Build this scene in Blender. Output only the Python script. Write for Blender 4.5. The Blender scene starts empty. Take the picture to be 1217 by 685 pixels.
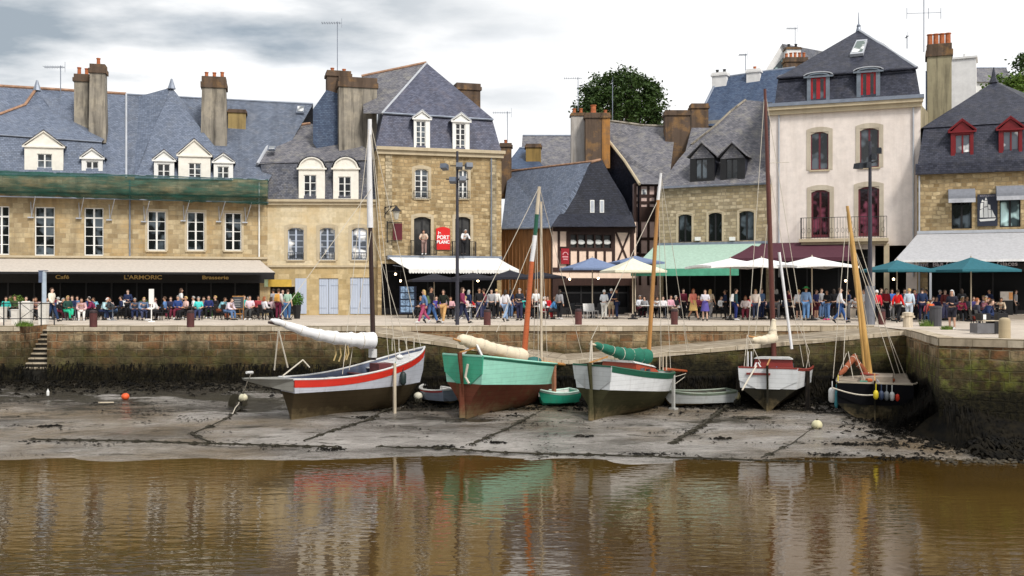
import bpy, bmesh, math, random
from mathutils import Vector, Matrix
R = math.radians
rnd = random.Random(7)
scene = bpy.context.scene
COL = scene.collection
F = 1217.0; CX = 608.5; CY = 342.5; EYE = 1.8
def W(px, py, d):
    return Vector(((px-CX)/F*d, d, EYE-(py-CY)/F*d))
def XatD(px, d): return (px-CX)/F*d
def DY(py): return EYE*F/(py-CY)          # distance of a quay-level point

# ------------------------------------------------------------------ materials
MC = {}
def nt(name, rough=.7, metal=0, spec=.5):
    m = bpy.data.materials.new(name); m.use_nodes = True
    b = m.node_tree.nodes['Principled BSDF']
    b.inputs['Roughness'].default_value = rough; b.inputs['Metallic'].default_value = metal
    b.inputs['Specular IOR Level'].default_value = spec
    return m, m.node_tree.nodes, m.node_tree.links, b
def N(nodes, t, **k):
    n = nodes.new(t)
    for a, v in k.items(): setattr(n, a, v)
    return n
def mixc(nodes, links, fac, a, b, mode='MIX'):
    n = N(nodes, 'ShaderNodeMix', data_type='RGBA', blend_type=mode)
    for s, v in ((n.inputs[0], fac), (n.inputs[6], a), (n.inputs[7], b)):
        if hasattr(v, 'is_linked'): links.new(v, s)
        elif isinstance(v, (int, float)): s.default_value = v
        else: s.default_value = (*v[:3], 1)
    return n.outputs[2]
def ramp(nodes, links, src, stops, interp='LINEAR'):
    n = N(nodes, 'ShaderNodeValToRGB'); cr = n.color_ramp; cr.interpolation = interp
    while len(cr.elements) < len(stops): cr.elements.new(.5)
    for e, (p, c) in zip(cr.elements, stops):
        e.position = p; e.color = (c, c, c, 1) if isinstance(c, (int, float)) else (*c, 1)
    links.new(src, n.inputs[0]); return n.outputs[0]
def noise(nodes, links, scale, detail=4, vec=None, rough=.6, mapscale=None):
    n = N(nodes, 'ShaderNodeTexNoise'); n.inputs['Scale'].default_value = scale
    n.inputs['Detail'].default_value = detail; n.inputs['Roughness'].default_value = rough
    if vec is None: vec = N(nodes, 'ShaderNodeTexCoord').outputs['Object']
    if mapscale:
        mp = N(nodes, 'ShaderNodeMapping'); mp.inputs['Scale'].default_value = mapscale
        links.new(vec, mp.inputs[0]); vec = mp.outputs[0]
    links.new(vec, n.inputs['Vector']); return n.outputs['Fac']
def bump(nodes, links, b, h, strength=.3, dist=.02):
    n = N(nodes, 'ShaderNodeBump'); n.inputs['Strength'].default_value = strength; n.inputs['Distance'].default_value = dist
    links.new(h, n.inputs['Height']); links.new(n.outputs[0], b.inputs['Normal'])
def sc(c, k): return tuple(min(1, v*k) for v in c)

def plain(name, c, rough=.6, var=.18, scale=3., metal=0, bmp=.15, spec=.4):
    """painted / cast / woven surface with uneven tone and grain"""
    if name in MC: return MC[name]
    m, n, l, b = nt(name, rough, metal, spec)
    f = noise(n, l, scale, 5)
    r = ramp(n, l, f, [(.3, 0), (.7, 1)])
    l.new(mixc(n, l, r, sc(c, 1-var), sc(c, 1+var)), b.inputs['Base Color'])
    if bmp:
        bump(n, l, b, noise(n, l, scale*9, 3), bmp, .01)
    MC[name] = m; return m
def cloth(c, rough=.85):
    nm = 'cloth_%02x%02x%02x' % tuple(int(255*v) for v in c)
    return plain(nm, c, rough, .12, 6, spec=.2)
def masonry(name, c1, c2, mortar, bw=.6, bh=.3, ms=.012, rough=.85, stain=.35, bmp=.6, squash=.0, patch=None):
    if name in MC: return MC[name]
    m, n, l, b = nt(name, rough, spec=.25)
    uv = N(n, 'ShaderNodeTexCoord').outputs['UV']
    # slight wobble so joints are not ruler straight
    wob = N(n, 'ShaderNodeTexNoise'); wob.inputs['Scale'].default_value = 2.2; wob.inputs['Detail'].default_value = 3
    l.new(uv, wob.inputs['Vector'])
    sub = N(n, 'ShaderNodeVectorMath', operation='SUBTRACT'); l.new(wob.outputs['Color'], sub.inputs[0]); sub.inputs[1].default_value = (.5, .5, .5)
    scl = N(n, 'ShaderNodeVectorMath', operation='SCALE'); l.new(sub.outputs[0], scl.inputs[0]); scl.inputs['Scale'].default_value = squash
    add = N(n, 'ShaderNodeVectorMath', operation='ADD'); l.new(uv, add.inputs[0]); l.new(scl.outputs[0], add.inputs[1])
    v = add.outputs[0]
    def brick(w, h, off):
        k = N(n, 'ShaderNodeTexBrick'); k.inputs['Scale'].default_value = 1
        k.inputs['Brick Width'].default_value = w; k.inputs['Row Height'].default_value = h
        k.inputs['Mortar Size'].default_value = ms; k.inputs['Mortar Smooth'].default_value = .3
        k.inputs['Color1'].default_value = (0, 0, 0, 1); k.inputs['Color2'].default_value = (1, 1, 1, 1)
        k.offset = off; k.squash = .7; k.squash_frequency = 3; k.inputs['Bias'].default_value = 0
        l.new(v, k.inputs['Vector']); return k
    k = brick(bw, bh, .43)
    col = mixc(n, l, k.outputs['Color'], c1, c2)
    # per-stone hue: coarse cell noise
    f2 = noise(n, l, 3.1, 6, uv, .75)
    col = mixc(n, l, ramp(n, l, f2, [(.3, 0), (.72, 1)]), col, sc(c1, .55), 'MIX') if stain > .8 else mixc(n, l, mathn(n, l, 'MULTIPLY', ramp(n, l, f2, [(.42, 0), (.75, 1)]), .55), col, sc(c1, .55))
    if patch:
        f3 = noise(n, l, .55, 5, uv, .65)
        col = mixc(n, l, mathn(n, l, 'MULTIPLY', ramp(n, l, f3, [(.45, 0), (.68, 1)]), .7), col, patch)
    # rain streaks: dirt with its own shape
    st = noise(n, l, 1, 5, uv, .6, (1.6, .16, 1))
    col = mixc(n, l, mathn(n, l, 'MULTIPLY', ramp(n, l, st, [(.5, 0), (.75, 1)]), stain), col, sc(c1, .28))
    mo = mixc(n, l, k.outputs['Fac'], col, mortar)
    l.new(mo, b.inputs['Base Color'])
    h = mathn(n, l, 'SUBTRACT', noise(n, l, 14, 4, uv), k.outputs['Fac'])
    bump(n, l, b, h, bmp, .03)
    MC[name] = m; return m
def mathn(n, l, op, a, b_=None, clamp=False):
    k = N(n, 'ShaderNodeMath', operation=op); k.use_clamp = clamp
    for i, v in enumerate((a, b_)):
        if v is None: continue
        if isinstance(v, (int, float)): k.inputs[i].default_value = v
        else: l.new(v, k.inputs[i])
    return k.outputs[0]
def slate(name, c1, c2, lichen=(.25, .24, .2), amt=.4, rough=.5, dark=.0, streak=.4):
    if name in MC: return MC[name]
    m, n, l, b = nt(name, rough+.1, spec=.3)
    uv = N(n, 'ShaderNodeTexCoord').outputs['UV']
    k = N(n, 'ShaderNodeTexBrick'); k.inputs['Scale'].default_value = 1
    k.inputs['Brick Width'].default_value = .2; k.inputs['Row Height'].default_value = .12
    k.inputs['Mortar Size'].default_value = .012; k.inputs['Mortar Smooth'].default_value = .6
    k.inputs['Color1'].default_value = (0, 0, 0, 1); k.inputs['Color2'].default_value = (1, 1, 1, 1)
    l.new(uv, k.inputs['Vector'])
    col = mixc(n, l, k.outputs['Color'], c1, c2)
    f = noise(n, l, 1.1, 8, uv, .72)
    col = mixc(n, l, mathn(n, l, 'MULTIPLY', ramp(n, l, f, [(.5, 0), (.66, 1)]), amt), col, lichen)
    f = noise(n, l, 6, 6, uv, .75)
    col = mixc(n, l, mathn(n, l, 'MULTIPLY', ramp(n, l, f, [(.55, 0), (.68, 1)]), amt*.45), col, sc(lichen, .9))
    st = noise(n, l, 1, 6, uv, .65, (1.1, .22, 1))
    col = mixc(n, l, mathn(n, l, 'MULTIPLY', ramp(n, l, st, [(.48, 0), (.7, 1)]), streak), col, sc(c1, .35))
    col = mixc(n, l, mathn(n, l, 'MULTIPLY', k.outputs['Fac'], .7), col, sc(c1, .4))
    l.new(col, b.inputs['Base Color'])
    # each slate tilts a little and overlaps the row beneath
    sep = N(n, 'ShaderNodeSeparateXYZ'); l.new(uv, sep.inputs[0])
    saw = mathn(n, l, 'FRACT', mathn(n, l, 'DIVIDE', sep.outputs[1], .12))
    h = mathn(n, l, 'ADD', mathn(n, l, 'MULTIPLY', saw, -.6), mathn(n, l, 'MULTIPLY', k.outputs['Color'], .5))
    h = mathn(n, l, 'ADD', h, mathn(n, l, 'MULTIPLY', noise(n, l, 5, 5, uv), .8))
    bump(n, l, b, h, .55, .035)
    MC[name] = m; return m
def render_mat(name, c, streakc, amt=.6, rough=.9, patch=None):
    """lime render with streaks and blotches"""
    if name in MC: return MC[name]
    m, n, l, b = nt(name, rough, spec=.2)
    uv = N(n, 'ShaderNodeTexCoord').outputs['UV']
    f = noise(n, l, 1.4, 7, uv, .7)
    col = mixc(n, l, ramp(n, l, f, [(.3, 0), (.75, 1)]), sc(c, 1.08), sc(c, .82))
    if patch: col = mixc(n, l, mathn(n, l, 'MULTIPLY', ramp(n, l, noise(n, l, .9, 6, uv, .7), [(.5, 0), (.62, 1)]), .7), col, patch)
    st = noise(n, l, 1, 6, uv, .65, (2.2, .2, 1))
    col = mixc(n, l, mathn(n, l, 'MULTIPLY', ramp(n, l, st, [(.46, 0), (.68, 1)]), amt), col, streakc)
    l.new(col, b.inputs['Base Color']); bump(n, l, b, noise(n, l, 20, 4, uv), .3, .02)
    MC[name] = m; return m
def wood(name, c, rough=.6, ax=(8, 8, .7), var=.35):
    if name in MC: return MC[name]
    m, n, l, b = nt(name, rough, spec=.35)
    f = noise(n, l, 1.5, 6, None, .65, ax)
    l.new(mixc(n, l, ramp(n, l, f, [(.3, 0), (.7, 1)]), sc(c, 1+var), sc(c, 1-var)), b.inputs['Base Color'])
    bump(n, l, b, f, .25, .01); MC[name] = m; return m
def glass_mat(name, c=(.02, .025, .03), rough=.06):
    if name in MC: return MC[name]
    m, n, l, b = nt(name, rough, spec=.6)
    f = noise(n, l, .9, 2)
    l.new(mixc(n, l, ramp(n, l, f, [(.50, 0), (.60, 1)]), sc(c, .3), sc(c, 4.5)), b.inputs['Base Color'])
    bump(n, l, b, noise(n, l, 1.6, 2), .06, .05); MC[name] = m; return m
def emis(name, c, s):
    if name in MC: return MC[name]
    m, n, l, b = nt(name, .5)
    b.inputs['Base Color'].default_value = (*c, 1); b.inputs['Emission Color'].default_value = (*c, 1)
    b.inputs['Emission Strength'].default_value = s; MC[name] = m; return m
def hullpaint(name, c, rough=.35, dirt=(.18, .14, .09), amt=.35, lowz=None):
    """boat paint: scuffs, run-off streaks, plank seams; scum climbing from the keel when lowz is given"""
    if name in MC: return MC[name]
    m, n, l, b = nt(name, rough, spec=.5 if rough < .65 else .12)
    tc = N(n, 'ShaderNodeTexCoord'); ob = tc.outputs['Object']
    f = noise(n, l, 1.3, 6, ob, .7)
    col = mixc(n, l, ramp(n, l, f, [(.35, 0), (.75, 1)]), c, sc(c, .78))
    st = noise(n, l, 1, 6, ob, .7, (4.5, 4.5, .7))
    col = mixc(n, l, mathn(n, l, 'MULTIPLY', ramp(n, l, st, [(.52, 0), (.72, 1)]), amt), col, dirt)
    sep = N(n, 'ShaderNodeSeparateXYZ'); l.new(ob, sep.inputs[0])
    if lowz is not None:
        t = mathn(n, l, 'ADD', mathn(n, l, 'DIVIDE', sep.outputs[2], lowz), mathn(n, l, 'MULTIPLY', noise(n, l, 2.5, 6, ob, .7), 1.2))
        col = mixc(n, l, ramp(n, l, t, [(.55, 1), (1., 0)]), col, (.17, .13, .07))
    l.new(col, b.inputs['Base Color'])
    saw = mathn(n, l, 'PINGPONG', sep.outputs[2], .09)
    h = mathn(n, l, 'MINIMUM', saw, .008)
    col = mixc(n, l, mathn(n, l, 'MULTIPLY', mathn(n, l, 'LESS_THAN', saw, .006), .4), col, sc(c, .3)); l.new(col, b.inputs['Base Color'])
    bump(n, l, b, mathn(n, l, 'ADD', mathn(n, l, 'MULTIPLY', h, 8), mathn(n, l, 'MULTIPLY', noise(n, l, 12, 3, ob), .05)), .5, .03)
    MC[name] = m; return m
# ------------------------------------------------------------------ meshes
def auto_uv(me):
    uvl = me.uv_layers.new(name='uv'); Z = Vector((0, 0, 1))
    vs = me.vertices
    for p in me.polygons:
        n = p.normal
        t = Z.cross(n)
        if t.length < .05: t = Vector((1, 0, 0))
        t.normalize(); bt = n.cross(t)
        for li in p.loop_indices:
            co = vs[me.loops[li].vertex_index].co
            uvl.data[li].uv = (co.dot(t), co.dot(bt))
class MB:
    def __init__(s): s.v = []; s.f = []; s.smooth = False
    def poly(s, pts):
        i = len(s.v); s.v += [tuple(p) for p in pts]; s.f.append(tuple(range(i, i+len(pts)))); return s
    def hexa(s, p):   # 8 points: bottom 4 (ccw) then top 4
        i = len(s.v); s.v += [tuple(q) for q in p]
        for q in ((0, 3, 2, 1), (4, 5, 6, 7), (0, 1, 5, 4), (1, 2, 6, 5), (2, 3, 7, 6), (3, 0, 4, 7)): s.f.append(tuple(i+k for k in q))
        return s
    def box(s, x0, x1, y0, y1, z0, z1):
        if x0 > x1: x0, x1 = x1, x0
        if y0 > y1: y0, y1 = y1, y0
        if z0 > z1: z0, z1 = z1, z0
        return s.hexa([(x0, y0, z0), (x1, y0, z0), (x1, y1, z0), (x0, y1, z0), (x0, y0, z1), (x1, y0, z1), (x1, y1, z1), (x0, y1, z1)])
    def bar(s, a, b, w, h=None):
        a = Vector(a); b = Vector(b); h = h or w; d = (b-a).normalized()
        up = Vector((0, 0, 1)) if abs(d.z) < .95 else Vector((0, 1, 0))
        x = d.cross(up).normalized()*w/2; y = x.cross(d).normalized()*h/2
        return s.hexa([a-x-y, a+x-y, b+x-y, b-x-y, a-x+y, a+x+y, b+x+y, b-x+y])
    def tube(s, pts, r, n=8, cap=True):
        pts = [Vector(p) for p in pts]; rs = r if isinstance(r, (list, tuple)) else [r]*len(pts)
        i0 = len(s.v); prev = None
        for k, p in enumerate(pts):
            d = (pts[min(k+1, len(pts)-1)]-pts[max(k-1, 0)])
            d = d.normalized() if d.length > 1e-9 else Vector((0, 0, 1))
            if prev is None:
                up = Vector((0, 0, 1)) if abs(d.z) < .9 else Vector((1, 0, 0)); x = d.cross(up).normalized()
            else:
                x = (prev - d*prev.dot(d)).normalized()
            prev = x; y = d.cross(x)
            for j in range(n):
                a = 2*math.pi*j/n; s.v.append(tuple(p+(x*math.cos(a)+y*math.sin(a))*rs[k]))
        for k in range(len(pts)-1):
            for j in range(n):
                a = i0+k*n+j; b = i0+k*n+(j+1) % n; s.f.append((a, b, b+n, a+n))
        if cap:
            s.f.append(tuple(i0+j for j in reversed(range(n)))); e = i0+(len(pts)-1)*n; s.f.append(tuple(e+j for j in range(n)))
        return s
    def lathe(s, prof, c=(0, 0, 0), n=12):   # prof: (r,z)
        i0 = len(s.v)
        for r, z in prof:
            for j in range(n):
                a = 2*math.pi*j/n; s.v.append((c[0]+r*math.cos(a), c[1]+r*math.sin(a), c[2]+z))
        for k in range(len(prof)-1):
            for j in range(n):
                a = i0+k*n+j; b = i0+k*n+(j+1) % n; s.f.append((a, b, b+n, a+n))
        s.f.append(tuple(i0+j for j in reversed(range(n)))); e = i0+(len(prof)-1)*n; s.f.append(tuple(e+j for j in range(n)))
        return s
    def ball(s, c, r, n=10, m=6, sq=(1, 1, 1), jit=0):
        i0 = len(s.v)
        for k in range(m+1):
            t = math.pi*k/m
            for j in range(n):
                a = 2*math.pi*j/n; q = 1+rnd.uniform(-jit, jit)
                s.v.append((c[0]+r*sq[0]*math.sin(t)*math.cos(a)*q, c[1]+r*sq[1]*math.sin(t)*math.sin(a)*q, c[2]+r*sq[2]*math.cos(t)*q))
        for k in range(m):
            for j in range(n):
                a = i0+k*n+j; b = i0+k*n+(j+1) % n; s.f.append((a, a+n, b+n, b))
        return s
    def prism(s, poly, y0, y1):   # poly of (x,z) extruded along y
        n = len(poly); i = len(s.v)
        s.v += [(x, y0, z) for x, z in poly]+[(x, y1, z) for x, z in poly]
        s.f.append(tuple(i+k for k in range(n))); s.f.append(tuple(i+n+k for k in reversed(range(n))))
        for k in range(n): s.f.append((i+k, i+n+k, i+n+(k+1) % n, i+(k+1) % n))
        return s
    def build(s, name, mat, parent=None, smooth=None, label=None, loc=None, recalc=True):
        me = bpy.data.meshes.new(name); me.from_pydata(s.v, [], s.f)
        if recalc:
            bm = bmesh.new(); bm.from_mesh(me)
            bmesh.ops.remove_doubles(bm, verts=bm.verts, dist=1e-5)
            bmesh.ops.recalc_face_normals(bm, faces=bm.faces); bm.to_mesh(me); bm.free()
        me.update(); auto_uv(me)
        if smooth or s.smooth:
            for p in me.polygons: p.use_smooth = True
            try: me.set_sharp_from_angle(angle=R(50))
            except Exception: pass
        me.materials.append(mat)
        o = bpy.data.objects.new(name, me); COL.objects.link(o)
        if parent is not None: o.parent = parent
        if loc is not None: o.location = loc
        if label: o['label'] = label
        return o
def tag(o, label=None, cat=None, group=None, kind=None):
    if label: o['label'] = label
    if cat: o['category'] = cat
    if group: o['group'] = group
    if kind: o['kind'] = kind
    return o
def empty(name, loc=(0, 0, 0), rz=0, label=None, cat=None, group=None, scale=1):
    o = bpy.data.objects.new(name, None); COL.objects.link(o); o.location = loc; o.rotation_euler = (0, 0, rz)
    o.scale = (scale,)*3
    o.empty_display_size = .2
    return tag(o, label, cat, group)
def kids(o, tab={}):
    return [c for c in bpy.data.objects if c.parent == o]
def copy_tree(o, loc, rz, label=None, group=None, ks=None):
    c = o.copy(); COL.objects.link(c); c.location = loc; c.rotation_euler = (0, 0, rz)
    if label: c['label'] = label
    if group: c['group'] = group
    for ch in (ks if ks is not None else kids(o)):
        d = ch.copy(); COL.objects.link(d); d.parent = c
        for g in kids(ch):
            e = g.copy(); COL.objects.link(e); e.parent = d
    return c
def text_mesh(s, size, mat, parent, loc, name='lettering', rot=(R(90), 0, 0), extrude=.01, align='CENTER', bold=0, sx=1):
    cu = bpy.data.curves.new('t', 'FONT'); cu.body = s; cu.size = size; cu.extrude = extrude; cu.align_x = align; cu.offset = bold
    t = bpy.data.objects.new('t', cu); COL.objects.link(t)
    dg = bpy.context.evaluated_depsgraph_get(); me = bpy.data.meshes.new_from_object(t.evaluated_get(dg))
    bpy.data.objects.remove(t); bpy.data.curves.remove(cu)
    me.name = name; me.materials.clear(); me.materials.append(mat)
    o = bpy.data.objects.new(name, me); COL.objects.link(o); o.parent = parent; o.location = loc; o.rotation_euler = rot; o.scale = (sx, 1, 1)
    return o
class Frame:
    """local frame: +x along the front (left to right), +y away from the viewer side, +z up; z = 0 at quay level (or z0)"""
    def __init__(s, name, A, B, label=None, cat=None, group=None, z0=0):
        A = Vector(A); B = Vector(B); s.ang = math.atan2(B.y-A.y, B.x-A.x)
        s.root = empty(name, (A.x, A.y, z0), s.ang, label, cat, group)
        s.M = Matrix.Translation((A.x, A.y, z0)) @ Matrix.Rotation(s.ang, 4, 'Z'); s.I = s.M.inverted()
        s.len = (B-A).length
    def p(s, px, py, y=0):
        """the point of the plane local y=y seen at target pixel (px,py)"""
        o = s.I @ Vector((0, 0, EYE)); q = s.I @ W(px, py, 50); d = q-o
        t = (y-o.y)/d.y; return o+d*t
    def at(s, px, py, d): return s.I @ W(px, py, d)
    def x(s, px, y=0, py=300): return s.p(px, py, y).x
    def z(s, py, px, y=0): return s.p(px, py, y).z
    def world(s, v): return s.M @ Vector(v)
# ------------------------------------------------------------------ palette
ST_TAN = masonry('ashlar_tan_stone', (.32, .24, .135), (.58, .475, .30), (.36, .29, .19), .62, .31, .012, stain=.6, bmp=.5, squash=.05, patch=(.50, .33, .14))
ST_RUB = masonry('rubble_tan_stone', (.25, .175, .085), (.66, .52, .31), (.34, .26, .15), .44, .24, .025, stain=.5, bmp=.8, squash=.2, patch=(.42, .28, .13))
ST_RUB2 = masonry('rubble_grey_stone', (.24, .19, .115), (.62, .52, .36), (.30, .25, .17), .42, .22, .022, stain=.4, bmp=.8, squash=.16, patch=(.46, .36, .2))
ST_CREAM = masonry('cream_limewashed_stone', (.58, .48, .31), (.72, .62, .44), (.62, .50, .31), .85, .36, .006, stain=.3, bmp=.25, squash=.04, patch=(.62, .46, .24))
ST_LOW = masonry('yellow_granite', (.40, .30, .15), (.64, .51, .30), (.52, .41, .24), .7, .34, .01, stain=.35, bmp=.5, squash=.05, patch=(.58, .42, .2))
RENDER_PINK = render_mat('pale_pink_render', (.80, .72, .67), (.56, .48, .42), .35)
RENDER_GREY = render_mat('old_grey_render', (.30, .27, .225), (.045, .04, .035), .95, patch=(.42, .37, .29))
RENDER_BROWN = render_mat('stained_brown_render', (.125, .088, .065), (.05, .035, .025), .85, patch=(.30, .17, .07))
RENDER_ORANGE = render_mat('orange_lichen_render', (.42, .20, .06), (.1, .06, .03), .7, patch=(.2, .13, .08))
RENDER_WHITE = render_mat('white_render', (.78, .77, .76), (.5, .5, .5), .2)
TRIM = render_mat('pale_dressed_stone', (.52, .44, .31), (.36, .28, .18), .4)
WHITE = plain('white_gloss_paint', (.80, .80, .78), .4, .05, 4, bmp=.05)
CREAMP = plain('cream_dormer_plaster', (.80, .77, .70), .7, .08, 3)
SLATE_BLUE = slate('blue_slate', (.105, .13, .185), (.185, .22, .30), (.26, .27, .28), .22, .45, streak=.18)
SLATE_BLUS = slate('streaked_blue_slate', (.09, .11, .155), (.165, .195, .26), (.22, .22, .23), .35, .45, streak=.55)
SLATE_MID = slate('weathered_slate', (.055, .06, .08), (.135, .14, .17), (.26, .24, .20), .55, .5, streak=.35)
SLATE_GREY = slate('lichen_grey_slate', (.10, .10, .12), (.21, .205, .225), (.34, .32, .28), .65, .6, streak=.3)
SLATE_DARK = slate('dark_slate', (.018, .021, .036), (.05, .054, .082), (.12, .11, .11), .30, .42, streak=.45)
SLATE_VIO = slate('violet_slate', (.055, .06, .095), (.125, .135, .195), (.17, .145, .16), .4, .48, streak=.4)
SLATE_BLACK = slate('black_slate', (.010, .012, .022), (.028, .032, .052), (.06, .06, .07), .2, .42, streak=.3)
SLATE_NAVY = slate('navy_slate', (.035, .058, .115), (.08, .12, .20), (.15, .15, .16), .15, .42, streak=.3)
TERRA = plain('terracotta', (.42, .13, .05), .8, .3, 5)
RIDGE = plain('ridge_tile', (.34, .2, .13), .85, .35, 4)
LEAD = plain('lead_flashing', (.42, .44, .48), .5, .12, 2)
ZINC = plain('zinc_gutter', (.22, .25, .31), .4, .2, 2, metal=.3)
DARKWOOD = wood('dark_brown_timber', (.035, .014, .01))
BROWNWOOD = wood('brown_board_wall', (.24, .11, .04), ax=(5, 5, .5))
BLACKP = plain('black_paint', (.012, .012, .014), .5, .2, 4)
IRON = plain('wrought_iron', (.015, .015, .018), .5, .2, 8)
SHUT = wood('grey_blue_shutter_paint', (.46, .52, .64), .5, (6, 6, .4), .06)
REDP = plain('oxblood_window_paint', (.17, .008, .012), .45, .15, 4, bmp=.05)
MAROONP = plain('maroon_door_paint', (.12, .02, .03), .45, .15, 4, bmp=.05)
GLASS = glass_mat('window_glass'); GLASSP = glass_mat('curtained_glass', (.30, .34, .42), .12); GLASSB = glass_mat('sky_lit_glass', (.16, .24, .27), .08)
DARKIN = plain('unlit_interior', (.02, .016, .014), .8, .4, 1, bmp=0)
GREYSH = plain('grey_plaster', (.33, .31, .28), .8, .2, 2)
PINKPL = plain('pink_lime_plaster', (.62, .46, .42), .8, .12, 2)
SALMONPL = plain('salmon_lime_plaster', (.80, .62, .50), .8, .12, 2)
LAMPG = emis('warm_bulb', (1, .75, .45), 6)

# ------------------------------------------------------------------ building helpers
def wall(fr, name, mat, xl, xr, z0, z1, ops=(), rev=.22, y=0, dep=6, sides=True, parent=None, label=None):
    """front wall with real openings (x0,x1,z0,z1), reveals, side and back walls"""
    m = MB(); xs = {xl, xr}; zs = {z0, z1}
    for a, b, c, d in ops: xs |= {a, b}; zs |= {c, d}
    xs = sorted(x for x in xs if xl-1e-6 <= x <= xr+1e-6); zs = sorted(z for z in zs if z0-1e-6 <= z <= z1+1e-6)
    for i in range(len(xs)-1):
        for j in range(len(zs)-1):
            cx = (xs[i]+xs[i+1])/2; cz = (zs[j]+zs[j+1])/2
            if any(a < cx < b and c < cz < d for a, b, c, d in ops): continue
            m.poly([(xs[i], y, zs[j]), (xs[i+1], y, zs[j]), (xs[i+1], y, zs[j+1]), (xs[i], y, zs[j+1])])
    for a, b, c, d in ops:
        m.poly([(a, y, c), (a, y, d), (a, y+rev, d), (a, y+rev, c)]); m.poly([(b, y, c), (b, y+rev, c), (b, y+rev, d), (b, y, d)])
        m.poly([(a, y, d), (b, y, d), (b, y+rev, d), (a, y+rev, d)]); m.poly([(a, y, c), (a, y+rev, c), (b, y+rev, c), (b, y, c)])
    if sides:
        m.poly([(xl, y, z0), (xl, y, z1), (xl, y+dep, z1), (xl, y+dep, z0)]); m.poly([(xr, y, z0), (xr, y+dep, z0), (xr, y+dep, z1), (xr, y, z1)])
        m.poly([(xl, y+dep, z0), (xl, y+dep, z1), (xr, y+dep, z1), (xr, y+dep, z0)])
    return m.build(name, mat, parent or fr.root, recalc=False, label=label)
def rect(fr, l, t, r, b, y=0):
    cx, cy = (l+r)/2, (t+b)/2
    return (fr.p(l, cy, y).x, fr.p(r, cy, y).x, fr.p(cx, b, y).z, fr.p(cx, t, y).z)
def window(fr, o, rows=4, cols=2, fmat=None, arch=0, glass=None, sill=True, surround=None, y=.12, door=False, top=False,
           name='window', sw=.16, fw=.07, parent=None, shutters=None, label=None):
    x0, x1, z0, z1 = o; fmat = fmat or WHITE; glass = glass or GLASS; P = parent or fr.root
    m = MB(); t = .06
    m.box(x0, x0+fw, y, y+t, z0, z1); m.box(x1-fw, x1, y, y+t, z0, z1)
    m.box(x0+fw, x1-fw, y, y+t, z1-fw, z1); m.box(x0+fw, x1-fw, y, y+t, z0, z0+fw*(1.8 if door else 1))
    w = (x1-x0-2*fw)
    for c in range(1, cols):
        xx = x0+fw+w*c/cols; q = .055 if cols == 2 or c*2 == cols else .02
        m.box(xx-q, xx+q, y-.012, y+t-.005, z0+fw, z1-fw)
    for r in range(1, rows):
        zz = z0+fw+(z1-z0-2*fw)*r/rows; q = .05 if (top and r == rows-1) else .021
        m.box(x0+fw, x1-fw, y+.008, y+t-.01, zz-q, zz+q)
    f = m.build(name, fmat, P, label=label)
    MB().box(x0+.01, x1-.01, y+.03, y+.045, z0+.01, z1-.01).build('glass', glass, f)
    if arch:
        # segmental head closing the corners of the opening
        a = MB(); n = 8; h = arch
        for k in range(n):
            u0, u1 = k/n, (k+1)/n; xa, xb = x0+(x1-x0)*u0, x0+(x1-x0)*u1
            za, zb = z1-h*(2*u0-1)**2, z1-h*(2*u1-1)**2
            a.hexa([(xa, .004, za), (xb, .004, zb), (xb, y+.07, zb), (xa, y+.07, za), (xa, .004, z1+.002), (xb, .004, z1+.002), (xb, y+.07, z1+.002), (xa, y+.07, z1+.002)])
        a.build('arched_head', surround or TRIM, f)
    if sill: MB().box(x0-.08, x1+.08, -.09, y, z0-.10, z0-.002).build('sill', TRIM if sill is True else sill, f)
    if surround:
        s = MB(); s.box(x0-sw, x0-.002, -.025, .03, z0-.02, z1); s.box(x1+.002, x1+sw, -.025, .03, z0-.02, z1)
        if arch:
            n = 8
            for k in range(n):
                u0, u1 = k/n, (k+1)/n; xa, xb = x0-sw+(x1-x0+2*sw)*u0, x0-sw+(x1-x0+2*sw)*u1
                za, zb = z1+sw*1.25-arch*(2*u0-1)**2, z1+sw*1.25-arch*(2*u1-1)**2
                s.hexa([(xa, -.025, z1+.002), (xb, -.025, z1+.002), (xb, .03, z1+.002), (xa, .03, z1+.002), (xa, -.025, za), (xb, -.025, zb), (xb, .03, zb), (xa, .03, za)])
        else: s.box(x0-sw, x1+sw, -.025, .03, z1+.002, z1+sw)
        s.build('surround', surround, f)
    return f
def railing(m, x0, x1, y, z0, z1, step=.11, r=.012, ends=0):
    m.box(x0, x1, y-.02, y+.02, z1-.035, z1); m.box(x0, x1, y-.015, y+.015, z0+.05, z0+.08)
    n = max(2, int((x1-x0)/step))
    for k in range(n+1):
        xx = x0+(x1-x0)*k/n; m.box(xx-r, xx+r, y-r, y+r, z0, z1-.035)
    if ends:
        for xx in (x0, x1):
            m.box(xx-.015, xx+.015, y, y+ends, z1-.035, z1)
            for k in range(1, max(2, int(ends/.13))): yy = y+ends*k/max(2, int(ends/.13)); m.box(xx-r, xx+r, yy-r, yy+r, z0, z1-.035)
    return m
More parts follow.
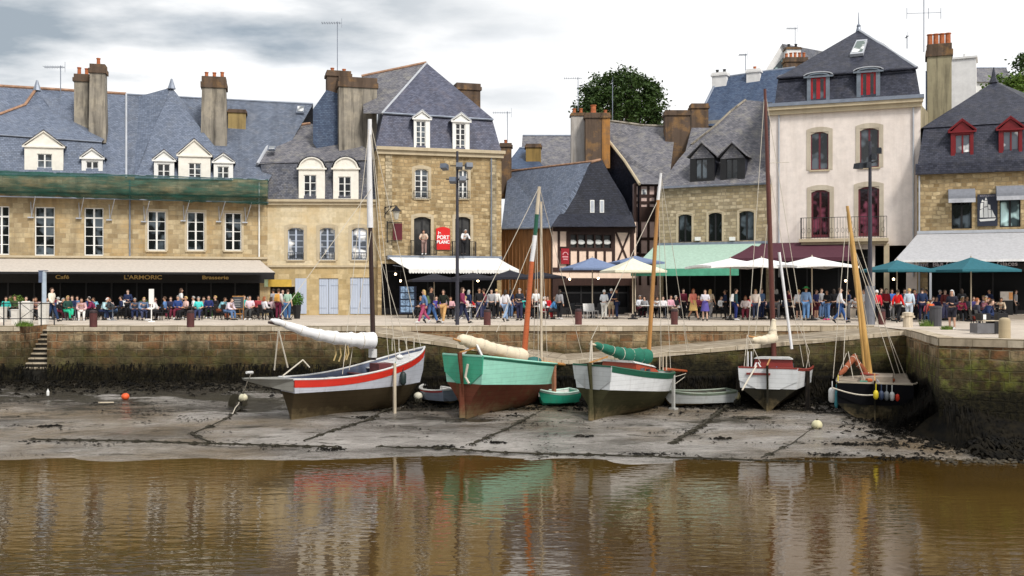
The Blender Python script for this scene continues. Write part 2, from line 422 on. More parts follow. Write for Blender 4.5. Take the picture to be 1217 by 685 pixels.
def dormer(fr, l, t, r, b, win, y=.25, back=3.2, front=None, ped='tri', roofm=None, cheek=None, rows=3, fm=None, glass=None, frac=.3, overhang=.12, label=None, arch=0, cheekw=0, fwd=.05):
    """dormer: front wall with a pediment (tri/arch/none), window, cheeks and a small roof"""
    front = front or CREAMP; roofm = roofm or SLATE_MID; cheek = cheek or SLATE_DARK
    x0, x1, z0, z1 = rect(fr, l, t, r, b, y); wx0, wx1, wz0, wz1 = rect(fr, *win, y)
    h = (z1-z0); zs = z1-h*frac; cx = (x0+x1)/2; e = overhang
    m = MB()
    # front slab with hole
    for a in ((x0, wx0, z0, zs), (wx1, x1, z0, zs), (wx0, wx1, wz1, zs), (wx0, wx1, z0, max(z0+.01, wz0))):
        m.box(a[0], a[1], y, y+.18, a[2], a[3])
    if ped == 'tri':
        m.prism([(x0-.02, zs+.004), (x1+.02, zs+.004), (cx, z1)], y+.0, y+.18)
        m.box(x0-e, x1+e, y-.10, y+.02, zs-.04, zs+.06)                 # cornice
        m.bar((x0-e, y-.05, zs+.07), (cx, y-.05, z1+.05), .1, .09); m.bar((x1+e, y-.05, zs+.07), (cx, y-.05, z1+.05), .1, .09)
    elif ped == 'arch':
        pts = [(x0-.02, zs+.004)]+[(x0+(x1-x0)*k/10, zs+.02+(z1-zs)*(1-(2*k/10-1)**2)**.6) for k in range(11)]+[(x1+.02, zs+.004)]
        m.prism(pts, y, y+.18); m.box(x0-e, x1+e, y-.10, y+.02, zs-.04, zs+.06)
        for k in range(10):
            a = pts[k+1]; c = pts[k+2]; m.bar((a[0], y-.04, a[1]), (c[0], y-.04, c[1]), .1, .08)
    d = m.build('dormer', front, fr.root, label=label)
    # cheeks
    c = MB(); c.box(x0+.01, x0+.09, y+.18, y+back, z0, zs); c.box(x1-.09, x1-.01, y+.18, y+back, z0, zs); c.build('cheek', cheek, d)
    q = MB(); yo = y-.12 if ped != 'none' else y-.22
    if ped == 'arch':
        n = 10; pr = [(x0-e+(x1-x0+2*e)*k/n, zs+.09+(z1-zs)*(1-(2*k/n-1)**2)**.6) for k in range(n+1)]
        for k in range(n):
            a, c2 = pr[k], pr[k+1]
            q.hexa([(a[0], yo+.03, a[1]), (c2[0], yo+.03, c2[1]), (c2[0], y+back, c2[1]), (a[0], y+back, a[1]), (a[0], yo+.03, a[1]+.06), (c2[0], yo+.03, c2[1]+.06), (c2[0], y+back, c2[1]+.06), (a[0], y+back, a[1]+.06)])
    else:
        for s, xe in ((1, x0-e), (-1, x1+e)):
            a = (xe, zs+.07); c2 = (cx, z1+.09)
            q.hexa([(a[0], yo, a[1]), (c2[0], yo, c2[1]), (c2[0], y+back, c2[1]), (a[0], y+back, a[1]), (a[0], yo, a[1]+.07), (c2[0], yo, c2[1]+.07), (c2[0], y+back, c2[1]+.07), (a[0], y+back, a[1]+.07)])
        if ped == 'none': q.prism([(x0, zs+.002), (x1, zs+.002), (cx, z1+.03)], y+.01, y+.1)
    q.build('dormer_roof', roofm, d)
    # window in it
    x0, x1, z0, z1 = wx0, wx1, wz0, wz1; fm = fm or WHITE; g = MB(); yy = y+.06; fw = fwd
    g.box(x0, x0+fw, yy, yy+.06, z0, z1); g.box(x1-fw, x1, yy, yy+.06, z0, z1); g.box(x0+fw, x1-fw, yy, yy+.06, z1-fw, z1); g.box(x0+fw, x1-fw, yy, yy+.06, z0, z0+fw)
    g.box((x0+x1)/2-max(.045, fwd*.9), (x0+x1)/2+max(.045, fwd*.9), yy-.01, yy+.05, z0+fw, z1-fw)
    for k in range(1, rows): zz = z0+(z1-z0)*k/rows; g.box(x0+fw, x1-fw, yy+.01, yy+.05, zz-.02, zz+.02)
    if arch:
        n = 8
        for k in range(n):
            u0, u1 = k/n, (k+1)/n; xa, xb = x0+(x1-x0)*u0, x0+(x1-x0)*u1
            g.hexa([(xa, yy-.02, z1-arch*(2*u0-1)**2), (xb, yy-.02, z1-arch*(2*u1-1)**2), (xb, yy+.05, z1-arch*(2*u1-1)**2), (xa, yy+.05, z1-arch*(2*u0-1)**2), (xa, yy-.02, z1), (xb, yy-.02, z1), (xb, yy+.05, z1), (xa, yy+.05, z1)])
    g.build('window_frame', fm, d)
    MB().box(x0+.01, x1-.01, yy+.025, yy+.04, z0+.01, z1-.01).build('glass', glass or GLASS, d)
    return d
def roof(fr, mat, faces, name='roof', base=None, label=None):
    """faces: lists of (px,py,localy)"""
    m = MB()
    for f in faces: m.poly([fr.p(*q) for q in f])
    return m.build(name, mat, base or fr.root, recalc=False, label=label)
def ridge(fr, pts, r=.13, mat=None, name='ridge', parent=None):
    return MB().tube([fr.p(*q) for q in pts], r, 6).build(name, mat or RIDGE, parent or fr.root)
def chimney(fr, l, t, r, b, y, thick=.9, mat=None, cap=.22, pots=0, potm=None, poth=.55, taper=0, capm=None, label=None, potr=.14, shaped=False):
    x0, x1, z0, z1 = rect(fr, l, t, r, b, y); mat = mat or RENDER_GREY
    m = MB(); tp = (x1-x0)*taper
    m.hexa([(x0, y, z0), (x1, y, z0), (x1, y+thick, z0), (x0, y+thick, z0), (x0+tp, y, z1-cap*2), (x1-tp, y, z1-cap*2), (x1-tp, y+thick, z1-cap*2), (x0+tp, y+thick, z1-cap*2)])
    c = m.build('chimney', mat, fr.root, label=label)
    k = MB(); e = .09; k.box(x0+tp-e, x1-tp+e, y-e, y+thick+e, z1-cap*2+.001, z1-cap); k.box(x0+tp-.02, x1-tp+.02, y-.02, y+thick+.02, z1-cap+.001, z1)
    k.build('chimney_cap', capm or RENDER_BROWN, c)
    for i in range(pots):
        xx = x0+tp+(x1-x0-2*tp)*(i+.5)/pots; h = poth*rnd.uniform(.85, 1.1)
        MB().lathe([(potr*1.05, 0), (potr*1.1, .08), (potr*.85, .1), (potr*.8, h-.08), (potr, h-.06), (potr, h), (potr*.7, h)], (xx, y+thick*.5, z1+.002), 10).build('chimney_pot', potm or TERRA, c)
    return c
def aerial(name, p, h, label, kind=0, rz=0, s=1):
    o = empty(name, p, rz, label, 'TV aerial')
    m = MB(); m.tube([(0, 0, 0), (0, 0, h)], .03, 6); m.build('mast', ZINC, o)
    e = MB()
    if kind == 0:
        e.bar((-1.1*s, 0, h-.1), (.3*s, 0, h-.1), .03)
        for k in range(8): x = -1.05*s+.17*s*k; e.bar((x, -.32, h-.1), (x, .32, h-.1), .02); e.bar((x, 0, h-.2), (x, 0, h), .015)
        e.bar((.3*s, 0, h-.45), (.3*s, 0, h+.25), .02)
    else:
        e.bar((-1.3*s, 0, h-.15), (.25*s, 0, h-.05), .035); e.bar((-1.1*s, 0, h-1.1), (1.1*s, 0, h-1.05), .03)
        for k in range(6): x = -1.2*s+.22*s*k; e.bar((x, -.2, h-.22), (x, .2, h+.0), .018)
        for k in (-1.1, 1.1, .3): e.bar((k*s, 0, h-1.45), (k*s, 0, h-.75), .03)
    e.build('antenna_rod', ZINC, o); return o
def awning(fr, tl, tr, ty, fl, frr, fy, proj, mat, val=.22, valmat=None, label=None, scallop=0, thick=.03, y0=-.02, name='awning', seams=0, cat_obj=True):
    """sloping awning: wall line (tl..tr,ty), front edge (fl..frr, fy) at projection proj"""
    a = fr.p(tl, ty, y0); b = fr.p(tr, ty, y0); c = fr.p(frr, fy, -proj); d = fr.p(fl, fy, -proj)
    c.z = d.z = (c.z+d.z)/2; a.z = b.z = (a.z+b.z)/2
    m = MB(); n = 14
    up = Vector((0, 0, thick))
    for k in range(n):
        u0, u1 = k/n, (k+1)/n; sag = lambda u: Vector((0, 0, 0))
        p0, p1 = a.lerp(b, u0), a.lerp(b, u1); q0, q1 = d.lerp(c, u0), d.lerp(c, u1)
        mid0 = p0.lerp(q0, .5)-Vector((0, 0, .03+.012*(k % 2))); mid1 = p1.lerp(q1, .5)-Vector((0, 0, .03+.012*((k+1) % 2)))
        m.hexa([p0, p1, mid1, mid0, p0+up, p1+up, mid1+up, mid0+up]); m.hexa([mid0, mid1, q1, q0, mid0+up, mid1+up, q1+up, q0+up])
    o = m.build(name, mat, fr.root, label=label)
    v = MB(); nn = 40 if scallop else 1
    for k in range(nn):
        q0, q1 = d.lerp(c, k/nn), d.lerp(c, (k+1)/nn)
        if scallop:
            for j in range(4):
                w0, w1 = q0.lerp(q1, j/4), q0.lerp(q1, (j+1)/4)
                h0, h1 = (val*(.7+.3*math.sin(math.pi*u)) for u in (j/4, (j+1)/4))
                v.poly([w0+Vector((0, -.012, 0)), w1+Vector((0, -.012, 0)), w1+Vector((0, -.012, -h1)), w0+Vector((0, -.012, -h0))])
                v.poly([w0+Vector((0, -.004, 0)), w0+Vector((0, -.004, -h0)), w1+Vector((0, -.004, -h1)), w1+Vector((0, -.004, 0))])
        else:
            v.box(d.x, c.x, d.y-.02, d.y-.001, d.z-val, d.z+thick)
    v.build('valance', valmat or mat, o)
    arms = MB()
    for u in (.04, .5, .96):
        p0 = a.lerp(b, u)-Vector((0, 0, .5)); q0 = d.lerp(c, u)-Vector((0, 0, .06)); kk = p0.lerp(q0, .5)+Vector((.5, 0, .0)); arms.bar(p0, kk, .05); arms.bar(kk, q0, .05)
    arms.build('folding_arm', ZINC, o)
    return o, a, b, c, d
# ------------------------------------------------------------------ camera, sky, sun
cam = bpy.data.cameras.new('camera'); cam.lens = 36; cam.sensor_width = 36; cam.clip_end = 5000; cam.clip_start = .1
co = bpy.data.objects.new('camera', cam); COL.objects.link(co); co.location = (0, 0, EYE); co.rotation_euler = (R(90), 0, 0)
scene.camera = co
SUN_EL, SUN_AZ = R(46), R(148)        # azimuth clockwise from +Y
wd = bpy.data.worlds.new('World'); scene.world = wd; wd.use_nodes = True
n, l = wd.node_tree.nodes, wd.node_tree.links; bg = n['Background']
sky = N(n, 'ShaderNodeTexSky', sky_type='NISHITA'); sky.sun_disc = False; sky.sun_elevation = SUN_EL; sky.sun_rotation = SUN_AZ; sky.dust_density = 2
tc = N(n, 'ShaderNodeTexCoord').outputs['Generated']
sep = N(n, 'ShaderNodeSeparateXYZ'); l.new(tc, sep.inputs[0])
# cloud deck: project the view direction on a plane overhead
zz = mathn(n, l, 'ADD', mathn(n, l, 'MAXIMUM', sep.outputs[2], 0), .13)
cx = mathn(n, l, 'DIVIDE', sep.outputs[0], zz); cy = mathn(n, l, 'DIVIDE', sep.outputs[1], zz)
cmb = N(n, 'ShaderNodeCombineXYZ'); l.new(cx, cmb.inputs[0]); l.new(cy, cmb.inputs[1])
f1 = noise(n, l, 1.5, 7, cmb.outputs[0], .52, (.8, 1, 1))
mp = n[-1] if False else None
grey = ramp(n, l, f1, [(.42, 0), (.60, 1)])
# darker banks in the west (left of the view)
west = ramp(n, l, mathn(n, l, 'ADD', sep.outputs[0], .5), [(.28, 1), (.62, .10)])
greyf = mathn(n, l, 'MULTIPLY', grey, west)
cl = mixc(n, l, greyf, (1.0, 1.0, 1.0), (.33, .385, .44))
vs = N(n, 'ShaderNodeVectorMath', operation='SCALE'); l.new(cl, vs.inputs[0]); vs.inputs['Scale'].default_value = 11.5
f2 = noise(n, l, .8, 4, cmb.outputs[0], .5)
gap = ramp(n, l, f2, [(.34, .80), (.46, 1)])
col = mixc(n, l, gap, sky.outputs[0], vs.outputs[0])
l.new(col, bg.inputs['Color']); bg.inputs['Strength'].default_value = .05
sl = bpy.data.lights.new('sun', 'SUN'); sl.energy = 1.5; sl.angle = R(12); sl.color = (1, .95, .87)
so = bpy.data.objects.new('sun', sl); COL.objects.link(so)
sd = Vector((math.sin(SUN_AZ)*math.cos(SUN_EL), math.cos(SUN_AZ)*math.cos(SUN_EL), math.sin(SUN_EL)))
so.rotation_euler = sd.to_track_quat('Z', 'Y').to_euler(); so.location = (0, 0, 60)
vsx = scene.view_settings; vsx.view_transform = 'Standard'; vsx.look = 'None'; vsx.exposure = 1.03; vsx.gamma = 1
scene.cycles.max_bounces = 6; scene.cycles.diffuse_bounces = 3; scene.cycles.glossy_bounces = 3; scene.cycles.transmission_bounces = 3
scene.cycles.use_denoising = True
try: scene.cycles.denoiser = 'OPENIMAGEDENOISE'
except Exception: pass

# ------------------------------------------------------------------ ground materials
def mat_pave():
    m, n, l, b = nt('pale_stone_paving', .8, spec=.3)
    ob = N(n, 'ShaderNodeTexCoord').outputs['Object']
    k = N(n, 'ShaderNodeTexBrick'); k.inputs['Scale'].default_value = 1; k.inputs['Brick Width'].default_value = .5; k.inputs['Row Height'].default_value = .25
    k.inputs['Mortar Size'].default_value = .008; k.inputs['Color1'].default_value = (0, 0, 0, 1); k.inputs['Color2'].default_value = (1, 1, 1, 1)
    l.new(ob, k.inputs['Vector'])
    c = mixc(n, l, k.outputs['Color'], (.50, .43, .36), (.60, .53, .45))
    f = noise(n, l, .35, 6, ob, .7)
    c = mixc(n, l, mathn(n, l, 'MULTIPLY', ramp(n, l, f, [(.42, 0), (.66, 1)]), .6), c, (.36, .31, .26))
    f = noise(n, l, 3.2, 6, ob, .8)
    c = mixc(n, l, mathn(n, l, 'MULTIPLY', ramp(n, l, f, [(.56, 0), (.7, 1)]), .5), c, (.28, .25, .21))
    c = mixc(n, l, mathn(n, l, 'MULTIPLY', k.outputs['Fac'], .5), c, (.25, .22, .18))
    l.new(c, b.inputs['Base Color']); bump(n, l, b, k.outputs['Fac'], -.2, .01); return m
def mat_quay(name='quay_masonry', lvl=0.0, green=0.45):
    """big weathered blocks; below the tide line first moss, then dark weed (growth belongs to the wall)"""
    m, n, l, b = nt(name, .9, spec=.15)
    tc = N(n, 'ShaderNodeTexCoord'); uv = tc.outputs['UV']
    w = N(n, 'ShaderNodeTexNoise'); w.inputs['Scale'].default_value = 1.4; l.new(uv, w.inputs['Vector'])
    sub = N(n, 'ShaderNodeVectorMath', operation='SUBTRACT'); l.new(w.outputs['Color'], sub.inputs[0]); sub.inputs[1].default_value = (.5,)*3
    s2 = N(n, 'ShaderNodeVectorMath', operation='SCALE'); l.new(sub.outputs[0], s2.inputs[0]); s2.inputs['Scale'].default_value = .14
    ad = N(n, 'ShaderNodeVectorMath', operation='ADD'); l.new(uv, ad.inputs[0]); l.new(s2.outputs[0], ad.inputs[1])
    k = N(n, 'ShaderNodeTexBrick'); k.inputs['Scale'].default_value = 1; k.inputs['Brick Width'].default_value = 1.05; k.inputs['Row Height'].default_value = .36
    k.inputs['Mortar Size'].default_value = .028; k.inputs['Mortar Smooth'].default_value = .5; k.squash = .6; k.squash_frequency = 2; k.offset = .37
    k.inputs['Color1'].default_value = (0, 0, 0, 1); k.inputs['Color2'].default_value = (1, 1, 1, 1); l.new(ad.outputs[0], k.inputs['Vector'])
    c = mixc(n, l, k.outputs['Color'], (.12, .08, .045), (.42, .32, .19))
    f = noise(n, l, .8, 6, uv, .7)
    c = mixc(n, l, mathn(n, l, 'MULTIPLY', ramp(n, l, f, [(.45, 0), (.6, 1)]), .8), c, (.27, .12, .05))
    f = noise(n, l, 1.7, 7, uv, .75)
    c = mixc(n, l, mathn(n, l, 'MULTIPLY', ramp(n, l, f, [(.5, 0), (.62, 1)]), .8), c, (.10, .075, .05))
    st = noise(n, l, 1, 6, uv, .7, (3.2, .35, 1))
    c = mixc(n, l, mathn(n, l, 'MULTIPLY', ramp(n, l, st, [(.5, 0), (.64, 1)]), .75), c, (.07, .055, .035))
    c = mixc(n, l, mathn(n, l, 'MULTIPLY', k.outputs['Fac'], .8), c, (.34, .28, .18))
    geo = N(n, 'ShaderNodeNewGeometry'); sp = N(n, 'ShaderNodeSeparateXYZ'); l.new(geo.outputs['Position'], sp.inputs[0])
    z = mathn(n, l, 'MULTIPLY', sp.outputs[2], -1)             # depth below the quay top
    zn = mathn(n, l, 'ADD', z, mathn(n, l, 'MULTIPLY', mathn(n, l, 'SUBTRACT', noise(n, l, .9, 7, uv, .72), .5), 2.4))
    g = ramp(n, l, mathn(n, l, 'DIVIDE', zn, 4), [(.16-lvl, 0), (.30-lvl, 1)])
    gp = mixc(n, l, ramp(n, l, noise(n, l, 2.6, 6, uv, .75), [(.42, 0), (.62, 1)]), (.045, .045, .016), (.035, .026, .014))
    gp = mixc(n, l, mathn(n, l, 'MULTIPLY', ramp(n, l, noise(n, l, 1.2, 6, uv, .7), [(.48, 0), (.6, 1)]), green), gp, (.12, .15, .02))
    c = mixc(n, l, mathn(n, l, 'MULTIPLY', g, .8), c, gp)
    d = ramp(n, l, mathn(n, l, 'DIVIDE', zn, 4), [(.41-lvl, 0), (.55-lvl, 1)])
    dk = mixc(n, l, ramp(n, l, noise(n, l, 7, 4, uv), [(.4, 0), (.65, 1)]), (.010, .009, .006), (.028, .024, .012))
    c = mixc(n, l, d, c, dk)
    l.new(c, b.inputs['Base Color'])
    h = mathn(n, l, 'SUBTRACT', mathn(n, l, 'MULTIPLY', noise(n, l, 3.5, 6, uv, .7), 1.5), k.outputs['Fac'])
    bump(n, l, b, h, .9, .07); return m
def mat_mud():
    m, n, l, b = nt('wet_estuary_mud', .4, spec=.5)
    ob = N(n, 'ShaderNodeTexCoord').outputs['Object']
    f = noise(n, l, .45, 8, ob, .68, (.55, 1, 1))
    c = mixc(n, l, ramp(n, l, f, [(.34, 0), (.64, 1)]), (.14, .125, .11), (.45, .42, .39))
    br = noise(n, l, .16, 5, ob, .6, (.6, 1, 1))
    c = mixc(n, l, mathn(n, l, 'MULTIPLY', ramp(n, l, br, [(.47, 0), (.62, 1)]), .75), c, (.17, .115, .055))
    sep = N(n, 'ShaderNodeSeparateXYZ'); l.new(ob, sep.inputs[0])
    # weed wrack: thick towards the wall, thin patches further out
    wv = noise(n, l, .7, 9, ob, .72, (.45, 1.3, 1))
    far = ramp(n, l, mathn(n, l, 'DIVIDE', mathn(n, l, 'SUBTRACT', sep.outputs[1], 30), 20), [(.30, .0), (.55, .07), (.80, .20), (.92, .34)])
    wd_ = ramp(n, l, mathn(n, l, 'ADD', wv, far), [(.60, 0), (.655, 1)])
    c = mixc(n, l, mathn(n, l, 'MULTIPLY', wd_, .95), c, mixc(n, l, noise(n, l, 9, 4, ob), (.012, .011, .008), (.06, .05, .025)))
    pk = noise(n, l, 5.5, 6, ob, .75, (.6, 1, 1))
    c = mixc(n, l, mathn(n, l, 'MULTIPLY', ramp(n, l, pk, [(.56, 0), (.68, 1)]), .55), c, (.06, .05, .04))
    blk = noise(n, l, .28, 6, ob, .7, (.5, 1.4, 1))
    c = mixc(n, l, mathn(n, l, 'MULTIPLY', ramp(n, l, mathn(n, l, 'ADD', blk, mathn(n, l, 'MULTIPLY', far, .5)), [(.52, 0), (.68, 1)]), .7), c, (.045, .038, .03))
    l.new(c, b.inputs['Base Color'])
    rr = ramp(n, l, noise(n, l, .5, 6, ob, .65, (.4, 1.2, 1)), [(.40, .04), (.70, .34)]); l.new(rr, b.inputs['Roughness'])
    h = mathn(n, l, 'ADD', mathn(n, l, 'MULTIPLY', noise(n, l, 1.6, 8, ob, .75, (.5, 1, 1)), 1.5), mathn(n, l, 'MULTIPLY', wd_, .35))
    h = mathn(n, l, 'ADD', h, mathn(n, l, 'MULTIPLY', pk, .4))
    bump(n, l, b, h, .7, .28); return m
def mat_water():
    m, n, l, b = nt('brown_river_water', .02, spec=.5)
    ob = N(n, 'ShaderNodeTexCoord').outputs['Object']
    f = noise(n, l, .12, 4, ob, .6, (.5, 1, 1))
    l.new(mixc(n, l, ramp(n, l, f, [(.35, 0), (.65, 1)]), (.044, .024, .005), (.080, .047, .010)), b.inputs['Base Color'])
    b.inputs['IOR'].default_value = 1.45
    a = noise(n, l, 1.0, 2, ob, .55, (1.5, 3.6, 1)); c2 = noise(n, l, 1, 3, ob, .55, (4.2, 10., 1)); d = noise(n, l, .35, 3, ob, .5, (.6, 1.6, 1))
    h = mathn(n, l, 'ADD', mathn(n, l, 'MULTIPLY', a, 1.0), mathn(n, l, 'MULTIPLY', c2, .12)); h = mathn(n, l, 'ADD', h, mathn(n, l, 'MULTIPLY', d, .7))
    calm = ramp(n, l, noise(n, l, .14, 3, ob, .5, (.35, 1, 1)), [(.35, .55), (.6, 1)])
    bp = N(n, 'ShaderNodeBump'); bp.inputs['Distance'].default_value = .014; l.new(mathn(n, l, 'MULTIPLY', calm, .8), bp.inputs['Strength'])
    l.new(h, bp.inputs['Height']); l.new(bp.outputs[0], b.inputs['Normal']); return m
PAVE = mat_pave(); QUAY = mat_quay('quay_masonry', 0, .2); QUAYR = mat_quay('quay_masonry_green', .06, .95); MUD = mat_mud(); WATER = mat_water()
COPE = masonry('coping_stone', (.38, .31, .22), (.62, .54, .42), (.22, .18, .12), 1.1, .5, .02, stain=.7, bmp=.3, squash=.03)
GRASS = plain('far_grass', (.06, .09, .03), .9, .3, .2)

# ------------------------------------------------------------------ setting
WZ = -3.8
def mudz(x, y):
    t = (48.1-y)
    z = -2.75-.072*t if t > 0 else -2.75
    if y > 45: z += .05*(y-45)
    return z
mw = MB()
def NZN(x, y):
    from mathutils import noise as NZ
    return NZ.noise(Vector((x, y, .5)))
nx, ny = 70, 60
def noise2(x, y):
    from mathutils import noise as NZ
    return NZ.noise(Vector((x*.35, y*.6, 0)))*.10+NZ.noise(Vector((x*1.1, y*2.1, 3)))*.035
Xs = [-70+140*i/220 for i in range(221)]; Ys = [14+36.5*j/130 for j in range(131)]
mv = []; mf = []
for y in Ys:
    for x in Xs: mv.append((x, y, mudz(x, y)+noise2(x, y)))
nX = len(Xs)
for j in range(len(Ys)-1):
    for i in range(nX-1): a = j*nX+i; mf.append((a, a+1, a+nX+1, a+nX))
mw.v = mv; mw.f = mf; mw.smooth = True
mud = mw.build('mud_foreshore', MUD, recalc=False); tag(mud, kind='structure')
wt = MB(); wt.poly([(-400, -200, WZ), (400, -200, WZ), (400, 48, WZ), (-400, 48, WZ)]); tag(wt.build('river_water', WATER, recalc=False), kind='structure')
bed = MB(); bed.poly([(-400, -200, -5.6), (400, -200, -5.6), (400, 60, -5.6), (-400, 60, -5.6)]); tag(bed.build('river_bed', MUD, recalc=False), kind='structure')
QY = 48.1; RX0 = XatD(448, 48); RC = XatD(680, 44.); RX1 = 17.1; RD = 44.4
C1 = (17.1, 44.4); C2 = (XatD(1116, 36.6), 36.6); C3 = (XatD(1217, 35.2), 35.2); C4 = (60, 32)
SX0, SX1 = XatD(24, QY), XatD(56, QY)           # stair recess
qp = MB(); qd = 2.6
YB = QY+qd
for pts in ([(-160, QY), (SX0, QY), (SX0, YB), (-160, YB)], [(SX1, QY), (C1[0], QY), (C1[0], YB), (SX1, YB)], [C1, (160, C1[1]), (160, YB), (C1[0], YB)], [C2, C3, (C3[0], C1[1]), C1], [C3, C4, (C4[0], C1[1]), (C3[0], C1[1])], [C4, (160, 32), (160, C1[1]), (C4[0], C1[1])], [(-160, YB), (160, YB), (160, 130), (-160, 130)]): qp.poly([(x, y, 0) for x, y in pts])
tag(qp.build('quay_pavement', PAVE, recalc=False), kind='structure')
g = MB(); g.poly([(-1500, 128, -.03), (1500, 128, -.03), (1500, 2500, -.03), (-1500, 2500, -.03)]); tag(g.build('distant_ground', GRASS, recalc=False), kind='structure')
# ramp: two slopes meeting in front of the wall
rp = MB(); zc = -1.30
def rz_(x): return 0+(zc)*(x-RX0)/(RC-RX0) if x < RC else zc*(RX1-x)/(RX1-RC)
xs = [RX0+(RX1-RX0)*k/24 for k in range(25)]
for a, b_ in zip(xs, xs[1:]): rp.poly([(a, RD, rz_(a)-.08), (b_, RD, rz_(b_)-.08), (b_, QY, rz_(b_)-.01), (a, QY, rz_(a)-.01)])
RAMPM = masonry('worn_ramp_stone', (.26, .21, .15), (.40, .34, .26), (.16, .13, .09), .9, .45, .02, stain=.6, bmp=.3, squash=.06)
tag(rp.build('slipway_ramp', RAMPM, recalc=False), kind='structure')
def seg(p, q, zt0, zt1, zb, m, th=.6):
    """wall face from p to q (2-D), outward on the right-hand side of travel"""
    m.poly([(p[0], p[1], zb), (q[0], q[1], zb), (q[0], q[1], zt1), (p[0], p[1], zt0)])
# back quay wall
m = MB(); seg((-160, QY), (SX0, QY), -.22, -.22, -5, m); m.build  # left of the stairs
wl = empty('quay_wall', (-30, QY, 0), 0, 'long granite quay wall under the cafe terraces, mossy above and black with weed below', 'quay wall')
def q_part(mb, name, mat, par, off=(-30, QY, 0)):
    mb.v = [(v[0]-off[0], v[1]-off[1], v[2]-off[2]) for v in mb.v]; return mb.build(name, mat, par, recalc=False)
mm = MB(); mm.poly([(-160, QY, -5), (SX0, QY, -5), (SX0, QY, -.003), (-160, QY, -.003)])
mm.poly([(SX1, QY, -5), (C1[0], QY, -5), (C1[0], QY, -.003), (SX1, QY, -.003)])
mm.poly([(SX0, QY, -5), (SX0, QY+qd, -5), (SX0, QY+qd, -.003), (SX0, QY, -.003)]); mm.poly([(SX1, QY, -5), (SX1, QY, -.003), (SX1, QY+qd, -.003), (SX1, QY+qd, -5)])
mm.poly([(SX0, QY+qd, -5), (SX1, QY+qd, -5), (SX1, QY+qd, -.003), (SX0, QY+qd, -.003)])
q_part(mm, 'masonry', QUAY, wl)
cp = MB()
def copeline(mb, pts, w=.42, h=.22, step=1.25):
    for a, b_ in zip(pts, pts[1:]):
        a = Vector(a); b_ = Vector(b_); L = (b_-a).length; k = max(1, int(L/step)); d = (b_-a).normalized(); nrm = Vector((d.y, -d.x, 0))
        for i in range(k):
            s0 = a+d*(L*i/k+.006); s1 = a+d*(L*(i+1)/k-.006); j = rnd.uniform(-.012, .012); o1 = .05+rnd.uniform(-.02, .02)
            P = [s0+nrm*o1, s1+nrm*o1, s1-nrm*w, s0-nrm*w]
            mb.hexa([(p.x, p.y, p.z-h) for p in P]+[(p.x, p.y, p.z+.035+j) for p in P])
copeline(cp, [(-60, QY, 0), (SX0, QY, 0)]); copeline(cp, [(SX1, QY, 0), (C1[0]-.1, QY, 0)])
q_part(cp, 'coping', COPE, wl)
st = MB(); nz_ = MB(); ns = 9
for k in range(ns):
    z1 = -.24-(k)*.215; y1 = QY+qd-.02-k*(qd-.35)/ns
    st.box(SX0+.01, SX1-.01, y1-(qd-.35)/ns-.03, y1, -5, z1-.07); nz_.box(SX0+.02, SX1-.02, y1-(qd-.35)/ns-.08, y1-.002, z1-.068, z1)
q_part(st, 'risers', plain('black_wet_stone', (.02, .018, .014), .9, .5, 3), wl); q_part(nz_, 'treads', COPE, wl)  # riser shade is put into the black colour; pale treads read as lit
rw = empty('ramp_wall', (RX0, RD, 0), 0, 'low weed-dark retaining wall carrying the double ramp behind the boats', 'retaining wall')
mm = MB()
for a, b_ in zip(xs, xs[1:]): mm.poly([(a, RD, -5), (b_, RD, -5), (b_, RD, rz_(b_)-.083), (a, RD, rz_(a)-.083)])
mm.poly([(RX0, RD, -5), (RX0, RD, -.3), (RX0, QY, -.3), (RX0, QY, -5)]); q_part(mm, 'masonry', mat_quay('ramp_masonry', .16, .35), rw, (RX0, RD, 0))
cp = MB(); copeline(cp, [(x, RD, rz_(x)-.10) for x in xs[::3]], .40, .13); q_part(cp, 'coping', COPE, rw, (RX0, RD, 0))
jw = empty('jetty_wall', (*C2, 0), 0, 'quay corner wall on the right with bright green moss over black hanging weed', 'quay wall')
mm = MB()
def battered(p, q, n_=10):
    for k in range(n_):
        pass
for (p, q) in ((C1, C2), (C2, C3), (C3, C4)):
    mm.poly([(p[0], p[1], -5), (q[0], q[1], -5), (q[0], q[1], -.003), (p[0], p[1], -.003)])
# (C1->C2 runs toward the viewer: face looks left)
mm.poly([(C1[0], QY, -5), (C1[0], C1[1], -5), (C1[0], C1[1], -.003), (C1[0], QY, -.003)])
q_part(mm, 'masonry', QUAYR, jw, (*C2, 0))
cp = MB(); copeline(cp, [(*C1, 0), (*C2, 0), (*C3, 0), (30, 34.2, 0)], .5, .26, 1.6); q_part(cp, 'coping', COPE, jw, (*C2, 0))

# unseen hill added behind the viewer to darken window reflections and front sky light
hb_ = MB(); hb_.smooth = True
for i in range(41):
    a = R(100+160*i/40)
    for j in range(5):
        rr = 75+22*j; hgt = (0, 15, 21, 24, 26)[j]*(1+.16*NZN(i*.9, j)) if j else -1.2
        hb_.v.append((rr*math.sin(a), rr*math.cos(a), hgt))
for i in range(40):
    for j in range(4): a = i*5+j; hb_.f.append((a, a+1, a+6, a+5))
tag(hb_.build('wooded_hillside', plain('hillside_foliage', (.035, .05, .02), .9, .6, .3, bmp=.5), recalc=False), kind='structure')
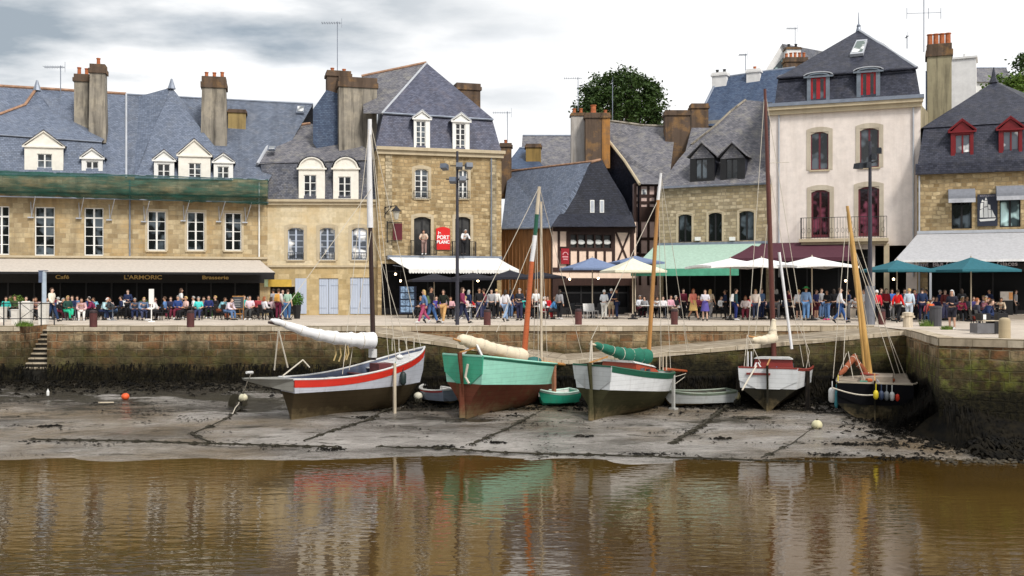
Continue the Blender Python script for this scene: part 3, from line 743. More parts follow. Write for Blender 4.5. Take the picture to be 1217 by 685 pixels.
# ================================================================== 1 cafe building, far left
def P2(px, d): return (XatD(px, d), d)
b1 = Frame('cafe_building', P2(-70, 63.2), P2(318, 67.6), 'long two-part stone building with green scaffold netting along its eaves above the brown cafe awning', 'building')
f = b1; zt = f.z(210, 150); za = f.z(305, 150)
xl, xr, xm = 0, f.len, f.x(155)
wins = [(-30, 244, -12, 303), (-8, 245, 11, 303), (41, 246, 65, 304), (100, 247, 123, 304), (175, 251, 197, 298), (222, 252, 243, 298), (267, 253, 287, 298)]
ops = [rect(f, *w) for w in wins]; low = (xl+.6, xr-.5, .02, za-.7)
wall(f, 'front_wall', ST_TAN, xl, xr, 0, zt, ops+[low], dep=9)
for i, (w, o) in enumerate(zip(wins, ops)): window(f, o, rows=5 if i < 4 else 4, top=i < 4, surround=TRIM if i > 3 else None, sw=.14)
SHOPG = plain('dark_shop_glass', (.005, .005, .006), .35, .2, 2, bmp=0, spec=.12)
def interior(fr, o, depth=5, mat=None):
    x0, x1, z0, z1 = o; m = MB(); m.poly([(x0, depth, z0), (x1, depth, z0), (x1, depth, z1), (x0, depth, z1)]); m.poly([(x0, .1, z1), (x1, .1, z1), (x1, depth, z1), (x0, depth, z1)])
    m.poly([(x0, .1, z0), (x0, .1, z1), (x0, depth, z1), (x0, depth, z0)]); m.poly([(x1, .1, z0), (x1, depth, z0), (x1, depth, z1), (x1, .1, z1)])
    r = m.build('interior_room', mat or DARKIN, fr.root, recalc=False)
    # shopfront: posts, stall riser and door leaves set back in the opening
    s = MB(); n_ = max(3, int((x1-x0)/1.5))
    for k in range(n_+1):
        xx = x0+.05+(x1-x0-.1)*k/n_; s.box(xx-.05, xx+.05, .35, .45, z0, z1)
    s.box(x0, x1, .36, .44, z0, z0+.45); s.box(x0, x1, .36, .44, z1-.55, z1-.45); s.box(x0, x1, .36, .44, z1-.06, z1)
    s.build('shopfront_frame', BLACKP, fr.root)
    MB().box(x0+.02, x1-.02, .39, .405, z0+.45, z1-.06).build('shopfront_glass', SHOPG, fr.root)
    return r
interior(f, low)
# cornice, string course, drainpipe, brackets
MB().box(xl, xr, -.14, -.001, za-.12, za+.02).build('string_course', TRIM, f.root)
MB().tube([(f.x(154.5), -.08, za), (f.x(154.5), -.08, zt-.2)], .05, 8).build('drainpipe', ZINC, f.root)
MB().tube([(f.x(308), -.08, za), (f.x(308), -.08, zt-.2)], .05, 8).build('drainpipe', WHITE, f.root)
for px, py in ((38, 258), (95, 259), (131, 261), (172, 263), (219, 262), (261, 263), (292, 264)):
    x, z = f.x(px), f.z(py, px); MB().box(x-.22, x+.12, -.16, 0, z-.08, z).bar((x+.0, -.1, z), (x-.05, -.1, z+.95), .045).bar((x, -.1, z), (x+.4, -1.0, z+1.2), .04).build('scaffold_bracket', LEAD, f.root)
# roofs
zc_ = zt
m_ = roof(f, SLATE_BLUE, [[(-70, 206, 0), (150, 211, 0), (150, 112, 6.2), (-10, 102, 6.2), (-70, 99, 6.2)]], 'roof')
roof(f, SLATE_BLUS, [[(150, 211, 0), (318, 217, 0), (372, 124, 6.4), (150, 112.5, 6.2)], [(318, 217, 0), (322, 217, 6), (372, 124, 6.4)],
                     [(-70, 99, 6.2), (372, 124, 6.4), (372, 200, 12), (-70, 190, 12)]], 'roof')
roof(f, SLATE_BLUE, [[(-60, 207, -.05), (128, 210, -.05), (120, 169, .9), (-52, 157, .9)], [(128, 210, -.05), (130, 210, 5), (122, 169, 5), (120, 169, .9)]], 'mansard_roof')
roof(f, SLATE_BLUE, [[(-52, 156.5, .85), (121, 168.5, .85), (92, 150, 2.2), (62, 132, 3.6), (46, 112, 4.8), (43, 106, 5.0), (30, 125, 4.2), (-10, 140, 2.8)], [(121, 168.5, .85), (130, 160, 5), (43, 106, 5.0), (62, 132, 3.6), (92, 150, 2.2)]], 'hip_roof')
ridge(f, [(43, 106, 4.95), (30, 124.5, 4.15), (-10, 139.5, 2.75), (-52, 156, .8)], .1)
ridge(f, [(-52, 157, .82), (121, 169, .82)], .05, ZINC, 'lead_roll')
ridge(f, [(-70, 99, 6.2), (-10, 102, 6.2), (150, 112, 6.2)], .13)
ridge(f, [(150, 112.5, 6.2), (372, 124, 6.4)], .09, ZINC)
ridge(f, [(150, 211, -.02), (150, 160, 3), (150, 112, 6.1)], .07, LEAD, 'party_wall_flashing')
roof(f, SLATE_BLUE, [[(160, 212, -.1), (276, 214, -.1), (264, 187, 1.2), (250, 168, 2.2), (229, 140, 3.3), (212, 118, 4.2), (204, 104, 4.6), (197, 120, 4.1), (184, 148, 3), (171, 180, 1.6)],
                     [(276, 214, -.1), (282, 200, 6), (204, 104, 4.6), (212, 118, 4.2), (229, 140, 3.3), (250, 168, 2.2), (264, 187, 1.2)], [(204, 104, 4.6), (160, 116, 6.3), (160, 212, 5), (160, 212, -.1), (184, 148, 3)]], 'hip_roof')
ridge(f, [(204, 104, 4.6), (190, 112, 5.6), (160, 117, 6.3)], .1)
for (px, py, y, tp) in ((44, 108, 5.0, 100), (204, 106, 4.6, 94)):
    a = f.p(px, py, y); bq = f.p(px, tp, y); MB().lathe([(.28, 0), (.16, .35), (.06, .7), (.02, bq.z-a.z)], a, 8).build('finial', ZINC, f.root)
dormer(f, 29, 157, 75, 207, (44, 183, 62, 207), y=.1, ped='tri', frac=.36, back=3)
dormer(f, 97, 178, 122, 208, (102, 192, 117, 208), y=.1, ped='tri', frac=.36, front=WHITE, back=2.6, rows=2)
dormer(f, 183, 180, 207, 212, (187, 195, 202, 212), y=-.05, ped='tri', frac=.36, front=WHITE, back=2.6, rows=2)
dormer(f, 212, 167, 250, 214, (224, 194, 239, 214), y=-.05, ped='tri', frac=.4, back=3)
dormer(f, 254, 184, 277, 214, (258, 198, 272, 213), y=-.05, ped='tri', frac=.32, front=WHITE, back=2.6, rows=2)
chimney(f, 88, 88, 106, 160, 3.2, 1.0, RENDER_GREY, .25, 2, label='shorter stained chimney stack')
chimney(f, 105, 76, 126, 170, 2.2, 1.0, RENDER_GREY, .3, 1, taper=.08)
chimney(f, 238, 91, 270, 185, 2.6, 1.5, RENDER_GREY, .38, 3, taper=.06, poth=.45)
chimney(f, 271, 130, 292, 178, 4.0, 1.2, render_mat('yellow_weathered_render', (.36, .27, .12), (.1, .07, .04), .7), .12)
# green netting: a rippled strip sagging outside the eaves, held by a scaffold rail
net = MB(); NX, NZ = 150, 7
from mathutils import noise as NZ_
for i in range(NX+1):
    u = i/NX; x = f.x(-68)+(f.x(319)-f.x(-68))*u; px = -68+387*u
    zt_ = f.z(203+.032*px+1.5*NZ_.noise(Vector((u*22, 0, 0))), px, -.9); zb = f.z(232+.036*px+2.5*NZ_.noise(Vector((u*30, 3, 0))), px, -.9)
    for j in range(NZ+1):
        v = j/NZ; net.v.append((x, -.95-.28*math.sin(math.pi*v)+.12*NZ_.noise(Vector((u*34, v*2.5, 1))), zt_+(zb-zt_)*v))
for i in range(NX):
    for j in range(NZ): a = i*(NZ+1)+j; net.f.append((a, a+1, a+NZ+2, a+NZ+1))
m, n, l, b = nt('green_debris_net', .75, spec=.2); ob = N(n, 'ShaderNodeTexCoord').outputs['Object']
ff = noise(n, l, 1, 7, ob, .7, (.7, 1, 3.5)); l.new(mixc(n, l, ramp(n, l, ff, [(.3, 0), (.7, 1)]), (.004, .028, .022), (.018, .095, .072)), b.inputs['Base Color'])
l.new(ramp(n, l, noise(n, l, 1, 5, ob, .6, (.4, 1, 2.2)), [(.42, .88), (.62, .45)]), b.inputs['Alpha']); bump(n, l, b, ff, .6, .08)
netp = empty('scaffold_netting', tuple(f.world((0, 0, 0))), f.ang, 'dark green debris netting hung along the eaves of the cafe building', 'netting')
net.smooth = True; net.build('net', m, netp, recalc=False)
rl = MB(); rl.tube([f.p(-68, 205-2, -.9), f.p(150, 209-1, -.9), f.p(319, 215-1, -.9)], .035, 6); rl.tube([f.p(-68, 232, -.9), f.p(319, 241, -.9)], .04, 6); rl.build('scaffold_rail', ZINC, netp)
MB().box(f.x(-68), f.x(318), -.9, -.05, zt-1.22, zt-1.16).build('scaffold_board', wood('scaffold_plank', (.10, .06, .03)), netp)
# awning
AWB = cloth((.52, .47, .42))
aw, a_, b_, c_, d_ = awning(f, -66, 309, 309, -66, 327, 324, 3.6, AWB, .10, plain('black_valance', (.012, .012, .014), .7), y0=-.16)
fas = MB(); fas.box(d_.x+.05, c_.x-.05, -.5, -.35, d_.z-.62, d_.z+.1); fas.build('sign_fascia', BLACKP, f.root)
GOLD = plain('gold_letters', (.72, .52, .2), .45, .05)
def lettering(fr, s, px, py, hpx, y, mat, **k):
    p = fr.p(px, py, y); q = fr.p(px, py-hpx, y); return text_mesh(s, (q.z-p.z)*1.38, mat, fr.root, (p.x, p.y-.02, p.z), **k)
lettering(f, 'Café', 74, 331.5, 4.6, -.51, GOLD, bold=.006, sx=1.3); lettering(f, "L'ARMORIC", 170, 332, 4.9, -.51, GOLD, bold=.006, sx=1.25); lettering(f, 'Brasserie', 256, 332, 4.4, -.51, GOLD, bold=.004, sx=1.35)
aerial('tv_aerial', f.world(f.p(72, 117, 4.6)), 2.2, 'TV aerial standing on the slate roof left of the twin chimneys', 0)

# ================================================================== 2 cream house
b2 = Frame('cream_house', P2(318, 67.6), P2(448, 67.9), 'cream stone house with three closed grey-blue door shutters and two arched white dormers', 'building')
f = b2; zt = f.z(240, 380)
wins = [(342, 271, 361, 309), (380, 271, 398, 309), (418, 271, 436, 309)]; ops = [rect(f, *w) for w in wins]
sh = [(341, 331, 364, 374), (379, 331, 402, 375), (416, 330, 440, 373)]; so_ = [rect(f, *w) for w in sh]
so_ = [(a, b, .05, d) for a, b, c, d in so_]; zs_ = f.z(316, 380); dk = (.15, f.x(350), 0.04, f.z(341, 340)); 
wall(f, 'upper_wall', ST_CREAM, 0, f.len, zs_, zt, ops, dep=8); 
wall(f, 'ground_floor_wall', ST_LOW, 0, f.len, 0, zs_-.001, so_[1:]+[(.15, f.x(350.5), .04, f.z(341, 340))], dep=8)
for i, o in enumerate(ops):
    w = window(f, o, rows=5, cols=2, fmat=SHUT, arch=.14, glass=GLASSP, surround=TRIM, sw=.22)
    g_ = MB(); railing(g_, o[0]+.02, o[1]-.02, -.03, o[2]+.02, o[2]+.5, .14); g_.build('window_guard', IRON, w)
def big_shutter(fr, o, y=.06, arch=.12, mat=None):
    x0, x1, z0, z1 = o; m = MB(); n_ = 8
    for half in (0, 1):
        a, b_ = (x0+.01, (x0+x1)/2-.012) if half == 0 else ((x0+x1)/2+.012, x1-.01); k = 4
        for j in range(k): m.box(a+(b_-a)*j/k+.004, a+(b_-a)*(j+1)/k-.004, y, y+.05, z0+.03, z1-.02)
    s = m.build('door_shutter', mat or SHUT, fr.root)
    h = MB()
    for zz in (z0+.4, z1-.5):
        h.box(x0+.03, x0+.5, y-.015, y-.001, zz, zz+.05); h.box(x1-.5, x1-.03, y-.015, y-.001, zz, zz+.05)
    h.build('strap_hinge', sc_mat, s); return s
sc_mat = plain('faded_blue_iron', (.33, .38, .48), .5)
for o in so_[1:]: big_shutter(f, o)
x0, x1 = f.x(351), f.x(364.5); m = MB()
for j in range(4): m.box(x0+(x1-x0)*j/4+.004, x0+(x1-x0)*(j+1)/4-.004, -.05, -.002, .1, f.z(331, 355))
m.build('door_shutter', SHUT, f.root)
MB().box(0, f.len, -.10, -.002, zs_-.1, zs_+.03).build('string_course', TRIM, f.root)
MB().box(0, f.len+.1, -.28, -.002, zt-.02, zt+.14).box(0, f.len+.1, -.16, -.003, zt-.22, zt-.03).build('cornice', TRIM, f.root)
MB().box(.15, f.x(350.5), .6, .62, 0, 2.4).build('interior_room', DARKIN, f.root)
roof(f, SLATE_MID, [[(318, 238, 0), (448, 240, 0), (448, 191, .9), (309, 193, .9)], [(318, 238, 0), (309, 193, .9), (309, 193, 6), (318, 238, 6)]], 'mansard_roof')
roof(f, SLATE_GREY, [[(306, 195, .8), (448, 190, .8), (440, 180, 1.6), (398, 152, 4.8), (369, 147, 5.2), (331, 152, 5.2)], [(331, 152, 5.2), (369, 147, 5.2), (398, 152, 4.8), (400, 190, 9), (331, 190, 9)]], 'hip_roof')
ridge(f, [(306, 195, .78), (331, 152, 5.15)], .11, LEAD, 'verge'); ridge(f, [(331, 152, 5.2), (369, 147, 5.2)], .11)
dormer(f, 355, 188, 386, 238, (361, 208, 376, 236), y=.05, ped='arch', frac=.26, rows=3)
dormer(f, 396, 188, 426, 238, (402, 210, 417, 236), y=.05, ped='arch', frac=.26, rows=3)
# small roof window of the long roof behind
for fr, q in ((b1, (352, 128, 361, 136, 5.9)), (b2, (319, 176, 327, 180, 1.9))):
    l_, t_, r_, bb, y = q; p = [fr.p(l_, bb, y-.5), fr.p(r_, bb, y-.5), fr.p(r_+1, t_, y+.1), fr.p(l_+1, t_, y+.1)]
    m = MB(); up = Vector((0, -.1, .12)); m.hexa([*p, *[v+up for v in p]]); o = m.build('roof_window', ZINC, fr.root)
    m = MB(); c0 = sum(p, Vector())/4; pp = [c0+(v-c0)*.8+up*1.15 for v in p]; m.poly(pp).build('glass', glass_mat('bright_rooflight', (.5, .55, .6), .1), o, recalc=False)

# ================================================================== 3 tall stone house
b3 = Frame('stone_bar_house', P2(449, 67.3), P2(596, 69.6), 'tall tan rubble-stone house with slate mansard and white awning over the bar terrace', 'building')
f = b3; zt = f.z(180, 520); L = f.len
wins = [(493, 201, 509, 236), (545, 202, 556, 236)]; drs = [(492, 258, 512, 304), (541, 258, 559, 305)]
ops = [rect(f, *w) for w in wins]; od = [rect(f, *w) for w in drs]; zfl = f.z(305, 520)
low = (.25, L-.3, .03, zfl-.5)
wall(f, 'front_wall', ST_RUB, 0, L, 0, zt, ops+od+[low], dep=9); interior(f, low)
for o in ops: w = window(f, o, rows=5, arch=.14, surround=TRIM, sw=.2); g_ = MB(); railing(g_, o[0]-.1, o[1]+.1, -.16, o[2]+.0, o[2]+.5, .13); g_.build('window_guard', IRON, w)
for o in od:
    w = window(f, o, rows=1, cols=2, arch=.14, surround=TRIM, sw=.2, fmat=BLACKP, door=True, sill=False, name='balcony_door', y=.16, glass=glass_mat('dark_opening', (.008, .008, .008), .5))
    g_ = MB(); railing(g_, o[0]-.25, o[1]+.3, -.42, o[2]+.02, o[2]+1.0, .1, ends=.4); g_.build('balcony_rail', IRON, w)
    MB().box(o[0]-.3, o[1]+.35, -.48, -.003, o[2]-.12, o[2]+.0).build('balcony_slab', TRIM, w)
for px in (462, 586):       # quoins / pilasters
    MB().box(f.x(px)-.22, f.x(px)+.22, -.07, -.002, zfl, zt-.3).build('pilaster', ST_RUB2, f.root)
MB().box(-.1, L+.2, -.34, -.002, zt-.05, zt+.16).box(-.05, L+.1, -.2, -.003, zt-.32, zt-.06).build('cornice', TRIM, f.root)
MB().tube([(f.x(583.5), -.1, zfl), (f.x(583.5), -.1, zt-.3)], .045, 8).build('drainpipe', ZINC, f.root)
roof(f, SLATE_VIO, [[(446, 177, -.1), (597, 184, -.1), (585, 142, 1.0), (456, 134, 1.0)], [(446, 177, -.1), (456, 134, 1), (449, 134, 8), (446, 177, 8)], [(597, 184, -.1), (597, 184, 8), (585, 142, 8), (585, 142, 1.0)]], 'mansard_roof')
roof(f, SLATE_VIO, [[(454, 135, .9), (587, 142.5, .9), (507, 75, 5.5)], [(587, 142.5, .9), (587, 142, 9), (507, 75, 5.5)]], 'hip_roof')
roof(f, SLATE_GREY, [[(454, 135, .9), (507, 75, 5.5), (430, 91, 7.2), (432, 135, 2)], [(507, 75, 5.5), (587, 142, 9), (430, 135, 11), (430, 91, 7.2)]], 'rear_roof')
ridge(f, [(430, 91, 7.2), (507, 75, 5.5)], .13); ridge(f, [(454, 135, .9), (507, 75, 5.5)], .08, LEAD, 'hip_flashing')
ridge(f, [(456, 134.5, .85), (586, 142.5, .85)], .07, ZINC, 'lead_roll')
dormer(f, 492, 133, 511, 178, (494.5, 144, 506, 176), y=.0, ped='tri', frac=.2, rows=5, front=WHITE, roofm=LEAD)
dormer(f, 538, 136, 558, 181, (541.5, 147, 553, 179), y=.0, ped='tri', frac=.2, rows=5, front=WHITE, roofm=LEAD)
chimney(f, 403, 92, 448, 205, 3.2, 2.2, RENDER_GREY, .35, 0, label='massive render-faced chimney gable')
chimney(f, 389, 84, 417, 112, 4.2, 1.2, RENDER_BROWN, .2, 2, poth=.25)
chimney(f, 543, 99, 571, 150, 6.5, 1.2, RENDER_BROWN, .25, 0)
MB().poly([f.p(372, 130, 4), f.p(404, 175, 4), f.p(404, 112, 4), f.p(388, 107, 4)]).poly([f.p(372, 130, 4), f.p(372, 170, 4), f.p(404, 215, 4), f.p(404, 175, 4)]).poly([f.p(388, 107, 4), f.p(404, 112, 4), f.p(404, 112, 7), f.p(388, 107, 7)]).build('slate_hung_gable', SLATE_NAVY, f.root, recalc=False)
aerial('tv_aerial', f.world(f.p(401, 84, 4.6)), 3.4, 'tall TV aerial on the brick chimney left of the tall stone house', 0)
AWW = cloth((.78, .77, .75))
awning(f, 462, 592, 307, 486, 617, 321, 3.3, AWW, .24, scallop=1, y0=-.55)
MB().box(f.x(459), f.x(594), -.6, -.003, f.z(308, 520)-.06, f.z(304.5, 520)).build('awning_box', ZINC, f.root)
# red hanging sign panel
SIGNR = plain('red_sign_enamel', (.62, .015, .015), .4, .05, 3, bmp=0)
x0, x1, z0, z1 = rect(f, 518, 270, 534.5, 297); sg = empty('bar_sign', f.world(((x0+x1)/2, -.06, z0)), f.ang, 'red sign panel with white lettering between the two balcony doors', 'sign')
hw = (x1-x0)/2; h = z1-z0; m = MB(); m.prism([(-hw, 0), (hw, 0), (hw, h*.92)]+[(hw-2*hw*k/8, h*.92+h*.08*math.sin(math.pi*k/8)) for k in range(1, 8)]+[(-hw, h*.92)], -.04, .0); m.build('panel', SIGNR, sg)
WL = plain('white_letters', (.85, .8, .8), .5, .03)
text_mesh('le', .28, WL, sg, (-.25, -.055, h*.67), bold=.01); text_mesh('PORT', .36, WL, sg, (.0, -.055, h*.46), bold=.012, sx=.9); text_mesh('BLANC', .30, WL, sg, (0, -.055, h*.27), bold=.012, sx=.9)
# wall lantern
p = f.world(f.p(471, 262, -.9)); ln = empty('wall_lantern', p, f.ang, 'black bracket lantern at the left edge of the tall stone house', 'wall lamp')
MB().bar((-.6, .88, .95), (-.6, .88, .2), .06).bar((-.62, .85, .9), (0, 0, .95), .05).bar((-.6, .85, .45), (-.25, .4, .92), .04).build('bracket', IRON, ln)
MB().lathe([(.06, .92), (.1, .85), (.32, .62), (.34, .58), (.05, .6)], (0, 0, 0), 8).build('hood', IRON, ln); MB().lathe([(.24, .58), (.13, .08), (.05, .02)], (0, 0, 0), 8).build('lamp_glass', plain('lamp_milk_glass', (.5, .48, .42), .2, .05), ln)
p = f.world(f.p(462, 292, -.1)); fr_ = empty('bracket_sign', p, f.ang, 'dark projecting sign frame on the wall below the lantern', 'sign')
MB().bar((-.1, 0, .2), (-.1, 0, 1.6), .06).bar((-.1, 0, 1.5), (.8, -.5, 1.5), .05).bar((-.1, 0, .3), (.8, -.5, .3), .05).build('bracket', IRON, fr_); MB().hexa([(.25, -.25, .35), (.8, -.55, .35), (.8, -.5, .35), (.25, -.2, .35), (.25, -.25, 1.45), (.8, -.55, 1.45), (.8, -.5, 1.45), (.25, -.2, 1.45)]).build('panel', MAROONP, fr_)

# ================================================================== 4 slate-gabled half-timbered house (turned: gable to the right, long roof to the left)
b4 = Frame('half_timbered_house', P2(657, 68.6), P2(756, 70.6), 'dark slate-gabled house with half-timbered first floor and blue slate side roof', 'building')
f = b4
zt = f.z(268, 700); zb = f.z(322, 700)
xr = f.len
# framing
ops = [rect(f, 676, 278, 727, 296)]
wall(f, 'plaster_infill', SALMONPL, 0, xr, zb-.5, zt+.3, ops, dep=7, rev=.3)
wall(f, 'ground_floor_wall', DARKWOOD, 0, xr, 0, zb-.501, [(.4, xr-.4, .03, zb-1.0)], dep=7); interior(f, (.4, xr-.4, .03, zb-1.0))
x0, x1, z0, z1 = ops[0]; MB().box(x0, x1, .12, .14, z0, z1).build('window_glass', glass_mat('dark_opening'), f.root)
wf = MB()
for k in range(6): xx = x0+(x1-x0)*k/5; wf.box(xx-.06, xx+.06, -.02, .1, z0, z1)
wf.box(x0, x1, -.02, .1, z1-.08, z1).box(x0, x1, -.02, .1, z0, z0+.08); wf.build('window', DARKWOOD, f.root)
for k in range(5):
    p = f.p(680.5+k*10.2, 288, -.0); o = MB().lathe([(.01, -.05), (.26, -.02), (.3, .03), (.2, .07), (.01, .08)], (0, 0, 0), 10).build('white_lifebuoy_ornament', WHITE, f.root); o.name = 'window_ornament'; o.location = (p.x, .06, p.z); o.rotation_euler = (R(72), 0, 0); o.scale = (1, .6, 1)
t = MB()
def beam(a, b, w=.13):   # (px,py)->(px,py) on the front
    p, q = f.p(*a, -.03), f.p(*b, -.03); t.bar(p, q, w if abs(p.x-q.x) > abs(p.z-q.z) else .08, .08 if abs(p.x-q.x) > abs(p.z-q.z) else w)
def vb(px, y0, y1, w=.16): x = f.x(px); t.box(x-w/2, x+w/2, -.05, .06, f.z(y1, px), f.z(y0, px))
def hb(py, x0, x1, w=.16): z = f.z(py, 700); t.box(f.x(x0), f.x(x1), -.055, .055, z-w/2, z+w/2)
vb(664, 268, 322); vb(675.5, 268, 322, .3); vb(687, 297, 322); vb(698, 297, 322); vb(708, 297, 322); vb(718.5, 297, 322); vb(729, 270, 322, .22); vb(751, 268, 322, .3)
hb(271.5, 657, 755, .5); hb(296.5, 664, 730, .2); hb(276, 675, 730, .3); hb(321, 657, 755, .3); hb(295, 664, 676, .15)
beam((731, 274), (749, 318), .12); beam((749, 274), (731, 318), .12)
t.build('timber_frame', DARKWOOD, f.root)
# slate-hung gable
e = [f.p(655, 270, -.25), f.p(756, 270, -.25), f.p(742, 236, -.1), f.p(714, 190, -.1), f.p(700, 196, -.1), f.p(684, 232, -.1), f.p(672, 252, -.2)]
m = MB(); m.poly(e); m.poly([f.p(714, 190, -.1), f.p(756, 270, -.25), f.p(757, 270, 7), f.p(716, 190, 7)]); m.poly([f.p(655, 270, -.25), f.p(756, 270, -.25), f.p(757, 270, .3), f.p(655, 270, .3)])
m.build('slate_hung_gable', SLATE_BLACK, f.root, recalc=False)
m = MB(); m.poly([f.p(655, 269.5, -1.0), f.p(756, 269.5, -1.0), f.p(750, 252, .0), f.p(668, 250, .0)]).poly([f.p(655, 269.5, -1.), f.p(655, 270.5, -.1), f.p(756, 270.5, -.1), f.p(756, 269.5, -1)]).build('skirt_roof', SLATE_BLACK, f.root, recalc=False)
for q in ((701, 238, 706, 253), (712.5, 238, 717.5, 253)):
    x0, x1, z0, z1 = rect(f, *q, -.14); m = MB(); m.box(x0, x1, -.2, -.1, z0, z1); w = m.build('window', WHITE, f.root); MB().box(x0+.05, x1-.05, -.22, -.205, z0+.06, z1-.06).build('glass', plain('net_curtain', (.42, .45, .5), .4), w)
# side (turned away to the left): eaves (597,272)@71.5 .. (655,270)@68.7
S1 = f.I @ W(596, 272, 71.8); S2 = f.p(655, 270, -.3); G1 = f.p(704, 192, -.15); G0 = f.I @ W(604, 204, 77.5); R1 = f.p(714, 190, -.1); R0 = f.I @ W(700, 192, 80)
K = [f.p(672, 252, -.2), f.p(684, 232, -.12), f.p(700, 196, -.1)]
m = MB(); m.poly([S1, S2, K[0], K[1], K[2], G1, G0]); m.poly([G0, G1, R1, R0]); m.build('side_roof', SLATE_BLUE, f.root, recalc=False)
MB().tube([G0, G1, R1], .09, 6).build('ridge', RIDGE, f.root)
gz = 0; A_, B_ = Vector((S1.x, S1.y+.4, 0)), Vector((S2.x+.15, S2.y+.4, 0))
m = MB(); m.poly([A_, B_, (B_.x, B_.y, S2.z+.1), (A_.x, A_.y, S1.z+.1)]); m.poly([A_, (A_.x, A_.y, S1.z), (A_.x-.3, A_.y+8, S1.z), (A_.x-.3, A_.y+8, 0)]); m.build('board_wall', BROWNWOOD, f.root, recalc=False)
bm_ = MB()
for k in range(14):
    q = A_.lerp(B_, (k+.5)/14); bm_.box(q.x-.025, q.x+.025, q.y-.06, q.y-.005, 0, S1.z+.05)
bm_.build('cover_batten', BROWNWOOD, f.root)
MB().tube([S1+Vector((0, 0, -.02)), S2+Vector((0, 0, -.02))], .07, 6).build('gutter', ZINC, f.root)
# loudspeaker-like roof hatch
m = MB(); pp = [f.p(622, 238, .2)+Vector((0, 0, .0)), f.p(633, 238, .2), f.p(640, 228, 1.2), f.p(630, 227, 1.2)]
# red round-topped pub sign
x0, x1, z0, z1 = rect(f, 666.5, 295.5, 676, 314, -.1); sg = empty('red_shop_sign', f.world(((x0+x1)/2, -.12, z0)), f.ang, 'small dark red sign with pink lettering on the half-timbered front', 'sign')
hw = (x1-x0)/2; h = z1-z0; m = MB(); m.box(-hw, hw, -.05, 0, 0, h); m.build('panel', plain('dark_red_enamel', (.30, .01, .02), .4, .1), sg)
m = MB(); [m.bar((hw*.62*math.cos(R(a)), -.07, h*.58+hw*.62*math.sin(R(a))), (hw*.62*math.cos(R(a+20)), -.07, h*.58+hw*.62*math.sin(R(a+20))), .05) for a in range(0, 180, 20)]; m.box(-hw*.7, hw*.7, -.075, -.05, h*.42, h*.50).box(-hw*.5, hw*.6, -.075, -.05, h*.27, h*.34); m.build('emblem', plain('pink_sign_paint', (.75, .35, .38), .5, .1), sg)
# ================================================================== 4b narrow pink half-timbered house behind
bp = Frame('pink_timbered_house', P2(754, 73), P2(790, 73), 'narrow tall house with pink plaster between dark timbers, squeezed behind the slate gable', 'building')
f = bp; L = f.len; zt = f.z(218, 770)
wall(f, 'plaster_infill', PINKPL, 0, L+1, 0, zt, dep=6)
t = MB()
for px in (755, 760.5, 770.5, 779, 787): x = f.x(px); t.box(x-.09, x+.09, -.05, .04, 2, zt)
for py in (220, 233, 241, 262, 284, 303, 309): z = f.z(py, 770); t.box(0, L+1, -.055, .035, z-.1, z+.1)
z0, z1 = f.z(262, 770), f.z(246, 770); t.box(0, L+1, -.045, .03, z0, z1)
t.build('timber_frame', DARKWOOD, f.root)
for px in (765.5,):
    for a, b in ((225, 232), ):
        x0, x1, z0, z1 = rect(f, px-3, a, px+3, b); w = MB().box(x0, x1, -.03, .02, z0, z1).build('window', WHITE, f.root); MB().box(x0+.06, x1-.06, -.04, -.031, z0+.05, z1-.05).build('glass', GLASSP, w)
roof(f, SLATE_GREY, [[(760, 219, -.4), (795, 219, -.4), (803, 151, 6), (765, 149.5, 6), (724, 144, 6), (722, 168, 5.0), (742, 192, 3)]], 'roof')
roof(f, SLATE_GREY, [[(724, 144, 6), (803, 151, 6), (803, 220, 12), (724, 220, 12)]], 'rear_roof')
roof(f, SLATE_BLACK, [[(722, 168, 5), (742, 192, 3), (760, 219, -.4), (760, 300, -.4), (715, 300, 5)]], 'slate_hung_gable')
ridge(f, [(722, 166, 4.9), (742, 191, 2.9), (760, 219, -.5)], .11, TRIM, 'verge')
ridge(f, [(724, 144, 6), (765, 149.5, 6), (803, 151, 6)], .12, RENDER_GREY)
chimney(f, 679, 134, 695, 200, 5.2, 1.0, render_mat('pale_grey_render', (.48, .45, .42), (.16, .13, .1), .8), .12, 2, poth=.35)
chimney(f, 696, 134, 716, 200, 4.0, 1.2, RENDER_BROWN, .2, 1, poth=.6, potr=.24); chimney(f, 715.5, 134, 725, 200, 3.95, 1.2, RENDER_ORANGE, .2, 1, poth=.3)
aerial('tv_aerial', f.world(f.p(687, 132, 5.6)), 2.6, 'TV aerial on the pale chimney in front of the round tree', 0)
aerial('tv_aerial', f.world(f.p(728, 148, 6)), 3.4, 'plain aerial pole on the ridge in front of the round tree', 0, s=.05)
chimney(f, 791, 131, 820, 215, 4.2, 1.2, RENDER_BROWN, .2, 0, label='wide stained brown chimney stack'); chimney(f, 822, 123, 842, 165, 9, 1.2, RENDER_BROWN, .2, 0)

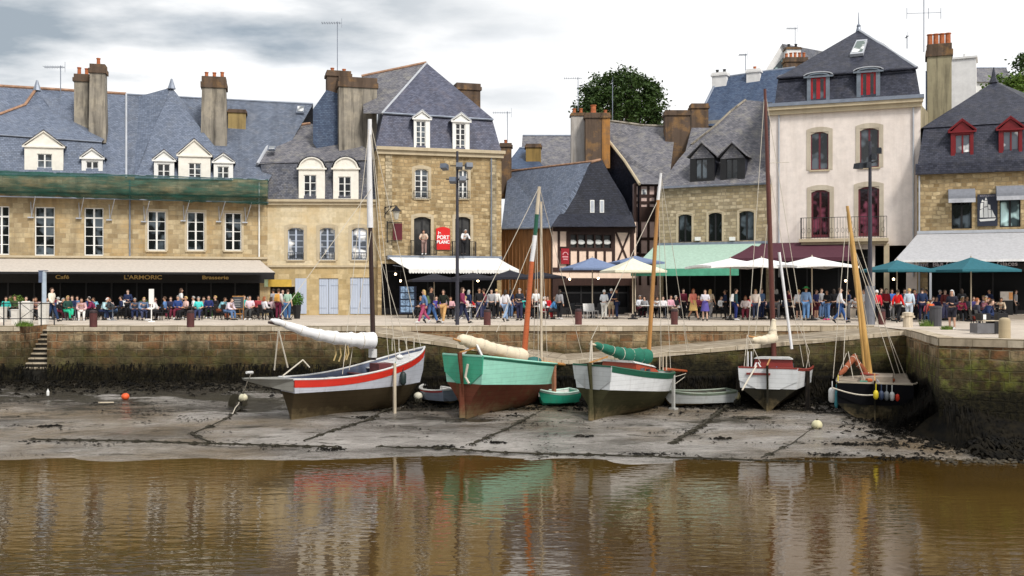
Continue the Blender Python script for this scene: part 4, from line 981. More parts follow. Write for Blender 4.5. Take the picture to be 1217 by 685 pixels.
# ================================================================== 5 low stone house with green awning
b5 = Frame('stone_cafe_house', P2(783, 69.6), P2(916, 66.4), 'low rubble-stone house with lichened grey roof, two black dormers and a long green awning', 'building')
f = b5; L = f.len; zt = f.z(221, 850); za = f.z(289, 850)
wins = [(806, 255, 822, 288), (842, 253, 858, 287), (878.5, 251, 896, 286)]; ops = [rect(f, *w) for w in wins]; low = (.3, L-.3, .03, za-.4)
wall(f, 'front_wall', ST_RUB2, 0, L, 0, zt, ops+[low], dep=9); interior(f, low)
for o in ops: window(f, o, rows=1, cols=2, fmat=BLACKP, arch=.13, surround=TRIM, sw=.14, glass=GLASS, sill=False)
MB().box(0, L, -.25, -.003, zt-.06, zt+.08).build('gutter', ZINC, f.root); MB().box(0, L, -.16, -.003, za-.1, za+.06).build('string_course', ZINC, f.root)
roof(f, SLATE_GREY, [[(781, 225, -.3), (916, 217, -.3), (918, 122, 6), (886, 119, 6.3), (868, 133, 5), (850, 150, 4), (822, 172, 3.4), (806, 190, 2.)]], 'roof')
roof(f, SLATE_GREY, [[(781, 225, -.3), (806, 190, 2), (822, 172, 3.4), (826, 176, 9), (781, 225, 9)], [(822, 172, 3.4), (850, 150, 4), (850, 152, 11), (820, 170, 9)]], 'side_roof')
roof(f, SLATE_GREY, [[(822, 152, 8.5), (850, 152, 8.5), (850, 185, 5), (812, 190, 5)]], 'rear_roof'); 
ridge(f, [(886, 119, 6.3), (868, 133, 5), (850, 150, 4), (822, 172, 3.4)], .1, RENDER_GREY)
for l_ in (820, 856): dormer(f, l_, 172, l_+29, 217, (l_+7, 189, l_+21, 213), y=.1, ped='none', frac=.36, rows=1, front=BLACKP, roofm=SLATE_GREY, fm=BLACKP, glass=GLASS, back=3, overhang=.18)
for px in (829, 870): p = f.p(px, 284, -.2); MB().box(p.x-.18, p.x+.18, -.25, -.02, p.z-.12, p.z+.12).build('wall_lamp_box', WHITE, f.root)
GREENA = cloth((.36, .50, .42))
aw, A1, B1_, C1_, D1_ = awning(f, 779, 905, 291, 750, 878, 320, 4.4, GREENA, .42, plain('dark_green_valance', (.10, .40, .26), .8), y0=-.1)

# ================================================================== 6 tall pink-white house
TRIMB = render_mat('warm_grey_surround', (.52, .46, .37), (.36, .30, .22), .5)
b6 = Frame('tall_pale_house', P2(915, 66.6), P2(1094, 63.4), 'tall pale pink rendered house with dark mansard roof, iron balcony and maroon awning', 'building')
f = b6; L = f.len; zt = f.z(127, 1005)
w2 = [(963.5, 157, 984.5, 202), (1022, 152.5, 1044.5, 199)]; w1 = [(964, 226, 986, 283), (1020, 222, 1045, 281)]
o2 = [rect(f, *w) for w in w2]; o1 = [rect(f, *w) for w in w1]; za = f.z(288, 960); low = (.3, f.x(1036), .03, za-.5); porch = (f.x(1040), f.x(1077), .04, f.z(292, 1058))
wall(f, 'front_wall', RENDER_PINK, 0, L, 0, zt, o2+o1+[low, porch], dep=9); interior(f, low)
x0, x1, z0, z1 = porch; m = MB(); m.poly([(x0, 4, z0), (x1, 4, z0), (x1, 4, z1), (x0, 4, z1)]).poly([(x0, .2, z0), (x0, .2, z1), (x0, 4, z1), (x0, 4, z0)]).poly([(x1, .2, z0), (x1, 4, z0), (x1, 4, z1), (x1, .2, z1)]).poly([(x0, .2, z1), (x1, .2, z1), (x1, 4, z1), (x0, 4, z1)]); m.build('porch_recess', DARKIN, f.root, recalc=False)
for o in o2: window(f, o, rows=1, cols=2, fmat=MAROONP, arch=.16, surround=TRIMB, sw=.26, glass=GLASS, sill=TRIM)
for o in o1: window(f, o, rows=1, cols=2, fmat=MAROONP, arch=.16, surround=TRIMB, sw=.26, glass=glass_mat('maroon_shaded_glass', (.045, .012, .02)), sill=False, door=True, name='balcony_door', fw=.12)
x0, x1, z0, z1 = rect(f, 953, 259, 1054, 284)
MB().box(x0-.1, x1+.1, -1.0, -.003, z0-.22, z0-.02).box(x0, x1, -.7, -.003, z0-.38, z0-.221).build('balcony_slab', TRIM, f.root)
g_ = MB(); railing(g_, x0, x1, -.93, z0, z1, .17, .011, ends=.9)
for k in range(int((x1-x0)/.34)):
    xx = x0+.17+.34*k; pts = [(xx+.10*math.cos(a), -.93, z0+.5+.16*math.sin(a)) for a in [i*math.pi/4 for i in range(9)]]
    for a, b in zip(pts, pts[1:]): g_.bar(a, b, .018)
g_.build('balcony_rail', IRON, f.root)
MB().box(-.2, L+.15, -.42, -.003, zt-.02, zt+.2).box(-.1, L+.1, -.25, -.004, zt-.3, zt-.021).build('cornice', TRIM, f.root)
MB().box(-.25, L+.2, -.5, .1, zt+.2, zt+.42).build('gutter', ZINC, f.root)
for px, a in ((926, 290), (1085.5, 300)): MB().tube([(f.x(px), -.08, 2.5), (f.x(px), -.08, zt-.3)], .05, 8).build('drainpipe', LEAD, f.root)
roof(f, SLATE_DARK, [[(920, 129, -.1), (1094, 115, -.1), (1088, 80, .9), (925, 92.5, .9)], [(1094, 115, -.1), (1094, 115, 8), (1088, 80, 8), (1088, 80, .9)], [(920, 129, -.1), (925, 92.5, .9), (925, 92, 8), (920, 129, 8)]], 'mansard_roof')
roof(f, SLATE_DARK, [[(923, 93, .7), (1090, 80.5, .7), (1021, 36, 5.5)], [(1090, 80.5, .7), (1094, 84, 9), (1050, 52, 9), (1021, 36, 5.5)], [(923, 93, .7), (1021, 36, 5.5), (1050, 52, 9), (925, 90, 9)]], 'hip_roof')
ridge(f, [(1021, 36, 5.4), (1058, 60, 3), (1090, 80.5, .65)], .09, LEAD, 'hip_flashing'); ridge(f, [(923, 93, .6), (1090, 81, .6)], .08, SLATE_DARK, 'lead_roll')
a = f.p(1020.5, 36, 5.5); MB().lathe([(.2, -.1), (.12, .2), (.14, .3), (.04, .45), (.02, 1.2)], a, 8).build('finial', ZINC, f.root)
p = [f.p(1010, 68, 2.3), f.p(1026, 66.5, 2.3), f.p(1031, 50, 3.9), f.p(1018, 51, 3.9)]; up = Vector((0, -.12, .16)); m = MB(); m.hexa([*p, *[v+up for v in p]]); o = m.build('roof_window', LEAD, f.root)
c0 = sum(p, Vector())/4; MB().poly([c0+(v-c0)*.78+up*1.1 for v in p]).build('glass', glass_mat('greenish_rooflight', (.30, .42, .38), .1), o, recalc=False)
for q, wq in (((959, 88, 986, 124), (963.5, 91, 981.5, 122)), ((1018, 82, 1046, 119), (1023, 85, 1041, 117))):
    dormer(f, *q, wq, y=.05, ped='arch', frac=.10, rows=1, fwd=.13, front=plain('blue_grey_dormer_lead', (.15, .18, .22), .5), roofm=LEAD, fm=plain('bright_red_frame', (.34, .012, .018), .45, .1, 3), glass=GLASS, back=2.2, arch=.22, overhang=.2)
c = chimney(f, 1102, 52, 1131, 190, 3.5, 1.6, render_mat('yellow_grey_render', (.36, .32, .21), (.08, .07, .05), .8), .4, 4, poth=.9, potr=.2)
# side wall and its eaves
x0 = L; m = MB(); m.poly([(L+.001, .01, 0), (L+.6, 4, 0), (L+.6, 4, zt-.1), (L+.001, .01, zt-.1)]); m.build('side_wall', render_mat('stained_side_render', (.42, .36, .24), (.12, .1, .07), .7), f.root, recalc=False)
MAROONA = cloth((.085, .03, .045)); awning(f, 898, 1012, 289, 866, 1012, 307, 3.4, MAROONA, .2, y0=-.1)
aerial('tv_aerial', f.world(f.p(1098, 62, 3.2)), 3.6, 'large TV aerial standing beside the terracotta pots of the pale house', 1)
aerial('tv_aerial', f.world(f.p(1078, 58, 7)), .9, 'short pole aerial on the roof slope of the pale house', 0, s=.05)
# pillar of the porch
MB().box(f.x(1050.5), f.x(1057), -.4, -.004, 0, f.z(290, 1053)).build('porch_pillar', TRIM, f.root)

# ================================================================== 7 right-hand stone restaurant
b7 = Frame('stone_restaurant', P2(1090, 62.6), P2(1262, 59.8), 'stone restaurant with dark mansard, red-framed dormers and wide grey awning at the right edge', 'building')
f = b7; L = f.len; zt = f.z(199, 1155); zb = f.z(275, 1155)
wq = [(1131, 240, 1155, 272), (1188, 236, 1213, 270)]; ops = [rect(f, *w) for w in wq]; low = (.6, L, .03, zb-.7)
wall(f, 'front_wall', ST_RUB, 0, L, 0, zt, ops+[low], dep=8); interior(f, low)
GREYA = cloth((.20, .21, .24))
for i, o in enumerate(ops):
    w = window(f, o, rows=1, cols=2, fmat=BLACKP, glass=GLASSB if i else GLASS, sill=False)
for q in ((1127, 224, 1159, 241), (1184, 220, 1217, 238)):
    x0, x1, z0, z1 = rect(f, *q, -.4); n_ = 6; m = MB(); pr = [(-.75*math.sin(math.pi/2*k/n_), z0+.22+(z1-z0-.22)*math.cos(math.pi/2*k/n_)) for k in range(n_+1)]
    for (ya, zza), (yb, zzb) in zip(pr, pr[1:]): m.hexa([(x0, ya, zza-.02), (x1, ya, zza-.02), (x1, yb, zzb-.02), (x0, yb, zzb-.02), (x0, ya, zza), (x1, ya, zza), (x1, yb, zzb), (x0, yb, zzb)])
    for xx in (x0, x1): m.poly([(xx, -.001, z0+.2)]+[(xx, a, b) for a, b in pr])
    c = m.build('window_awning', GREYA, f.root, recalc=False); MB().box(x0, x1, -.77, -.755, z0-.02, z0+.22).build('valance', plain('pale_grey_valance', (.45, .46, .5), .8), c)
# ship banner
x0, x1, z0, z1 = rect(f, 1161.5, 231, 1185.5, 269, -.05); bn = empty('ship_banner', f.world(((x0+x1)/2, -.06, z0)), f.ang, 'dark blue banner with a white sailing ship between the two upper windows', 'banner')
hw = (x1-x0)/2; h = z1-z0; MB().box(-hw, hw, -.04, 0, 0, h).build('panel', plain('navy_banner', (.025, .03, .05), .6, .1), bn)
sw_ = MB()
def pl(pts): sw_.prism([(hw*a, h*b) for a, b in pts], -.052, -.042)
pl([(-.85, .22), (.85, .24), (.7, .17), (-.7, .15)]); pl([(-.75, .27), (-.75, .5), (-.45, .55), (-.4, .27)]); pl([(-.72, .53), (-.68, .72), (-.4, .74), (-.42, .56)]); pl([(-.62, .75), (-.5, .84), (-.3, .76)])
pl([(-.36, .27), (-.36, .58), (.02, .60), (.06, .27)]); pl([(-.34, .61), (-.30, .80), (.0, .79), (.0, .62)]); pl([(-.26, .82), (-.15, .90), (-.02, .81)]); pl([(.10, .27), (.07, .52), (.36, .50), (.40, .27)]); pl([(.08, .54), (.06, .68), (.28, .66), (.32, .52)]); pl([(.44, .27), (.42, .52), (.82, .27)])
sw_.build('ship_emblem', WHITE, bn); text_mesh('RESTAURANT', .14, plain('faded_letters', (.35, .33, .38), .6), bn, (0, -.05, h*.92), sx=.95)
MB().box(-.1, L, -.35, -.003, zt-.35, zt+.30).build('gutter', SLATE_DARK, f.root)
MB().box(0, L, -.22, -.004, zb-.12, zb+.06).build('string_course', LEAD, f.root)
MB().tube([(.12, -.1, 0), (.12, -.1, zt-.4)], .05, 8).build('drainpipe', LEAD, f.root)
roof(f, SLATE_DARK, [[(1090, 198, -.2), (1262, 188, -.2), (1262, 142, .9), (1098, 152, .9)], [(1090, 198, -.2), (1098, 152, .9), (1098, 150, 7), (1090, 197, 7)]], 'mansard_roof')
roof(f, SLATE_DARK, [[(1095, 152.5, .8), (1262, 142.5, .8), (1236, 118, 4), (1183, 97, 5), (1178, 99, 5), (1146, 120, 3.2)], [(1095, 152.5, .8), (1146, 120, 3.2), (1178, 99, 5), (1180, 99, 8), (1098, 150, 8)], [(1178, 99, 5), (1183, 97, 5), (1236, 118, 4), (1262, 142.5, .8), (1262, 142, 8), (1180, 100, 8)]], 'hip_roof')
a = f.p(1181, 97, 5); MB().lathe([(.3, -.1), (.15, .25), (.03, .9)], a, 6).build('finial', SLATE_DARK, f.root)
for q, wq_ in (((1130, 144, 1157, 194), (1135, 160, 1153, 191)), ((1187, 141, 1215, 192), (1192, 156, 1211, 189))):
    dormer(f, *q, wq_, y=.05, ped='tri', frac=.26, rows=1, front=REDP, roofm=REDP, fm=REDP, glass=GLASSP, back=2.4, overhang=.16)
AWG = cloth((.42, .42, .44))
aw, a_, b_, c_, d_ = awning(f, 1090, 1258, 278, 1063, 1290, 309, 4.2, AWG, .10, plain('white_awning_edge', (.75, .75, .76), .6), y0=-.24)
MB().box(f.x(1092), L, -.5, -.3, d_.z-.62, d_.z-.12).build('sign_fascia', BLACKP, f.root)
SL_ = plain('pale_sign_letters', (.62, .60, .66), .5, .05)
lettering(f, 'Restaurant  Bar', 1093, 317, 5.2, -.52, SL_, sx=1.1, bold=.004); lettering(f, 'La Crêpe', 1131, 316.5, 6, -.52, SL_, sx=1.1, bold=.006); lettering(f, 'Glaces', 1197, 316, 5.5, -.52, SL_, sx=1.1, bold=.004)
MB().box(f.x(1104)-.06, f.x(1104)+.06, -3.9, -3.78, 0, 2.9).build('awning_post', LEAD, f.root)

# ================================================================== houses and trees behind
def bg_house(name, l, r, ridge_y, eave_y, d, dep, mat, wallm, label, hip=0, rl=None, rr=None):
    fr = Frame(name, P2(l, d), P2(r, d), label, 'building'); rl = rl if rl is not None else l+hip; rr = rr if rr is not None else r-hip
    cx = (l+r)/2; L = fr.len; ze = fr.z(eave_y, cx); zr = fr.p(cx, ridge_y, dep/2).z; a, b = fr.p(rl, ridge_y, dep/2).x, fr.p(rr, ridge_y, dep/2).x
    wall(fr, 'wall', wallm, .1, L-.1, 0, ze, dep=dep)
    m = MB(); m.poly([(-.2, -.3, ze-.1), (L+.2, -.3, ze-.1), (b, dep/2, zr), (a, dep/2, zr)]).poly([(L+.2, dep+.3, ze-.1), (-.2, dep+.3, ze-.1), (a, dep/2, zr), (b, dep/2, zr)])
    m.build('roof', mat, fr.root, recalc=False)
    for x, xx in ((0.1, a), (L-.1, b)): 
        MB().poly([(x, 0, ze), (x, dep, ze), (xx, dep/2, zr-.02)]).build('gable', wallm if not hip else mat, fr.root, recalc=False)
    MB().tube([(a, dep/2, zr), (b, dep/2, zr)], .1, 6).build('ridge', ZINC, fr.root); return fr
h1 = bg_house('grey_roofed_house', 621, 700, 161.5, 200, 84, 9, SLATE_GREY, GREYSH, 'house showing only its long grey slate roof behind the half-timbered gable'); 
h1b = bg_house('small_hipped_house', 601, 645, 176, 200, 80, 7, SLATE_NAVY, GREYSH, 'little blue hipped roof tucked right of the tall stone house', hip=16)
chimney(h1b, 625, 171, 643, 200, 1, 1.3, render_mat('ochre_render', (.30, .20, .07), (.08, .06, .03), .6), .15, 0); chimney(h1b, 594, 170, 608, 235, -3.5, 1.2, RENDER_BROWN, .15, 1, poth=.3)
aerial('tv_aerial', h1b.world(h1b.p(603, 169, -3)), 2.3, 'small TV aerial right of the tall stone house', 0)
h2 = Frame('blue_slate_house', P2(836, 83), P2(935, 80), 'large blue-slated house with two white chimneys behind the tall pale house', 'building'); f = h2
wall(f, 'wall', GREYSH, .1, f.len, 0, f.z(140, 890), dep=8)
roof(f, SLATE_NAVY, [[(838, 150, -.2), (945, 145, -.2), (945, 80, 4), (899, 85, 4), (861, 92, 4), (848, 104, 3.2), (846, 106, 3.0), (838, 124, 2)], [(838, 150, -.2), (838, 124, 2), (861, 92, 4), (862, 92, 9), (838, 150, 9)]], 'roof')
ridge(f, [(838, 124, 2), (848, 104, 3.2), (861, 92, 4), (899, 86.5, 4), (945, 80.5, 4)], .1, ZINC)
chimney(f, 846, 86, 863, 112, 3.2, 1.2, RENDER_WHITE, .15, 2, poth=.3, capm=RENDER_WHITE, potm=BLACKP); chimney(f, 887, 82, 903, 98, 3.2, 1.2, RENDER_WHITE, .15, 1, poth=.3, capm=RENDER_WHITE, label='right-hand white chimney')
aerial('tv_aerial', f.world(f.p(886, 84, 3.6)), 1.4, 'thin TV aerial beside the right-hand white chimney', 0, s=.5)
h3 = Frame('white_gabled_house', P2(905, 92), P2(962, 92), 'white-gabled house peeping over the blue slate roof left of the pale house', 'building'); f = h3
m = MB(); m.poly([f.p(903, 95, 0), f.p(960, 95, 0), f.p(950, 66, 0), f.p(929, 53, 0)]); m.poly([f.p(903, 95, 0), f.p(903, 200, 0), f.p(960, 200, 0), f.p(960, 95, 0)]); m.build('gable_wall', RENDER_WHITE, f.root, recalc=False)
MB().poly([f.p(918, 83, -.05), f.p(931, 83, -.05), f.p(931, 68, -.05)]).build('gable_window', GLASSB, f.root, recalc=False)
roof(f, SLATE_MID, [[(929, 52, -.2), (982, 62, 6), (982, 100, 0), (950, 100, -.2)]], 'roof')
chimney(f, 935, 56, 952, 90, -1.0, 1.0, RENDER_WHITE, .1, 2, poth=.35, potm=BLACKP); chimney(f, 934, 68, 960, 100, -6.5, 1.0, RENDER_BROWN, .2, 5, poth=.45, label='dark chimney with a row of orange pots')
aerial('tv_aerial', f.world(f.p(945, 58, -.4)), 1.9, 'TV aerial on the chimney left of the tall pale house', 0, s=.7)
h4 = Frame('white_chimney_house', P2(1122, 78), P2(1162, 77), 'tall plain white rendered house end behind the yellowish chimney', 'building'); f = h4
x0, x1, z0, z1 = rect(f, 1131, 70, 1160, 200, 0); m = MB(); m.box(x0, x1, 0, 2, 0, z1); m.box(x0-.1, x1+.1, -.1, 2.1, z1+.002, z1+.15); m.build('wall', RENDER_WHITE, f.root)
x0, x1, z0, z1 = rect(f, 1100, 92, 1131, 200, 1.); MB().hexa([(x0, 1, 0), (x1, 1, 0), (x1, 6, 0), (x0, 6, 0), (x0, 1, z1+.6), (x1, 1, z1-.8), (x1, 6, z1-.8), (x0, 6, z1+.6)]).build('slate_block', SLATE_NAVY, f.root)
MB().lathe([(.15, 0), (.13, .3)], f.p(1147, 69, 1), 8).build('chimney_pot', RENDER_WHITE, f.root)
h5 = bg_house('far_grey_house', 1157, 1199, 81, 97, 110, 8, SLATE_GREY, RENDER_WHITE, 'small far house with pale gable between the white chimney wall and the trees', rl=1158, rr=1196)

def leafmat(name, a, b_):
    m, n, l, b = nt(name, .6, spec=.3)
    oi = N(n, 'ShaderNodeTexCoord').outputs['Object']; f = noise(n, l, .9, 4, oi, .7); g2 = noise(n, l, 7, 2, oi)
    c = mixc(n, l, ramp(n, l, mathn(n, l, 'ADD', mathn(n, l, 'MULTIPLY', f, .6), mathn(n, l, 'MULTIPLY', g2, .4)), [(.38, 0), (.62, 1)]), a, b_)
    l.new(c, b.inputs['Base Color']); return m
def tree(name, px, base_z, d, rx, rz, zc, nclump, leaves, size, lm, label, seed, trunk=.35, squash=1):
    r_ = random.Random(seed); X = XatD(px, d); o = empty(name, (X, d, base_z), 0, label, 'tree'); t = MB()
    top = zc-base_z; t.tube([(0, 0, 0), (.1, .1, top*.5), (0, 0, top)], [trunk, trunk*.7, trunk*.3], 8)
    m = MB()
    for k in range(nclump):
        while True:
            v = Vector((r_.uniform(-1, 1), r_.uniform(-1, 1), r_.uniform(-1, 1)))
            if .25 < v.length < 1: break
        v = v.normalized()*(v.length**.5)*r_.uniform(.84, .97); c = Vector((v.x*rx, v.y*rx*squash, top+v.z*rz)); cr = size*r_.uniform(2.6, 4.6)
        if k % 6 == 0: t.tube([(0, 0, top*.6), c*.6+Vector((0, 0, top*.35)), c], [trunk*.3, trunk*.15, .03], 5, cap=False)
        for j in range(leaves):
            q = Vector((r_.gauss(0, 1), r_.gauss(0, 1), r_.gauss(0, .8)))*cr*.48; p = c+q; s = size*r_.uniform(.6, 1.3)
            a = Vector((r_.uniform(-1, 1), r_.uniform(-1, 1), r_.uniform(-.6, .6))).normalized(); b = a.cross(Vector((r_.uniform(-1, 1), r_.uniform(-1, 1), r_.uniform(-1, 1)))).normalized()
            m.poly([p-a*s, p+b*s*.5, p+a*s, p-b*s*.5])
    t.build('trunk', wood('bark', (.09, .065, .04), .9), o); m.build('crown', lm, o, recalc=False); return o
LD = leafmat('dark_foliage', (.012, .032, .006), (.055, .10, .016)); LL = leafmat('bright_foliage', (.05, .10, .015), (.14, .22, .03))
tree('round_tree', 738, 0, 108, 5.0, 4.6, W(0, 132, 108).z, 420, 60, .19, LD, 'big round dark green tree rising behind the roofs', 1)
tree('tree', 1212, 0, 104, 4.2, 2.6, W(0, 118, 104).z, 130, 60, .2, LL, 'bright green tree above the right-hand restaurant roof', 2)
tree('tree', 1178, 0, 118, 2.8, 1.6, W(0, 118, 118).z, 60, 60, .2, LL, 'low bright green tree just left of the restaurant ridge', 4)
tree('conifer', 1222, 0, 112, 1.6, 3.6, W(0, 92, 112).z, 50, 40, .2, LD, 'dark conifer top at the upper right edge', 3)

for nm_, l_, r__, d_, dep_, ry, ey, wm, lb in (('right_stone_house', 1264, 1560, 60, 9, 60, 170, ST_RUB2, 'stone house continuing the row beyond the right picture edge'), ('left_stone_house', -420, -72, 63.2, 9, 60, 190, ST_TAN, 'stone house continuing the row beyond the left picture edge')):
    h_ = bg_house('stone_house', l_, r__, ry, ey, d_, dep_, SLATE_MID, wm, lb)
    for i in range(4):
        for py in (300, 235):
            cxx = h_.len*(i+.5)/4; z_ = 1.2 if py == 300 else 4.6; m = MB(); [m.box(cxx-.55+a, cxx-.47+a, -.05, .02, z_, z_+1.9) for a in (0, .51, 1.02)]; [m.box(cxx-.55, cxx+.55, -.045, .02, z_+q, z_+q+.07) for q in (0, .6, 1.2, 1.83)]; w = m.build('window', WHITE, h_.root); MB().box(cxx-.5, cxx+.5, -.03, .01, z_+.03, z_+1.87).build('glass', GLASS, w)
# ================================================================== boats
ROPE = plain('pale_rope', (.55, .50, .42), .8, .15, 20); ROPED = plain('weedy_chain', (.03, .026, .016), .9, .4, 12); VARN = wood('varnished_spar', (.42, .21, .07), .35, (6, 6, .6)); PALESPAR = wood('bare_spar', (.55, .47, .36), .5, (6, 6, .6))
ORANGEM = hullpaint('orange_mast_paint', (.50, .12, .04), .4, amt=.2); TARM = hullpaint('tarred_spar', (.03, .012, .01), .4, amt=.1)
SAILW = plain('white_sailcloth', (.74, .74, .76), .8, .07, 3, bmp=.3); SAILC = plain('cream_sailcloth', (.66, .58, .44), .85, .12, 3, bmp=.3)
def hull(bt, S, Bw, beam, sheer, keel, wl, tw=.75, rake=.35, stem=.5, e0=1.9, e1=.75, mats=None, stripe=.16, tdrop=.55, floor=.5, skeg=.06, deck=None, parts=True, railm=None, nst=26, full=.55, inner=None, vee=1.6, upf=.86):
    """S,Bw world xy of sternpost foot / stem head. sheer/wl/keel: functions or (stern, mid, bow) world z. returns frame"""
    S = Vector((*S, 0)); Bw = Vector((*Bw, 0)); L = (Bw-S).length; ang = math.atan2(Bw.y-S.y, Bw.x-S.x); z0 = keel[0]
    bt.location = (S.x, S.y, z0); bt.rotation_euler = (0, 0, ang)
    M_ = Matrix.Translation((S.x, S.y, z0)) @ Matrix.Rotation(ang, 4, 'Z'); I_ = M_.inverted()
    q3 = lambda a, t: a[0]*(1-t)*(1-2*t)+a[1]*4*t*(1-t)+a[2]*t*(2*t-1)
    ex = lambda t: 1-(1-t)
    zS = lambda t: q3(sheer, t)-z0; zW = lambda t: wl[0]+(wl[1]-wl[0])*t-z0
    def zK(t):
        b = keel[0]+(keel[1]-keel[0])*t-z0
        f = max(0, (t-(1-stem*.45))/(stem*.45)); return b+(zS(1)-b-.0)*f**2.2*.93
    def hb(t):   # half breadth at the sheer
        u = t
        if u < full: k = tw+(1-tw)*math.sin(math.pi/2*u/full)
        else: k = math.cos(math.pi/2*((u-full)/(1-full))**1.55)**.9
        return beam/2*max(k, .0)+.03
    def sec(t, z):   # half breadth at height z
        zk, zs = zK(t), zS(t); v = min(1, max(0, (z-zk)/max(.01, zs-zk))); e = e0+(e1-e0)*min(1, t/.5) if t < .5 else e1+(1.15-e1)*(t-.5)/.5
        # transom overhang: section below the tuck shrinks to the deadwood
        tuck = wl[0]-z0-.05; w = hb(t)
        if t < .5:
            k = (t/.5); low = max(0, (zW(t)-z)/max(.01, (zW(t)-zk))); fade = (1-low)**(vee-(vee-.6)*k) if low > 0 else 1
            up = upf+(1-upf)*min(1, max(0, (z-zW(t))/max(.01, zs-zW(t)))); return .05+(w-.05)*up*fade
        k = (t-.5)/.5; low = max(0, (zW(t)-z)/max(.01, (zW(t)-zk))); fade = (1-low)**(.6+.3*k) if low > 0 else 1
        up = (upf-.25*k)+(1-upf+.25*k)*min(1, max(0, (z-zW(t))/max(.01, zs-zW(t)))); return .05*(1-k)+.015+(w-.05)*up*fade
    off = lambda t, z: -rake*max(0, min(1, (z-0)/max(.1, zS(0))))*max(0, 1-t*6)      # raked transom
    X = lambda t, z: L*t+off(t, z)
    ts = [i/nst for i in range(nst+1)]
    def strip(name, zf0, zf1, rows, mat, par, close=False, o=0, transom=False):
        m = MB(); m.smooth = True
        for side in (1, -1):
            i0 = len(m.v)
            for t in ts:
                for r in range(rows+1):
                    z = zf0(t)+(zf1(t)-zf0(t))*r/rows; z = max(z, zK(t)-.0); y = sec(t, z)+o
                    m.v.append((X(t, z), side*y, z))
            for i in range(nst):
                for r in range(rows): a = i0+i*(rows+1)+r; m.f.append((a, a+rows+1, a+rows+2, a+1) if side > 0 else (a, a+1, a+rows+2, a+rows+1))
        if transom:   # close the stern
            zs = [zf0(0)+(zf1(0)-zf0(0))*r/rows for r in range(rows+1)]
            m.poly([(X(0, z), sec(0, z), z) for z in zs]+[(X(0, z), -sec(0, z), z) for z in reversed(zs)])
        if close: m.poly([(X(t, zK(t)), sec(t, zK(t)), zK(t)) for t in ts]+[(X(t, zK(t)), -sec(t, zK(t)), zK(t)) for t in reversed(ts)])
        return m.build(name, mat, par)
    zst = lambda t: zS(t)-stripe
    zmin = lambda t: min(max(zW(t), zK(t)), zst(t)-.01)
    strip('hull_bottom', zK, zmin, 8, mats['bottom'], bt, close=True, transom=True)
    strip('topsides', zmin, zst, 5, mats['side'], bt, transom=True)
    strip('sheer_strake', zst, zS, 1, mats['stripe'], bt, o=.012, transom=True)
    # transom board, set just proud of the stern
    if mats.get('transom'):
        zs = [zW(0)-.02+(zS(0)-zW(0)+.05)*r/8 for r in range(9)]
        m = MB(); rt = [(X(0, z)-.03, (sec(0, z))*(.35+.65*min(1, (r+.4)/3.4)) if r < 3 else sec(0, z)+.02, z) for r, z in enumerate(zs)]; lf = [(a, -b, c) for a, b, c in reversed(rt)]
        bk = [(a+.05, b, c) for a, b, c in rt+lf]; fr_ = rt+lf; m.poly(fr_); m.poly(list(reversed(bk)))
        for k in range(len(fr_)): kk = (k+1) % len(fr_); m.poly([fr_[k], bk[k], bk[kk], fr_[kk]])
        m.build('transom', mats['transom'], bt)
    # inside: bulwark lining, sole, rail
    m = MB(); m.smooth = False; d0 = floor
    for i in range(nst):
        t, u = ts[i], ts[i+1]
        for side in (1, -1):
            a = (X(t, zS(t)), side*max(.0, sec(t, zS(t))-.06), zS(t)-.01); b_ = (X(u, zS(u)), side*max(.0, sec(u, zS(u))-.06), zS(u)-.01)
            a2 = (L*t, side*max(0, sec(t, zS(t)-d0)-.08), zS(t)-d0); b2_ = (L*u, side*max(0, sec(u, zS(u)-d0)-.08), zS(u)-d0); m.poly([a, b_, b2_, a2])
        m.poly([(L*t, max(0, sec(t, zS(t)-d0)-.08), zS(t)-d0), (L*t, -max(0, sec(t, zS(t)-d0)-.08), zS(t)-d0), (L*u, -max(0, sec(u, zS(u)-d0)-.08), zS(u)-d0), (L*u, max(0, sec(u, zS(u)-d0)-.08), zS(u)-d0)])
    m.build('inner_planking', inner or mats['deck'], bt)
    m = MB()
    for side in (1, -1): m.tube([(X(t, zS(t)), side*(sec(t, zS(t))-.02), zS(t)+.015) for t in ts], .045, 6)
    m.bar((X(0, zS(0)), sec(0, zS(0)), zS(0)+.015), (X(0, zS(0)), -sec(0, zS(0)), zS(0)+.015), .08, .06)
    m.build('cap_rail', railm or mats['rail'], bt, smooth=True)
    # foredeck
    if deck:
        m = MB(); i1 = int(deck*nst)
        for i in range(i1, nst):
            t, u = ts[i], ts[i+1]; dz = .10
            m.hexa([(L*t, -max(.0, sec(t, zS(t))-.07), zS(t)-dz-.04), (L*u, -max(.0, sec(u, zS(u))-.07), zS(u)-dz-.04), (L*u, max(.0, sec(u, zS(u))-.07), zS(u)-dz-.04), (L*t, max(.0, sec(t, zS(t))-.07), zS(t)-dz-.04),
                    (L*t, -max(.0, sec(t, zS(t))-.07), zS(t)-dz), (L*u, -max(.0, sec(u, zS(u))-.07), zS(u)-dz), (L*u, max(.0, sec(u, zS(u))-.07), zS(u)-dz), (L*t, max(.0, sec(t, zS(t))-.07), zS(t)-dz)])
        m.build('foredeck', mats['deck'], bt)
    class H: pass
    h = H(); h.M, h.I, h.L, h.zS, h.zW, h.zK, h.sec, h.X, h.bt, h.z0 = M_, I_, L, zS, zW, zK, sec, X, bt, z0
    h.at = lambda px, py, d: I_ @ W(px, py, d)
    return h
def boat(label, S, Bw, **k):
    b = empty('sailing_boat', (0, 0, 0), 0, label, 'boat', 'boats lying on the mud'); return b, hull(b, S, Bw, **k)
